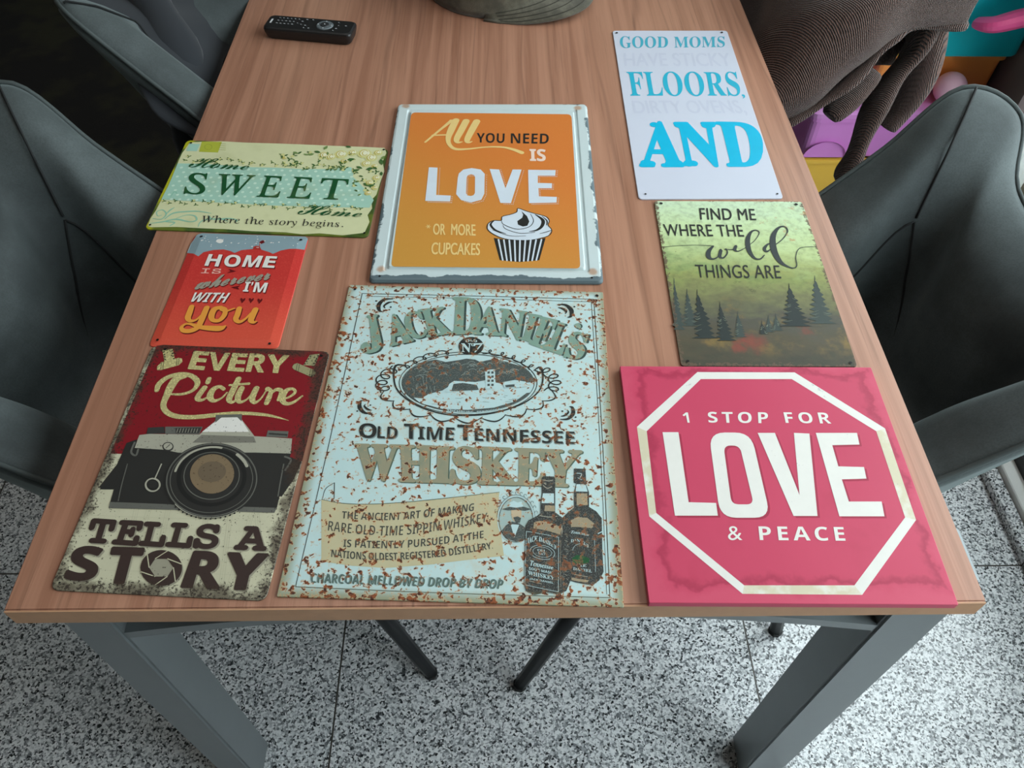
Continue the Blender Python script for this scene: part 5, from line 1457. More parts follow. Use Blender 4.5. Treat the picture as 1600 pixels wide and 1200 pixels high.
('P','engrave',4,[672,389,651,359,626,330,596,302,563,275,526,250,486,227,444,205,398,186,350,168,300,153,248,140,194,129,140,121,84,115,28,112,-28,111,-84,112,-139,116,-194,123,-247,132,-299,143,-349,156,-396,172,-442,190,-484,210,-524,232,-560,256,-592,281,-621,308,-646,337,-629,334,-468,190,-245,137,27,134,296,174,512,263,637,385]),
('P','paper',5,[-227,362,-199,475,-150,520,189,509,202,443,-190,363]),
('P','engrave',6,[-169,376,-153,476,-52,495,98,472,124,407]),
('P','paper',6,[176,683,283,703,304,437,197,419]),
('P','engrave',7,[204,665,230,668,231,637,205,633]),
('P','engrave',7,[245,667,271,670,273,638,247,635]),
('P','engrave',7,[207,606,233,610,234,578,208,575]),
('P','engrave',7,[248,608,274,612,275,580,249,577]),
('P','engrave',7,[209,548,235,552,237,521,211,517]),
('P','engrave',7,[250,550,276,554,278,522,252,519]),
('P','engrave',7,[212,491,238,494,239,463,214,460]),
('P','engrave',7,[253,493,279,496,280,465,254,462]),
('P','paper',6,[374,521,504,558,625,539,627,467,396,441]),
('P','engrave',7,[404,482,505,498,506,462,410,451]),
('S','engrave2',4,0,[-331,297,4,-303,293,4],[-80,240,4,-59,236,4],[174,248,4,243,246,4],[412,260,4,478,258,4],[216,355,4,262,352,4],[399,342,4,434,339,4],[-14,265,4,35,263,4],[483,300,4,550,298,4],[357,284,4,379,280,4],[-60,294,4,-33,291,4],[168,302,4,241,300,4],[392,321,4,416,317,4],[-102,230,4,-57,227,4],[-364,199,4,-307,197,4],[448,287,4,515,285,4],[-121,285,4,-53,283,4]),
('T','LYNCHBURG  TENNESSEE','sansb','paper',5,0,1,[-223,138,82,118,387,171],[-221,111,84,89,388,144]),
 ],
 'scroll_ornament': [
('S','ink',3,0,[-757,684,13,-735,707,13,-704,718,13,-673,717,13,-654,706,13,-651,693,13,-663,686,13,-682,691,13,-698,709,13,-701,736,13,-688,763,13,-660,783,13,-625,790,13,-595,785,13,-577,772,13,-577,759,13,-590,754,13,-607,762,13,-618,782,13,-615,809,13,-594,834,13,-561,850,13,-524,853,13,-495,844,13,-481,829,13,-483,816,13,-496,814,13,-511,825,13,-517,847,13,-507,873,13,-480,895,13,-443,907,13,-405,904,13,-378,891,13,-367,875,13,-372,864,13,-385,864,13,-397,877,13,-397,900,13,-380,925,13,-348,943,13,-308,950,13,-271,943,13,-247,926,13,-240,909,13,-247,899,13,-260,901,13,-268,917,13,-263,940,13,-240,962,13,-204,977,13],[665,712,13,655,739,13,659,764,13,673,781,13,691,787,13,703,782,13,701,770,13,684,758,13,656,753,13,622,759,13,593,776,13,576,801,13,574,826,13,584,846,13,599,854,13,611,851,13,612,839,13,598,825,13,570,816,13,535,818,13,501,831,13,478,853,13,468,878,13,473,899,13,486,910,13,498,909,13,501,898,13,490,882,13,464,870,13,428,866,13,391,875,13,362,894,13,347,917,13,346,939,13,356,952,13,368,953,13,373,943,13,365,927,13,342,911,13,307,903,13,268,906,13,234,921,13,213,943,13,207,965,13,213,979,13,224,983,13,232,974,13,227,957,13,207,939,13,175,926,13,135,925,13],[-916,327,14,-930,365,15,-917,399,15,-887,417,15,-855,415,15,-837,398,15,-843,375,15,-873,360,14,-916,361,15,-958,382,15,-983,418,15,-981,457,15,-956,487,15,-918,499,15,-884,491,15,-869,470,15,-879,449,15,-911,439,15,-951,448,15,-983,476,15,-993,515,15,-977,553,15,-940,577,15,-896,581,15,-862,568,15,-851,545,15,-865,526,15,-897,523,15,-931,539,15,-951,573,15,-946,613,15,-916,647,15,-869,664,15,-822,661,15,-790,642,15,-784,618,15,-801,603,15,-830,606,15,-856,630,15,-863,667,15,-843,706,15],[826,429,15,856,461,15,899,480,15,941,482,15,970,469,15,978,448,15,964,431,15,934,427,15,901,438,15,878,466,15,873,503,15,891,539,15,924,564,15,963,573,15,994,565,15,1005,546,15,994,527,15,963,516,15,924,521,15,890,543,15,871,577,15,874,615,15,897,646,15,930,661,15,960,659,15,975,643,15,967,622,15,937,605,15,894,603,15,850,618,15,819,648,15,807,685,15,818,720,15,843,741,15,870,745,15,887,733,15,883,711,15,856,690,15,812,680,15,761,687,15,718,711,15],[909,428,8,944,366,14,942,331,19,890,295,14,801,285,8],[809,292,8,816,226,14,792,187,18,727,166,14,631,171,8],[643,177,8,622,111,14,579,73,18,506,67,14,411,86,8],[425,90,8,379,30,14,321,-4,18,246,4,14,158,38,8],[173,40,8,106,-13,14,38,-38,18,-34,-18,14,-107,29,8],[-92,28,8,-175,-13,14,-248,-26,18,-310,3,14,-363,60,8],[-349,57,8,-441,29,14,-514,30,18,-562,65,14,-590,128,8],[-578,123,8,-673,111,14,-740,127,18,-768,164,14,-769,230,8],[-760,223,8,-849,226,14,-905,258,18,-911,293,14,-885,357,8],[-681,718,6,-804,713,28,-805,542,19,-733,354,17,-521,176,16,-240,74,16,31,62,16,299,106,16,585,232,16,766,413,17,811,606,19,782,752,28,707,700,6],[-957,1736,10,-1057,1726,34,-1113,1639,52,-1094,1542,33,-1051,1524,9],[-961,1688,7,-1010,1671,29,-1050,1619,21,-1032,1580,7]),
('D','ink',3,[-1154,1694,12,-971,1603,12]),
('S','ink',3,0,[972,1724,10,1073,1723,34,1138,1641,52,1131,1544,33,1090,1523,9],[982,1677,7,1032,1665,28,1078,1617,21,1065,1577,7]),
('D','ink',3,[1174,1699,12,1001,1594,12]),
('S','ink',3,0,[-967,52,8,-1048,54,28,-1111,119,44,-1118,199,29,-1088,216,8],[-980,90,6,-1022,100,24,-1065,139,18,-1060,171,6]),
('D','ink',3,[-1132,73,10,-1006,157,10]),
('S','ink',3,0,[993,50,8,1073,58,28,1128,128,44,1125,207,28,1092,222,8],[1001,89,6,1042,102,24,1080,144,18,1070,175,6]),
('D','ink',3,[1155,84,10,1018,157,10]),
 ],
 'lettering': [
('T','O','sansb','paleshade',2,0,1,[-1076,-89,-895,-89],[-1053,-270,-876,-275]),
('T','O','sansb','ink',3,-0.004,1,[-1087,-79,-906,-79],[-1064,-261,-887,-266]),
 ],
 'lettering|1': [
('T','LD','sansb','paleshade',2,0,1,[-878,-123,-674,-122],[-865,-270,-664,-274]),
('T','LD','sansb','ink',3,-0.004,1,[-890,-113,-685,-113],[-876,-260,-675,-265]),
 ],
 'lettering|2': [
('T','T','sansb','paleshade',2,0,1,[-614,-78,-464,-77],[-592,-266,-453,-268]),
('T','T','sansb','ink',3,-0.004,1,[-625,-69,-475,-68],[-603,-257,-464,-259]),
 ],
 'lettering|3': [
('T','IME','sansb','paleshade',2,0,1,[-465,-109,-88,-109],[-449,-268,-88,-268]),
('T','IME','sansb','ink',3,-0.004,1,[-476,-100,-99,-100],[-460,-259,-99,-259]),
 ],
 'lettering|4': [
('T','T','sansb','paleshade',2,0,1,[-61,-69,104,-70],[-43,-262,108,-263]),
('T','T','sansb','ink',3,-0.004,1,[-72,-59,94,-60],[-54,-253,97,-254]),
 ],
 'lettering|5': [
('T','ENNESSEE','sansb','paleshade',2,0,1,[118,-106,1149,-110],[131,-267,1145,-269]),
('T','ENNESSEE','sansb','ink',3,-0.004,1,[108,-97,1139,-101],[121,-258,1136,-259]),
 ],
 'banner_picture': [
('P','beige',1,[-1317,-999,-1121,-1033,-866,-1036,-490,-998,-70,-933,395,-854,383,-990,395,-1133,435,-1365,462,-1533,181,-1576,-217,-1645,-612,-1692,-914,-1681,-1201,-1648]),
('S','ink',2,0,[-1222,-807,5,-1296,-880,7,-1307,-998,4],[-1222,-807,7,-1196,-987,7]),
('S','shade2',2,0,[-1317,-999,4,-1121,-1033,7,-866,-1036,7,-490,-998,7,-70,-933,7,395,-854,5]),
 ],
 'lettering|6': [
('T','THE ANCIENT ART OF MAKING','sansb','ink2',3,-0.01,1,[-1094,-1121,-832,-1126,-560,-1116,-229,-1061,157,-988],[-1087,-1200,-821,-1206,-551,-1196,-222,-1147,155,-1071]),
 ],
 'lettering|7': [
('T','RARE OLD-TIME SIPPIN WHISKEY','sansb','ink2',3,-0.02,1,[-1203,-1230,-876,-1260,-544,-1257,-134,-1188,288,-1085],[-1195,-1337,-860,-1366,-531,-1363,-105,-1288,287,-1189]),
 ],
 'lettering|8': [
('T','IS PATIENTLY PURSUED AT THE','sansb','ink2',3,-0.01,1,[-1033,-1418,-790,-1423,-526,-1411,-161,-1364,261,-1279],[-1025,-1495,-780,-1499,-516,-1490,-154,-1443,265,-1357]),
 ],
 'lettering|9': [
('T','NATIONS OLDEST REGISTERED DISTILLERY.','sansb','ink2',3,-0.005,1,[-1126,-1525,-835,-1542,-511,-1535,-109,-1487,344,-1396],[-1119,-1601,-824,-1617,-502,-1607,-83,-1559,358,-1463]),
 ],
 'lettering|10': [
('T','CHARCOAL MELLOWED DROP BY DROP','sansb','shade2',2,-0.02,1,[-1261,-1771,472,-1772],[-1254,-1863,456,-1863]),
('T','CHARCOAL MELLOWED DROP BY DROP','sansb','slate',3,-0.02,1,[-1270,-1765,464,-1766],[-1263,-1857,448,-1857]),
 ],
 'portrait_picture': [
('P','mist',2,[722,-1148,721,-1185,715,-1222,706,-1256,694,-1288,678,-1316,660,-1340,639,-1360,617,-1375,593,-1384,569,-1388,544,-1386,520,-1378,497,-1365,475,-1347,456,-1324,439,-1297,425,-1266,414,-1233,407,-1197,403,-1160,404,-1122,408,-1085,416,-1050,428,-1017,444,-987,462,-962,483,-941,506,-925,531,-915,556,-911,582,-913,607,-921,631,-935,653,-955,673,-979,689,-1007,703,-1040,713,-1074,720,-1111]),
('S','ink',4,1,[722,-1148,4,721,-1182,4,716,-1216,4,709,-1248,4,699,-1278,4,686,-1305,4,670,-1329,4,652,-1350,4,633,-1367,4,612,-1379,4,591,-1387,4,569,-1390,4,546,-1388,4,524,-1382,4,503,-1371,4,483,-1356,4,464,-1337,4,448,-1314,4,433,-1287,4,421,-1258,4,412,-1227,4,406,-1194,4,403,-1160,4,403,-1125,4,407,-1091,5,414,-1059,5,424,-1027,5,436,-999,5,452,-973,5,470,-951,5,489,-933,5,511,-920,5,533,-912,5,556,-908,5,579,-910,5,602,-917,5,624,-928,5,645,-945,5,664,-965,5,681,-990,5,695,-1017,5,706,-1048,5,715,-1080,5,720,-1114,4]),
('S','paper',2,1,[735,-1148,9,733,-1184,9,729,-1219,9,721,-1253,9,709,-1285,9,695,-1314,9,678,-1340,9,659,-1362,9,639,-1379,9,616,-1392,9,593,-1400,9,569,-1404,9,545,-1402,9,521,-1396,9,498,-1384,9,477,-1368,9,456,-1348,9,438,-1323,9,423,-1296,9,410,-1265,9,400,-1231,9,394,-1196,9,390,-1160,9,391,-1124,9,395,-1088,9,402,-1053,9,412,-1020,9,426,-989,9,443,-962,9,462,-939,9,484,-920,9,507,-906,9,531,-897,9,556,-893,9,581,-895,9,606,-902,9,629,-915,9,652,-932,9,672,-954,9,690,-980,9,706,-1009,9,718,-1041,9,727,-1076,9,733,-1111,9]),
('S','ink',3,0,[380,-1137,3,380,-1117,3,382,-1098,3,385,-1078,3,389,-1059,3,394,-1041,3,400,-1023,4,407,-1005,4,414,-989,4,423,-973,4,432,-958,4,442,-945,4,453,-932,4,464,-921,4,476,-911,4,488,-902,4,501,-895,4,514,-889,4,528,-885,4,542,-882,4,556,-881,4,569,-881,4,583,-883,4,597,-886,4,610,-891,4,624,-897,4,637,-905,4,649,-914,4,661,-924,4,672,-936,4,683,-949,4,693,-963,4,702,-978,4,711,-994,4,718,-1011,4,725,-1029,3,731,-1047,3,736,-1065,3,740,-1085,3,743,-1104,3,745,-1124,3],[383,-1066,3,379,-1072,3,374,-1076,3,367,-1075,3,361,-1071,3,358,-1064,3,358,-1057,3,362,-1050,3,368,-1047,3],[398,-1013,4,394,-1018,4,387,-1020,4,381,-1018,4,376,-1013,4,374,-1005,4,376,-998,4,380,-992,4,387,-990,4],[421,-965,4,415,-970,4,409,-970,4,403,-966,4,399,-960,4,398,-952,4,401,-945,4,407,-941,4,414,-941,4],[450,-926,4,444,-929,4,437,-928,4,432,-923,4,429,-915,4,430,-908,4,435,-902,4,441,-899,4,448,-900,4],[484,-897,4,478,-898,4,471,-895,4,467,-889,4,466,-881,4,468,-874,4,474,-869,4,480,-868,4,487,-871,4],[522,-879,4,515,-878,4,510,-874,4,507,-867,4,507,-859,4,511,-853,4,517,-849,4,524,-850,4,529,-854,4],[562,-873,4,556,-871,4,551,-866,4,549,-858,4,551,-850,4,556,-845,4,562,-843,4,569,-845,4,573,-850,4],[602,-880,4,596,-876,4,592,-870,4,592,-862,4,595,-855,4,601,-851,4,608,-850,4,614,-854,4,617,-861,4],[640,-899,4,635,-894,4,632,-887,4,633,-879,4,638,-873,4,644,-870,4,651,-872,4,656,-876,4,658,-884,4],[674,-929,4,670,-923,4,669,-916,4,672,-908,4,677,-904,4,684,-902,4,690,-905,4,694,-911,4,695,-919,4],[703,-970,4,701,-963,4,701,-955,4,705,-949,4,711,-945,4,717,-945,4,723,-950,4,726,-957,4,725,-964,4],[726,-1018,4,725,-1010,4,727,-1003,4,731,-997,4,738,-995,4,744,-997,4,749,-1003,4,750,-1010,4,749,-1018,4],[742,-1071,3,741,-1064,3,745,-1057,3,750,-1053,3,757,-1052,3,763,-1056,3,766,-1062,3,766,-1070,3,763,-1077,3]),
('P','paper',3,[492,-1016,498,-969,536,-947,574,-966,611,-950,629,-1011,559,-1026]),
('P','engrave',4,[426,-1046,494,-1016,559,-1024,629,-1009,710,-1035,646,-1054,560,-1045,485,-1056]),
('P','skin',3,[512,-1050,613,-1046,613,-1122,579,-1183,536,-1167,517,-1113]),
('P','engrave',4,[535,-1131,578,-1117,610,-1134,600,-1183,563,-1190]),
('P','engrave',3,[424,-1284,469,-1217,523,-1173,595,-1192,660,-1240,705,-1297,662,-1358,569,-1386,473,-1353]),
('P','paper',4,[513,-1204,594,-1207,552,-1344]),
 ],
 'bottle_picture': [
('P','bottle',3,[1004,-1114,1064,-1047,1116,-1000,1120,-824,1144,-730,1120,-722,1125,-555,1239,-554,1243,-717,1239,-730,1266,-825,1261,-988,1330,-1035,1378,-1106,1370,-1459,1372,-1660,1331,-1744,1269,-1795,1133,-1776,1073,-1759,1035,-1584]),
('P','paper',4,[1146,-738,1234,-735,1253,-819,1133,-820]),
('P','amberd',4,[1144,-842,1247,-839,1249,-970,1141,-974]),
('P','amberd',4,[1084,-1141,1149,-1102,1244,-1111,1306,-1169,1283,-1217,1146,-1210,1083,-1213]),
('S','paper',4,0,[1149,-610,7,1198,-615,7,1181,-661,7],[1159,-662,5,1202,-687,5]),
('T','Tennessee','serifi','paper',5,0.01,1,[1087,-1251,1166,-1257,1255,-1278],[1081,-1281,1165,-1288,1249,-1304]),
('T',"DANIEL'S",'serifb','paper',5,0,1,[1080,-1342,1164,-1339,1246,-1394],[1080,-1375,1163,-1372,1240,-1427]),
('P','green',4,[1087,-1537,1129,-1501,1181,-1505,1247,-1531,1240,-1576,1158,-1590,1097,-1581]),
('S','paper',5,0,[1095,-1457,3,1096,-1448,3,1098,-1439,3,1101,-1431,3,1106,-1422,3,1111,-1415,3,1118,-1408,3,1125,-1401,3,1134,-1396,3,1142,-1392,3,1152,-1389,3,1162,-1386,3,1171,-1386,3,1181,-1386,3,1191,-1387,3,1200,-1390,3,1209,-1393,3,1217,-1398,3,1224,-1404,3,1230,-1410,3,1235,-1418,3]),
('T','KE','serifb','paper',5,0,1,[1143,-1589,1219,-1594],[1142,-1613,1217,-1620]),
('T','DANIEL','serifb','paper',5,0,1,[1096,-1626,1269,-1644],[1095,-1653,1266,-1673]),
('S','grey',5,0,[1105,-1697,6,1226,-1715,6]),
('P','amberd',4,[1079,-1726,1154,-1739,1235,-1747,1224,-1769,1134,-1762,1078,-1753]),
('S','paper',5,0,[1334,-1275,9,1382,-1249,9],[1300,-1334,3,1299,-1663,3]),
('P','bottle',5,[654,-1216,682,-1156,764,-1104,796,-1073,795,-968,808,-849,802,-682,821,-659,926,-658,937,-681,936,-844,935,-1061,978,-1096,1052,-1154,1078,-1213,1069,-1759,1031,-1857,971,-1893,851,-1876,751,-1905,671,-1869,655,-1806]),
('S','grey',6,0,[821,-701,10,871,-712,10,915,-700,10],[818,-765,10,860,-796,10,904,-775,10],[827,-739,12,849,-752,12]),
('P','paper',6,[816,-855,923,-853,925,-963,804,-965]),
('P','amberd',6,[836,-989,929,-988,931,-1052,832,-1051]),
('P','amberd',6,[733,-1178,786,-1158,871,-1167,998,-1225,981,-1297,850,-1259,728,-1240]),
('S','silver',6,0,[786,-1101,7,871,-1115,7,956,-1103,7],[998,-1204,6,997,-1287,6]),
('S','paper',6,0,[663,-1275,4,816,-1299,4,965,-1326,4],[965,-1326,4,959,-1870,4],[959,-1870,4,811,-1843,4,658,-1812,4],[658,-1812,4,660,-1541,4,663,-1275,4]),
('T',"JACK DANIEL'S",'serifb','paper',7,0.01,1,[670,-1346,756,-1319,850,-1351,946,-1417],[673,-1415,756,-1380,850,-1402,935,-1454]),
('S','paper',7,1,[928,-1506,4,925,-1516,4,919,-1526,4,911,-1535,4,900,-1543,4,887,-1550,4,872,-1555,4,856,-1558,4,839,-1559,4,821,-1559,4,804,-1557,4,786,-1554,4,769,-1548,4,753,-1542,4,739,-1534,4,726,-1524,4,716,-1514,4,708,-1503,4,702,-1492,4,700,-1481,4,700,-1470,4,703,-1459,4,709,-1449,4,717,-1440,4,728,-1432,4,741,-1425,4,756,-1420,4,772,-1417,4,789,-1415,4,807,-1416,4,825,-1418,4,843,-1421,4,860,-1427,4,876,-1434,4,890,-1442,4,903,-1451,4,913,-1461,4,921,-1472,4,926,-1483,4,929,-1495,4],[900,-1499,3,897,-1507,3,892,-1515,3,884,-1522,3,875,-1528,3,863,-1532,3,850,-1535,3,836,-1537,3,822,-1536,3,807,-1535,3,792,-1532,3,778,-1527,3,765,-1522,3,753,-1515,3,744,-1507,3,736,-1499,3,731,-1490,3,729,-1481,3,728,-1472,3,731,-1464,3,736,-1456,3,744,-1449,3,753,-1443,3,765,-1439,3,778,-1436,3,792,-1434,3,807,-1434,3,822,-1436,3,837,-1439,3,851,-1443,3,864,-1449,3,875,-1456,3,885,-1464,3,892,-1472,3,897,-1481,3,900,-1490,3]),
('T','Old','serifb','paper',7,0,1,[769,-1453,838,-1460],[770,-1478,838,-1485]),
('T','No7','serifb','paper',7,0,1,[773,-1485,842,-1491],[773,-1510,842,-1519]),
('T','Tennessee','serifi','paper',7,0.015,1,[705,-1571,914,-1621],[704,-1624,912,-1657]),
('T','SOUR MASH','sansb','paper',7,0,1,[693,-1638,908,-1677],[694,-1665,908,-1701]),
('T','WHISKEY','serifb','paper',7,0.01,1,[686,-1676,924,-1722],[687,-1716,922,-1760]),
('T','JACK DANIEL','sansb','paper',7,0,1,[699,-1743,914,-1777],[699,-1763,913,-1799]),
('S','grey',7,0,[695,-1774,6,811,-1800,6],[986,-1357,3,979,-1586,3,982,-1826,3],[1037,-1309,4,1052,-1326,4],[1021,-1354,4,1051,-1370,4],[1049,-1397,4,1048,-1414,4],[1024,-1441,4,1056,-1457,4],[1050,-1484,4,1040,-1501,4],[1018,-1528,4,1044,-1544,4],[1016,-1571,4,1055,-1586,4],[1029,-1613,4,1059,-1629,4],[1018,-1655,4,1034,-1671,4],[1018,-1697,4,1041,-1713,4],[1033,-1738,4,1048,-1754,4],[1037,-1779,4,1033,-1796,4]),
 ],
 'mounting_hole': [
('D','hole',4,[1445,1891,20,-1431,1875,17]),
 ],
},
'find': {
 'plate': [
('O',[-991,1403,989,1440,970,-1450,-993,-1480]),
 ],
 'tree_picture': [
('P','pinefar',2,[-905,-96,-908,-119,-911,-175,-907,-208,-904,-264,-907,-295,-899,-351,-907,-382,-892,-437,-907,-468,-885,-522,-907,-553,-888,-606,-908,-637,-883,-690,-909,-720,-882,-772,-909,-802,-870,-853,-910,-884,-875,-934,-1014,-937,-975,-892,-1022,-857,-968,-811,-994,-774,-962,-729,-991,-692,-955,-645,-982,-608,-948,-561,-970,-524,-941,-476,-957,-438,-934,-390,-945,-352,-926,-303,-933,-264,-918,-215,-918,-176,-909,-126]),
('S','pinefar',2,0,[-904,-85,4,-911,-162,11]),
('S','pinelight',3,0,[-919,-501,2,-907,-523,5,-896,-515,2],[-953,-828,2,-982,-849,5,-1000,-843,2],[-920,-559,2,-907,-581,5,-894,-573,2],[-955,-854,2,-984,-875,5,-1004,-869,2],[-917,-437,2,-908,-459,5,-898,-451,2],[-935,-543,2,-953,-565,5,-964,-558,2],[-917,-451,2,-908,-473,5,-898,-466,2]),
('P','pinefar',2,[-773,-270,-776,-293,-778,-334,-772,-355,-767,-396,-770,-416,-754,-457,-768,-477,-754,-518,-767,-538,-747,-578,-765,-598,-737,-638,-764,-658,-722,-697,-763,-717,-734,-756,-762,-776,-716,-814,-761,-834,-717,-872,-894,-876,-847,-843,-884,-818,-840,-785,-886,-759,-833,-726,-874,-700,-826,-666,-852,-640,-818,-607,-843,-580,-811,-546,-832,-520,-803,-486,-815,-458,-795,-424,-802,-397,-787,-362,-785,-335,-777,-300]),
('S','pinefar',2,0,[-771,-260,4,-779,-335,10]),
('S','pinelight',3,0,[-802,-590,2,-824,-612,5,-838,-606,2],[-780,-483,2,-770,-505,5,-760,-497,2],[-780,-479,2,-770,-500,5,-760,-493,2],[-807,-653,2,-834,-675,5,-851,-668,2],[-785,-789,2,-754,-809,5,-728,-802,2],[-815,-744,2,-848,-766,5,-870,-759,2],[-802,-598,2,-825,-620,5,-840,-613,2]),
('P','pine',3,[-651,-280,-654,-302,-658,-356,-644,-385,-632,-437,-637,-467,-621,-518,-630,-547,-609,-598,-624,-627,-582,-677,-617,-706,-564,-755,-612,-785,-567,-833,-606,-862,-554,-910,-601,-939,-546,-986,-596,-1014,-521,-1061,-822,-1067,-725,-1024,-782,-991,-719,-948,-774,-915,-712,-871,-780,-838,-705,-794,-767,-760,-698,-715,-752,-681,-691,-636,-717,-600,-683,-556,-705,-520,-675,-475,-686,-438,-666,-393,-665,-356,-655,-310]),
('S','pine',3,0,[-649,-270,4,-658,-345,10]),
('S','pinelight',4,0,[-648,-536,2,-633,-557,5,-618,-550,2],[-676,-750,2,-714,-772,5,-740,-765,2],[-685,-923,2,-737,-944,5,-772,-938,2],[-674,-710,2,-709,-732,5,-732,-725,2],[-672,-663,2,-703,-685,5,-724,-679,2],[-681,-849,2,-727,-871,5,-758,-865,2],[-676,-744,2,-714,-766,5,-739,-760,2]),
('P','pine',3,[-410,-484,-413,-506,-416,-548,-407,-569,-402,-611,-403,-632,-393,-673,-399,-694,-384,-734,-395,-755,-366,-795,-392,-816,-361,-856,-389,-877,-339,-916,-386,-937,-339,-975,-383,-996,-327,-1034,-380,-1055,-307,-1093,-545,-1098,-484,-1064,-548,-1039,-477,-1005,-532,-979,-471,-945,-510,-919,-464,-885,-500,-859,-456,-825,-497,-798,-449,-763,-478,-736,-441,-702,-461,-674,-433,-640,-442,-612,-425,-577,-423,-549,-414,-514]),
('S','pine',3,0,[-408,-475,4,-418,-548,10]),
('S','pinelight',4,0,[-442,-885,2,-476,-906,5,-498,-900,2],[-433,-765,2,-457,-787,5,-472,-780,2],[-437,-821,2,-466,-842,5,-484,-835,2],[-435,-784,2,-460,-806,5,-476,-799,2],[-433,-757,2,-456,-779,5,-470,-772,2],[-413,-726,2,-398,-746,5,-384,-739,2],[-412,-763,2,-395,-783,5,-378,-776,2]),
('P','pinefar',2,[-224,-637,-227,-659,-229,-687,-225,-698,-221,-727,-224,-737,-213,-766,-223,-776,-205,-804,-223,-815,-203,-843,-222,-854,-193,-881,-222,-892,-192,-920,-222,-931,-186,-958,-221,-969,-189,-996,-221,-1007,-178,-1033,-341,-1037,-292,-1015,-327,-999,-286,-977,-323,-961,-279,-939,-307,-922,-273,-900,-299,-884,-266,-862,-286,-845,-259,-823,-272,-806,-252,-784,-264,-767,-245,-745,-250,-727,-237,-705,-236,-688,-228,-666]),
('S','pinefar',2,0,[-222,-627,4,-232,-699,10]),
('S','pinelight',3,0,[-261,-918,2,-287,-939,5,-302,-933,2],[-248,-816,2,-265,-838,5,-273,-831,2],[-263,-940,2,-291,-961,5,-308,-955,2],[-268,-978,2,-299,-999,5,-319,-993,2],[-251,-839,2,-270,-861,5,-280,-854,2],[-248,-817,2,-265,-839,5,-274,-832,2],[-235,-835,2,-224,-856,5,-211,-848,2]),
('P','pine',3,[481,-149,476,-172,470,-220,483,-245,494,-292,488,-318,505,-365,491,-390,533,-436,494,-461,531,-506,497,-532,551,-576,499,-602,570,-646,501,-671,574,-714,503,-740,599,-782,505,-808,603,-850,208,-858,342,-818,252,-790,355,-750,267,-721,368,-681,313,-651,382,-611,324,-581,395,-541,349,-510,410,-470,377,-439,424,-399,407,-367,440,-326,426,-294,456,-253,463,-220,475,-179]),
('S','pine',3,0,[483,-139,4,469,-215,11]),
('S','pinelight',4,0,[469,-395,2,489,-416,5,509,-409,2],[429,-515,2,386,-537,5,359,-531,2],[426,-530,2,382,-553,5,354,-546,2],[395,-757,2,326,-779,5,279,-773,2],[415,-611,2,362,-634,5,327,-628,2],[431,-495,2,391,-518,5,366,-511,2],[465,-549,2,502,-570,5,535,-562,2]),
('P','pinefar',2,[826,-5,820,-29,811,-83,823,-113,827,-166,823,-196,838,-249,822,-278,858,-330,822,-360,863,-411,820,-440,853,-491,819,-520,878,-570,818,-599,891,-648,816,-677,871,-726,814,-755,898,-802,571,-809,670,-765,578,-732,685,-687,614,-654,700,-609,630,-575,715,-530,650,-495,731,-450,692,-414,747,-369,713,-333,763,-287,735,-251,780,-204,768,-167,798,-121,804,-83,818,-36]),
('S','pinefar',2,0,[828,5,4,812,-73,11]),
('S','pinelight',3,0,[736,-591,2,682,-614,5,648,-608,2],[728,-639,2,671,-662,5,634,-656,2],[780,-656,2,828,-676,5,871,-668,2],[721,-690,2,659,-712,5,618,-706,2],[782,-617,2,827,-637,5,867,-629,2],[781,-632,2,828,-652,5,868,-644,2],[789,-513,2,825,-534,5,858,-526,2]),
('P','pinefar',2,[124,-689,120,-710,119,-731,120,-735,125,-756,120,-760,129,-780,119,-785,135,-805,118,-809,135,-830,118,-834,134,-854,116,-858,137,-878,115,-883,147,-903,114,-907,147,-927,113,-931,153,-951,16,-954,57,-940,31,-929,63,-915,39,-905,70,-891,41,-880,76,-866,61,-856,83,-842,68,-831,89,-817,80,-806,96,-792,87,-781,103,-767,99,-756,111,-743,113,-731,119,-718]),
('S','pinefar',2,0,[126,-680,4,114,-751,10]),
('S','pinelight',3,0,[105,-853,2,116,-874,5,128,-867,2],[92,-845,2,74,-866,5,65,-859,2],[93,-837,2,76,-858,5,68,-852,2],[95,-830,2,79,-851,5,71,-845,2],[108,-819,2,116,-840,5,125,-832,2],[101,-895,2,116,-915,5,132,-908,2],[101,-894,2,116,-915,5,132,-908,2]),
('P','pinefar',2,[219,-663,214,-685,214,-706,216,-710,222,-730,217,-735,226,-755,218,-759,237,-780,218,-784,237,-804,218,-809,250,-828,219,-833,245,-853,219,-858,251,-877,219,-882,254,-902,218,-906,268,-926,107,-929,147,-915,105,-905,154,-890,125,-880,160,-866,135,-855,167,-841,147,-831,174,-817,158,-806,181,-792,164,-781,188,-767,177,-756,196,-742,192,-731,204,-717,207,-706,213,-692]),
('S','pinefar',2,0,[220,-654,4,208,-725,10]),
('S','pinelight',3,0,[203,-835,2,219,-855,5,235,-848,2],[177,-866,2,148,-887,5,131,-881,2],[208,-760,2,213,-781,5,222,-774,2],[182,-840,2,157,-862,5,143,-855,2],[171,-890,2,139,-912,5,120,-905,2],[205,-812,2,217,-832,5,231,-825,2],[205,-799,2,216,-820,5,229,-813,2]),
('P','pine',2,[29,-785,25,-806,25,-823,29,-824,34,-841,31,-842,41,-859,34,-860,49,-877,36,-878,53,-895,39,-896,56,-912,41,-914,66,-930,43,-932,73,-948,45,-949,76,-965,47,-967,74,-983,-45,-986,-9,-975,-44,-968,-6,-957,-35,-950,-3,-939,-35,-932,1,-922,-17,-914,4,-904,-12,-896,8,-886,-6,-878,11,-868,-2,-860,15,-850,8,-842,19,-831,18,-823,24,-813]),
('S','pine',2,0,[31,-776,4,19,-846,10]),
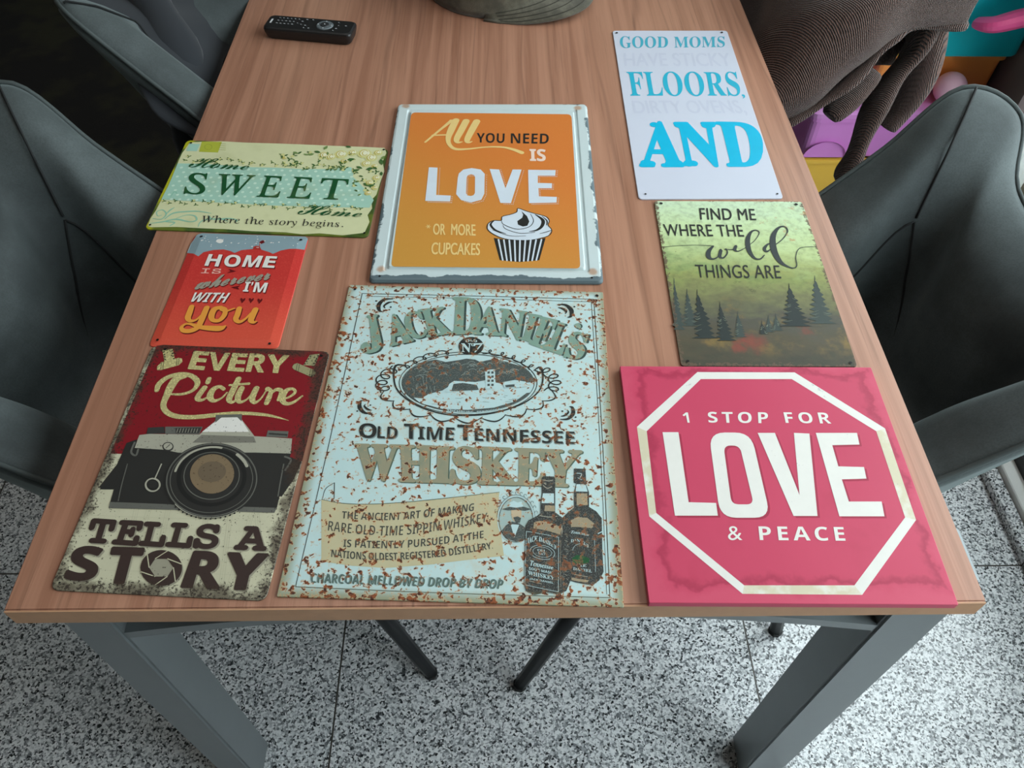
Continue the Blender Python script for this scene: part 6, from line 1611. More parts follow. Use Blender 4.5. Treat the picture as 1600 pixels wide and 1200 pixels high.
('S','pinelight',3,0,[18,-865,2,6,-886,5,2,-879,2],[29,-927,2,42,-947,5,56,-940,2],[26,-863,2,29,-884,5,36,-877,2],[15,-898,2,-2,-919,5,-10,-912,2],[30,-956,2,47,-976,5,65,-969,2],[15,-889,2,0,-910,5,-7,-904,2],[30,-951,2,46,-971,5,63,-964,2]),
('S','ink',2,0,[-134,-124,3,-118,-132,3,-100,-121,3],[24,-280,3,41,-287,3,58,-277,3],[-11,-285,3,5,-293,3,23,-282,3],[-58,-215,3,-41,-222,3,-23,-212,3],[-14,-73,3,3,-80,3,20,-69,3],[-174,-117,3,-158,-125,3,-140,-114,3],[-22,-259,3,-5,-267,3,12,-256,3],[-191,-145,3,-174,-152,3,-156,-142,3]),
 ],
 'lettering': [
('T','FIND ME','sans','ink',4,0.012,1.05,[-410,1260,317,1260],[-427,1029,301,1032]),
 ],
 'lettering|1': [
('T','WHERE THE','sans','ink',4,0.006,1.05,[-928,923,96,933],[-931,693,89,701]),
 ],
 'lettering|2': [
('T','THINGS ARE','sans','ink',4,0,1.05,[-617,166,428,177],[-624,-69,407,-61]),
 ],
 'script_lettering': [
('S','inkg',5,0,[-972,477,7,-811,506,7,-568,525,7,-337,517,9],[-338,511,23,-408,413,54,-424,304,58,-374,271,27,-303,321,18,-251,444,41,-284,321,40,-243,295,22,-178,391,18,-187,473,14],[-208,454,9,-97,456,18,-49,524,36,-76,449,41,-38,422,18,54,479,9],[54,479,9,201,622,9,291,774,14,263,830,19,188,791,33,119,634,60,103,439,59,143,304,36,212,284,22,282,361,13],[422,543,18,372,570,23,305,485,41,318,425,32,383,473,14,426,543,14],[423,529,14,563,658,14,665,817,19,644,915,24,550,872,38,453,698,69,418,446,81,451,244,62,524,158,31,599,128,18,647,182,13,663,316,11,715,453,11,793,516,9,969,531,7]),
 ],
 'mounting_hole': [
('D','hole',6,[-905,1342,22,894,1369,22,-909,-1413,17,902,-1399,17]),
 ],
},
'all': {
 'plate': [
('O',[-1405,1836,1427,1903,1407,-1936,-1412,-1959]),
 ],
 'orange_panel': [
('P','orange',1,[-1182,1460,-1180,1501,-1172,1533,-1159,1556,-1141,1570,-1117,1575,1110,1583,1134,1578,1152,1564,1165,1541,1173,1509,1175,1467,1136,-1653,1133,-1682,1127,-1704,1115,-1720,1100,-1730,1080,-1733,-1107,-1739,-1126,-1736,-1141,-1726,-1152,-1711,-1159,-1689,-1161,-1660]),
 ],
 'lettering': [
('P','ice',3,[-835,249,-716,244,-698,-351,-505,-361,-508,-483,-834,-477]),
('P','ice',3,[-430,20,-420,119,-362,208,-249,243,-126,213,-67,114,-67,-21,-63,-310,-101,-440,-231,-500,-365,-452,-436,-329],[-310,35,-294,82,-252,103,-209,84,-197,37,-189,-301,-207,-348,-243,-365,-288,-352,-306,-310]),
('P','ice',3,[-4,228,127,218,215,-190,310,222,433,224,289,-502,150,-500]),
('P','ice',3,[522,219,900,221,888,96,653,92,650,-68,841,-72,835,-178,655,-182,659,-355,896,-362,887,-479,524,-498]),
 ],
 'dotted_outline': [
('D','ice',2,[-684,232,6,-683,196,6,-682,160,6,-681,124,6,-680,88,6,-679,53,6,-678,17,6,-677,-18,6,-676,-53,6,-675,-88,6,-674,-122,6,-673,-157,6,-672,-192,6,-671,-226,6,-670,-260,6,-670,-294,6,-669,-328,6,-486,-384,6,-487,-425,6,-488,-465,6,-489,-505,6,-511,-505,6,-533,-505,6,-554,-504,6,-576,-504,6,-598,-504,6,-619,-503,6,-641,-503,6,-663,-503,6,-684,-502,6,-706,-502,6,-728,-501,6,-750,-501,6,-771,-501,6,-793,-500,6,-42,90,6,-42,45,6,-42,-1,6,-42,-45,6,-42,-82,6,-41,-118,6,-41,-155,6,-40,-191,6,-40,-226,6,-39,-262,6,-39,-298,6,-39,-333,6,-48,-366,6,-58,-398,6,-67,-431,6,-77,-463,6,-99,-473,6,-121,-483,6,-142,-493,6,-164,-503,6,-186,-513,6,-207,-523,6,-230,-515,6,-252,-507,6,-274,-499,6,-296,-491,6,-319,-483,6,-291,-324,6,-291,-290,6,-291,-256,6,-292,-222,6,-292,-188,6,-293,-153,6,-293,-119,6,-293,-84,6,-294,-49,6,-294,-15,6,-294,21,6,-278,68,6,-257,68,6,-235,69,6,-214,69,6,148,214,6,156,177,6,164,141,6,171,105,6,179,70,6,186,34,6,194,-2,6,201,-37,6,209,-72,6,216,-107,6,460,200,6,453,166,6,447,131,6,440,97,6,433,63,6,426,30,6,420,-4,6,413,-37,6,406,-71,6,400,-104,6,393,-137,6,386,-170,6,380,-203,6,373,-236,6,367,-268,6,360,-301,6,354,-333,6,347,-365,6,341,-397,6,335,-429,6,328,-461,6,322,-493,6,316,-525,6,292,-524,6,269,-524,6,246,-524,6,223,-523,6,200,-523,6,921,204,6,917,162,6,913,121,6,909,79,6,888,79,6,866,79,6,845,78,6,823,78,6,802,77,6,781,77,6,759,76,6,738,76,6,716,75,6,695,75,6,673,75,6,673,34,6,672,-5,6,671,-45,6,858,-93,6,856,-129,6,854,-164,6,852,-199,6,830,-200,6,807,-200,6,785,-201,6,762,-201,6,740,-202,6,717,-202,6,695,-202,6,672,-203,6,673,-238,6,674,-273,6,675,-307,6,676,-342,6,916,-385,6,913,-424,6,910,-463,6,907,-502,6,886,-503,6,865,-504,6,843,-505,6,822,-506,6,800,-507,6,779,-508,6,758,-509,6,736,-511,6,715,-512,6,694,-513,6,672,-514,6,651,-515,6,630,-516,6,608,-517,6,587,-518,6,566,-519,6]),
 ],
 'lettering|1': [
('T','YOU','sansb','black',3,-0.005,1,[-204,1074,197,1072],[-197,837,191,837]),
 ],
 'lettering|2': [
('T','NEED','sansb','black',3,-0.005,1,[285,1074,832,1078],[286,834,817,832]),
 ],
 'lettering|3': [
('T','IS','sansb','blush',3,0.02,1,[549,700,769,697],[552,423,764,420]),
 ],
 'script_lettering': [
('S','custard',3,0,[-925,834,33,-759,1098,38,-588,1364,56],[-591,1375,48,-499,1377,52],[-515,1386,99,-574,1144,106,-606,923,75,-577,775,58,-491,678,53,-318,682,37,-68,732,29,152,737,37,310,687,53,438,611,69],[-833,1000,34,-602,1019,29],[-368,1369,104,-434,1119,102,-486,912,87,-463,836,54,-396,857,12],[-213,1364,104,-283,1123,102,-335,907,87,-316,839,50,-259,868,12]),
 ],
 'small_lettering': [
('S','custard',3,0,[-790,-991,10,-728,-990,10],[-777,-957,10,-742,-1023,10],[-746,-957,10,-772,-1024,10]),
 ],
 'small_lettering|1': [
('T','OR','sans','custard',3,0.02,1,[-697,-933,-546,-936],[-688,-1144,-538,-1147]),
 ],
 'small_lettering|2': [
('T','MORE','sans','custard',3,0.02,1,[-469,-934,-166,-941],[-462,-1146,-156,-1158]),
 ],
 'small_lettering|3': [
('T','CUPCAKES','sans','custard',3,0.02,1,[-693,-1294,-95,-1300],[-687,-1512,-94,-1519]),
 ],
 'cupcake_picture': [
('P','ice',3,[381,-609,484,-660,582,-704,738,-768,782,-852,763,-936,808,-1036,757,-1147,555,-1226,364,-1235,212,-1209,77,-1130,-6,-1030,0,-920,73,-859,166,-857,179,-778,287,-734,365,-683]),
('S','black',4,1,[381,-609,12,484,-660,12,582,-704,12,738,-768,12,782,-852,12,763,-936,12,808,-1036,12,757,-1147,12,555,-1226,12,364,-1235,12,212,-1209,12,77,-1130,12,-6,-1030,12,0,-920,12,73,-859,12,166,-857,12,179,-778,12,287,-734,12,365,-683,12]),
('P','black',4,[425,-664,498,-766,525,-871,500,-953,442,-971,380,-934,371,-865,434,-798,448,-737]),
('S','black',4,0,[73,-865,10,31,-940,29,95,-1048,28,230,-1113,7],[601,-728,10,697,-838,44,684,-958,43,615,-1039,29,519,-1064,7],[689,-763,7,751,-852,19,743,-942,10],[170,-863,7,200,-937,10,365,-1023,12,520,-976,10,579,-855,10,542,-720,7],[187,-952,7,230,-1025,10,403,-1101,10,595,-1078,10],[808,-1036,10,730,-1075,12,652,-1106,7],[56,-1043,7,269,-1150,9,479,-1152,7]),
('P','black',2,[74,-1194,212,-1221,383,-1240,574,-1226,727,-1183,639,-1595,400,-1632,155,-1603]),
('S','ice',4,0,[135,-1226,21,192,-1606,20],[202,-1232,21,243,-1612,20],[270,-1237,21,294,-1617,20],[337,-1240,21,346,-1620,20],[404,-1240,21,397,-1621,20],[471,-1238,21,448,-1618,20],[539,-1232,21,499,-1614,20],[606,-1225,21,551,-1607,20],[674,-1216,21,602,-1599,20]),
 ],
 'mounting_hole': [
('D','hole',1,[-1283,-1892,15,1266,-1878,15]),
 ],
},
'moms': {
 'plate': [
('O',[-976,2193,971,2244,963,-2259,-983,-2306]),
 ],
 'faded_lettering': [
('T','HAVE STICKY','sans','faint',1,0.02,1,[-851,1461,865,1503],[-870,1058,861,1100]),
 ],
 'faded_lettering|1': [
('T','DIRTY OVENS,','sans','faint',1,0.02,1,[-850,56,822,113],[-838,-333,855,-297]),
 ],
 'lettering': [
('T','GOOD','serifb','teal',2,0,1,[-873,2007,-59,2013],[-894,1612,-104,1646]),
 ],
 'lettering|1': [
('T','MOMS','serifb','teal',2,0,1,[37,2015,899,2042],[2,1644,840,1689]),
 ],
 'lettering|2': [
('T','FLOORS','serifb','teal2',2,0,1,[-861,897,903,930],[-861,179,848,221]),
 ],
 'lettering|3': [
('T',',','serifb','teal2',2,0,1,[857,271,908,272],[852,155,903,156]),
('T','A','serifb','cyanblue',2,0.03,1,[-766,-503,-218,-499],[-881,-1586,-297,-1575]),
('T','N','serifb','cyanblue',2,0.03,1,[-273,-516,321,-504],[-280,-1575,250,-1568]),
('T','D','serifb','cyanblue',2,0.03,1,[349,-495,981,-502],[338,-1556,839,-1547]),
('D','cyanblue',2,[-807,-1512,75,-729,-1525,64,-466,-1513,70,-361,-1511,81,-204,-1508,75,-137,-1507,65,-228,-577,64,179,-576,70,258,-567,64,-584,-572,64]),
 ],
 'mounting_hole': [
('D','hole',2,[-912,2105,21,869,2167,21,898,-2174,15,-883,-2211,15]),
 ],
},
'love': {
 'plate': [
('O',[-1416,1313,1346,1319,1337,-1425,-1400,-1415]),
 ],
 'octagon_border': [
('P','white',1,[-579,1233,484,1237,432,1142,-556,1134]),
('P','white',1,[484,1237,1253,490,1151,454,432,1142]),
('P','stained',1,[1253,490,1230,-580,1134,-553,1151,454]),
('P','white',1,[1230,-580,505,-1336,460,-1246,1134,-553]),
('P','stained',1,[505,-1336,-560,-1330,-530,-1249,460,-1246]),
('P','white',1,[-560,-1330,-1303,-553,-1232,-515,-530,-1249]),
('P','stained',1,[-1303,-553,-1314,491,-1218,438,-1232,-515]),
('P','white',1,[-1314,491,-579,1233,-556,1134,-1218,438]),
 ],
 'lettering': [
('P','rose2',1,[-1035,404,-872,405,-886,-417,-623,-424,-629,-562,-1037,-564]),
('P','rose2',1,[-60,401,118,403,200,-334,314,404,471,396,319,-561,91,-562]),
('P','rose2',1,[539,405,964,408,949,264,670,253,664,0,919,-7,905,-143,659,-152,661,-402,978,-400,957,-562,526,-564]),
('P','rose2',1,[-572,205,-564,264,-548,314,-523,353,-489,381,-447,398,-396,404,-294,404,-243,399,-202,383,-169,356,-146,318,-133,269,-128,211,-131,-411,-135,-463,-148,-506,-170,-540,-200,-564,-238,-578,-285,-583,-456,-583,-503,-579,-540,-565,-569,-541,-589,-507,-600,-464,-601,-410],[-443,157,-439,183,-432,204,-421,221,-407,233,-388,240,-366,243,-345,243,-323,241,-305,234,-291,222,-281,206,-274,185,-272,160,-265,-362,-266,-385,-272,-404,-281,-419,-294,-429,-311,-436,-331,-438,-409,-438,-430,-436,-446,-430,-459,-419,-467,-405,-472,-385,-472,-362]),
('P','white',2,[-1057,426,-894,427,-907,-398,-644,-405,-650,-543,-1058,-545]),
('P','white',2,[-81,423,97,425,181,-314,293,426,451,418,300,-542,71,-543]),
('P','white',2,[519,427,945,430,930,285,650,275,645,20,900,13,886,-122,640,-132,642,-383,960,-381,939,-543,508,-545]),
('P','white',2,[-593,226,-586,286,-570,336,-545,375,-511,403,-468,420,-417,426,-316,426,-265,421,-223,405,-190,378,-167,340,-154,291,-149,232,-151,-391,-155,-444,-168,-487,-190,-521,-220,-545,-258,-559,-305,-564,-476,-565,-523,-560,-561,-546,-589,-522,-609,-488,-620,-445,-622,-391],[-464,179,-460,204,-453,226,-442,242,-428,254,-410,262,-388,264,-366,264,-344,262,-326,255,-312,244,-302,227,-295,207,-293,181,-285,-343,-286,-366,-292,-385,-301,-400,-314,-410,-331,-417,-351,-419,-429,-419,-450,-417,-467,-411,-479,-400,-488,-385,-492,-366,-493,-342]),
('T','1','sansb','white',2,0,1,[-824,680,-761,680],[-816,548,-761,548]),
 ],
 'lettering|1': [
('T','STOP','sansb','white',2,0,1.35,[-556,691,79,691],[-564,550,53,545]),
 ],
 'lettering|2': [
('T','FOR','sansb','white',2,0,1.35,[242,692,720,691],[237,551,712,545]),
 ],
 'lettering|3': [
('T','&','sansb','white',2,0,1,[-585,-655,-449,-655],[-594,-802,-463,-802]),
 ],
 'lettering|4': [
('T','PEACE','sansb','white',2,0,1.3,[-286,-654,515,-658],[-302,-801,499,-805]),
 ],
},
}

for _s, _parts in ART.items():
    build_sign(_s, _parts)

# ------------------------------------------------------------------ chairs
def suede():
    t = NT('grey_suede')
    n1 = t.noise(7, 5, 0.65)
    n2 = t.noise(420, 3, 0.6)
    c = t.mix(t.step(n1, 0.3, 0.72), rgb(46, 53, 54), rgb(74, 82, 83))
    c = t.mix(t.step(n2, 0.35, 0.7, 0, 0.3), c, rgb(36, 40, 40))
    t.bump(n2, 0.2, 0.0008)
    return t.out(c, 0.8, 0.0, Sheen_Weight=0.22, Sheen_Roughness=0.45, Sheen_Tint=(0.75, 0.9, 0.9, 1))


M_SUEDE = suede()
M_PIPE = plain('dark_grey_piping', rgb(62, 70, 70), 0.75, scale=80)
M_SEAM = plain('dark_seam', rgb(20, 23, 24), 0.9)
M_BLACK = plain('black_metal', rgb(24, 26, 28), 0.42, metal=0.3)

# half of the shell, from the front centre round the arm to the back centre: rim, seat edge, outer wall, underside
ST = [((.245, 0, .485), (.225, 0, .472), (.252, 0, .45), (.20, 0, .41)),
      ((.235, .15, .485), (.215, .14, .472), (.242, .155, .45), (.19, .12, .41)),
      ((.16, .205, .525), (.14, .18, .472), (.168, .215, .47), (.13, .15, .41)),
      ((.03, .215, .652), (.04, .168, .474), (.035, .205, .53), (.03, .145, .41)),
      ((-.04, .220, .697), (-.03, .160, .476), (-.035, .200, .56), (-.03, .145, .41)),
      ((-.10, .226, .742), (-.09, .155, .478), (-.085, .200, .59), (-.08, .145, .41)),
      ((-.17, .236, .792), (-.13, .148, .482), (-.14, .195, .61), (-.12, .14, .41)),
      ((-.258, .250, .862), (-.165, .128, .49), (-.195, .190, .63), (-.14, .115, .41)),
      ((-.318, .198, .845), (-.185, .09, .495), (-.24, .140, .63), (-.155, .08, .41)),
      ((-.295, .120, .785), (-.192, .05, .50), (-.25, .075, .62), (-.16, .04, .41)),
      ((-.290, 0, .770), (-.194, 0, .50), (-.25, 0, .62), (-.16, 0, .41))]
NCOL = 120


def shell_grid():
    half = [tuple((p[0], p[1] * .92, p[2]) for p in s) for s in ST]
    full = half + [tuple((p[0], -p[1], p[2]) for p in s) for s in half[-2:0:-1]]
    flat = [sum((list(p) for p in s), []) for s in full]
    k = len(flat)
    dense = catmull(flat, NCOL // k, True)
    rows = []
    for d in dense:
        rim, seat, outer, base = Vector(d[0:3]), Vector(d[3:6]), Vector(d[6:9]), Vector(d[9:12])
        o = Vector((rim.x - seat.x, rim.y - seat.y, 0))
        hdir = Vector((rim.x + .06, rim.y, 0)).normalized()
        hgt = max(0.0, rim.z - seat.z)
        q = min(1.0, hgt / 0.2)
        th = 0.012 + 0.016 * q
        inn = rim - hdir * (th * .55 + .068 * q) - Vector((0, 0, .004 + .036 * q))
        mid = seat.lerp(inn, .5) - hdir * 0.012 * q + Vector((0, 0, -.01 * q))
        rows.append([
            Vector((.01, 0, .487)).lerp(seat, .35), Vector((.01, 0, .487)).lerp(seat, .75) + Vector((0, 0, .004)),
            seat.copy(), seat.lerp(mid, .5) + hdir * .006, mid, mid.lerp(inn, .6) - hdir * .004 * q, inn,
            rim.lerp(inn, .45) + Vector((0, 0, .008 * q)), rim + Vector((0, 0, .003)), rim + hdir * th * .5 - Vector((0, 0, .003)),
            rim + hdir * th * .55 - Vector((0, 0, .022)), rim.lerp(outer, .4) + hdir * th * .15, outer, outer.lerp(base, .6) + Vector((0, 0, -.01)), base])
    return rows


GRID = shell_grid()


def surf(c, r):
    """point on the shell at column c, row r (both may be fractional), a hair above the cloth"""
    n = len(GRID)
    c0 = int(math.floor(c)) % n
    r0 = min(int(r), len(GRID[0]) - 2)
    fc, fr = c - math.floor(c), r - r0
    a = GRID[c0][r0].lerp(GRID[c0][r0 + 1], fr)
    b = GRID[(c0 + 1) % n][r0].lerp(GRID[(c0 + 1) % n][r0 + 1], fr)
    return a.lerp(b, fc)


def make_chair(label):
    t = thing('dining_chair', label, 'chair', (0, 0, 0), (0, 0, 0), 'grey suede chairs round the table')
    bm = bmesh.new()
    n = len(GRID)
    vs = [[bm.verts.new(p) for p in col] for col in GRID]
    for i in range(n):
        a, b = vs[i], vs[(i + 1) % n]
        for k in range(len(a) - 1):
            bm.faces.new((a[k], b[k], b[k + 1], a[k + 1]))
    for k, z in ((0, .49), (-1, .41)):
        cv = bm.verts.new((.01, 0, z))
        for i in range(n):
            bm.faces.new((vs[i][k], vs[(i + 1) % n][k], cv))
    sh = obj('upholstered_shell', bm, M_SUEDE, t, True)
    sh.modifiers.new('soft', 'SUBSURF').levels = 1
    sh.modifiers['soft'].render_levels = 1
    kk = n / 20.0
    bm = bmesh.new()
    tube(bm, [surf(c, 8.8) + Vector((0, 0, .001)) for c in [i * .5 for i in range(int(2.2 * kk * 2), int(17.8 * kk * 2) + 1)]], .0034, 6)
    obj('piping', bm, M_PIPE, t, True)
    for s in (1, -1):
        corner = 7.2 * kk if s > 0 else n - 7.2 * kk
        arm = 3.6 * kk if s > 0 else n - 3.6 * kk
        for path in ([surf(corner, 8.3 - .125 * i) for i in range(29)],
                     [surf(corner + (arm - corner) * i / 20, 4.75 - .3 * math.sin(i / 20 * PI)) for i in range(21)],
                     [surf(corner + s * i * .3 * kk * .25, 4.75 - .12 * i) for i in range(16)]):
            bm = bmesh.new()
            tube(bm, [p + Vector((0, 0, .0006)) for p in path], .0017, 5)
            obj('seam', bm, M_SEAM, t, True)
    bm = bmesh.new()
    box(bm, -.15, .19, -.13, .13, .392, .412)
    bevel_all(bm, .004, 1)
    obj('seat_frame', bm, M_BLACK, t)
    for sx in (1, -1):
        for sy in (1, -1):
            bm = bmesh.new()
            a, b = Vector((.03 + sx * .14, sy * .12, .40)), Vector((.33 if sx > 0 else -.15, sy * (.155 if sx > 0 else .17), .006))
            tube(bm, [a, a.lerp(b, .5), b], [.015, .0135, .0115], 8)
            leg = obj('leg', bm, M_BLACK, t, True)
            bm = bmesh.new()
            tube(bm, [b + Vector((0, 0, .004)), b - Vector((0, 0, .006))], .0125, 8)
            obj('foot_cap', bm, M_GASKET, leg)
    return t


def copy_tree(o, parent=None):
    c = o.copy()
    COL.objects.link(c)
    c.parent = parent
    for ch in list(o.children):
        copy_tree(ch, c)
    return c


chair0 = make_chair('grey suede armchair in front at the left table side, beside the camera sign')
CH = [(.024, .374, R(-12), (-.010, .049), None),
      (.163, .939, R(-28), (0, 0), 'grey suede armchair with a dark jacket, beside the remote control'),
      (.839, .369, R(193), (.070, -.055), 'near-black suede armchair beside the pinkish red board, back edge towards the glass door'),
      (.80, 1.205, PI, (0, 0), 'grey suede armchair covered by the brown knitted sweater')]
chairs = [chair0] + [copy_tree(chair0) for _ in CH[1:]]
for o, (x, y, a, under, lab) in zip(chairs, CH):
    o.location = (x, y, 0)
    o.rotation_euler = (0, 0, a)
    if lab:
        o['label'] = lab
    for ch in o.children:                      # the swivel under-frame stands a little off the shell's middle
        if ch.name.split('.')[0] in ('leg', 'seat_frame'):
            ch.location = (under[0], under[1], 0)

# ------------------------------------------------------------------ cloth helper: a sheet lofted over 3-D guide curves
def sheet(name, curves, mat, parent=None, sub=6, thick=.006, amp=0.0, nscale=14, seed=0, levels=1):
    rows = [catmull([tuple(p) for p in c], sub) for c in curves]
    cols = list(zip(*rows))
    grid = [catmull(list(c), sub) for c in cols]
    bm = bmesh.new()
    vs = []
    for c in grid:
        col = []
        for p in c:
            q = Vector(p)
            if amp:
                d = noise.noise_vector(q * nscale + Vector((seed, seed * 2.3, 0)))
                q = q + d * amp
            col.append(bm.verts.new(q))
        vs.append(col)
    for a, b in zip(vs, vs[1:]):
        for k in range(len(a) - 1):
            bm.faces.new((a[k], a[k + 1], b[k + 1], b[k]))
    o = obj(name, bm, mat, parent, True)
    m = o.modifiers.new('cloth', 'SOLIDIFY')
    m.thickness = thick
    m.offset = 0
    o.modifiers.new('soft', 'SUBSURF').levels = levels
    o.modifiers['soft'].render_levels = levels
    return o


def knit(name, sx, sy, rot):
    t = NT(name)
    v = t.mapped(rot=rot)
    wv = t.n('ShaderNodeTexWave', wave_type='BANDS', bands_direction='X')
    t.t.links.new(v, wv.inputs['Vector'])
    wv.inputs['Scale'].default_value = sx
    wv.inputs['Distortion'].default_value = 1.2
    wv.inputs['Detail'].default_value = 2
    wv.inputs['Detail Scale'].default_value = 3
    w2 = t.n('ShaderNodeTexWave', wave_type='BANDS', bands_direction='Y')
    t.t.links.new(v, w2.inputs['Vector'])
    w2.inputs['Scale'].default_value = sy
    w2.inputs['Distortion'].default_value = 1.5
    f = t.math('MULTIPLY', wv.outputs['Fac'], t.math('ADD', 0.55, t.math('MULTIPLY', w2.outputs['Fac'], 0.45)))
    c = t.mix(t.step(f, 0.1, 0.8), rgb(34, 20, 16), rgb(108, 73, 60))
    t.bump(f, 0.9, 0.004)
    return t.out(c, 0.95, 0.0, Sheen_Weight=0.2)


M_KNIT = knit('brown_rib_knit', 120, 150, (R(20), R(35), R(-30)))
M_KNIT2 = knit('brown_stocking_knit', 130, 130, (R(-15), R(20), R(40)))

# brown sweater over the far chair on the right
sw = thing('sweater', 'chunky brown knitted sweater draped over the back of a chair', 'sweater', (1.03, 1.05, .7))
O = Vector((1.03, 1.05, .7))


def rel(pts):
    return [Vector(p) - O for p in pts]


sheet('front_panel', [rel(c) for c in (
    [(.940, 1.36, .68), (.955, 1.34, .84), (1.01, 1.33, .935), (1.10, 1.32, .965), (1.18, 1.31, .94)],
    [(.908, 1.22, .67), (.94, 1.19, .82), (1.01, 1.17, .915), (1.10, 1.15, .950), (1.195, 1.15, .92)],
    [(.892, 1.05, .69), (.925, 1.03, .82), (1.01, 1.02, .895), (1.10, 1.03, .930), (1.205, 1.06, .885)],
    [(.886, .955, .70), (.938, .940, .785), (1.015, .935, .850), (1.10, .955, .895), (1.215, 1.01, .835)],
    [(.893, .930, .66), (.96, .925, .72), (1.03, .935, .775), (1.105, .970, .830), (1.222, 1.02, .795)],
    [(.925, .940, .622), (.985, .945, .665), (1.045, .960, .715), (1.11, .995, .775), (1.226, 1.028, .765)])],
    M_KNIT, sw, 6, .010, .026, 7, 4)
bm = bmesh.new()
hem = catmull(rel([(.922, .940, .618), (.985, .943, .658), (1.045, .958, .708), (1.085, .982, .752), (1.13, 1.008, .768), (1.228, 1.030, .760)]), 6)
tube(bm, hem, [.013 + .003 * math.sin(i * .7) for i in range(len(hem))], 10, True, .7)
obj('rib_hem', bm, M_KNIT2, sw, True)
bm = bmesh.new()
p = catmull(rel([(1.185, 1.06, .76), (1.178, 1.055, .70), (1.150, 1.04, .645), (1.128, 1.02, .580), (1.119, 1.00, .510), (1.114, .995, .465)]), 5)
tube(bm, p, [.030 + .005 * math.sin(i * .6) for i in range(len(p))], 14, True, .55)
obj('sleeve', bm, M_KNIT, sw, True)
bm = bmesh.new()
p = catmull(rel([(1.19, 1.08, .76), (1.210, 1.09, .70), (1.222, 1.10, .64), (1.222, 1.105, .58), (1.205, 1.10, .525)]), 5)
tube(bm, p, [.046 + .012 * math.sin(i * .2) for i in range(len(p))], 16, True, .6)
obj('sleeve', bm, M_KNIT2, sw, True)
bm = bmesh.new()
p = catmull(rel([(1.10, 1.03, .675), (1.07, 1.005, .645), (1.035, .985, .612)]), 5)
tube(bm, p, [.024, .026, .027, .027, .027, .027, .027, .026, .024, .022, .016][:len(p)], 12, True, .7)
obj('cuff', bm, M_KNIT, sw, True)
sheet('back_panel', [rel(c) for c in (
    [(.96, 1.22, .80), (1.05, 1.22, .85), (1.14, 1.22, .84), (1.20, 1.20, .80)],
    [(.97, 1.14, .70), (1.05, 1.13, .74), (1.13, 1.13, .74), (1.19, 1.12, .72)],
    [(.99, 1.08, .60), (1.05, 1.07, .63), (1.12, 1.08, .66), (1.17, 1.09, .65)])], M_KNIT, sw, 5, .008, .008, 10, 5)

# dark jacket on the far chair on the left
M_NAVY = plain('dark_navy_cloth', rgb(26, 30, 36), 0.9, var=0.2, scale=18, Sheen_Weight=0.15)
jk = thing('jacket', 'dark navy jacket hung on the chair near the remote control', 'jacket', (-.09, 1.02, .725))
O = Vector((-.05, 1.15, .7))
sheet('body', [rel(c) for c in (
    [(-.26, 1.20, .86), (-.24, 1.34, .85), (-.20, 1.46, .80)],
    [(-.17, 1.06, .815), (-.14, 1.20, .80), (-.10, 1.40, .75)],
    [(-.085, .975, .755), (-.06, 1.12, .76), (-.03, 1.36, .72)],
    [(-.026, .915, .712), (-.012, 1.09, .722), (-.004, 1.34, .70)],
    [(.016, .90, .682), (.018, 1.07, .690), (.018, 1.32, .675)])], M_NAVY, jk, 6, .008, .016, 11, 2)
bm = bmesh.new()
p = catmull(rel([(-.14, 1.20, .82), (-.07, 1.12, .775), (-.03, 1.05, .715), (-.018, 1.0, .64), (-.02, .97, .56)]), 5)
tube(bm, p, [.034 + .006 * math.sin(i * .9) for i in range(len(p))], 12, True, .7)
sl = obj('sleeve', bm, M_NAVY, jk, True)
bm = bmesh.new()
p = catmull(rel([(.005, .985, .70), (.012, .965, .685), (.014, .94, .68)]), 4)
tube(bm, p, .0018, 5)
obj('pale_trim', bm, plain('pale_stitching', rgb(150, 154, 160), 0.8), jk, True)

# ------------------------------------------------------------------ remote control
M_RC = plain('black_plastic', rgb(24, 24, 25), 0.42, scale=200)
M_KEY = plain('dark_rubber_key', rgb(36, 38, 40), 0.6)
M_MARK = plain('white_print', rgb(200, 202, 204), 0.5)
M_RING = plain('grey_ring', rgb(96, 104, 108), 0.4)
rc = thing('remote_control', 'black remote control with a grey ring, lying alone on the table', 'remote control', (.1285, .998, TOP), (0, 0, R(-9)))
bm = bmesh.new()
prof = [(-.074, .0), (-.0725, .017), (-.068, .0215), (.066, .0215), (.0725, .018), (.074, .003)]
L_, W_ = .074, .0225


def rc_ring(ins, z):
    q = [(-L_ + ins, W_ - ins), (L_ - ins, W_ - ins * .9), (L_ - ins, -W_ + ins * .9), (-L_ + ins, -W_ + ins)]
    return [bm.verts.new((x, y, z)) for x, y in round_poly(q, .009, 5)]


rings_to_faces(bm, [rc_ring(.006, 0.0), rc_ring(.003, .003), rc_ring(.0005, .012), rc_ring(0, .017), rc_ring(.0008, .0195), rc_ring(.003, .021)], True, True)
obj('case', bm, M_RC, rc)
ZT = .021


def flat_disc(name, x, y, rx, ry, z, h, m, parent, n=20):
    bm = bmesh.new()
    a = [bm.verts.new((x + rx * math.cos(2 * PI * k / n), y + ry * math.sin(2 * PI * k / n), z)) for k in range(n)]
    b = [bm.verts.new((x + rx * .88 * math.cos(2 * PI * k / n), y + ry * .88 * math.sin(2 * PI * k / n), z + h)) for k in range(n)]
    rings_to_faces(bm, [a, b], True, True)
    return obj(name, bm, m, parent)


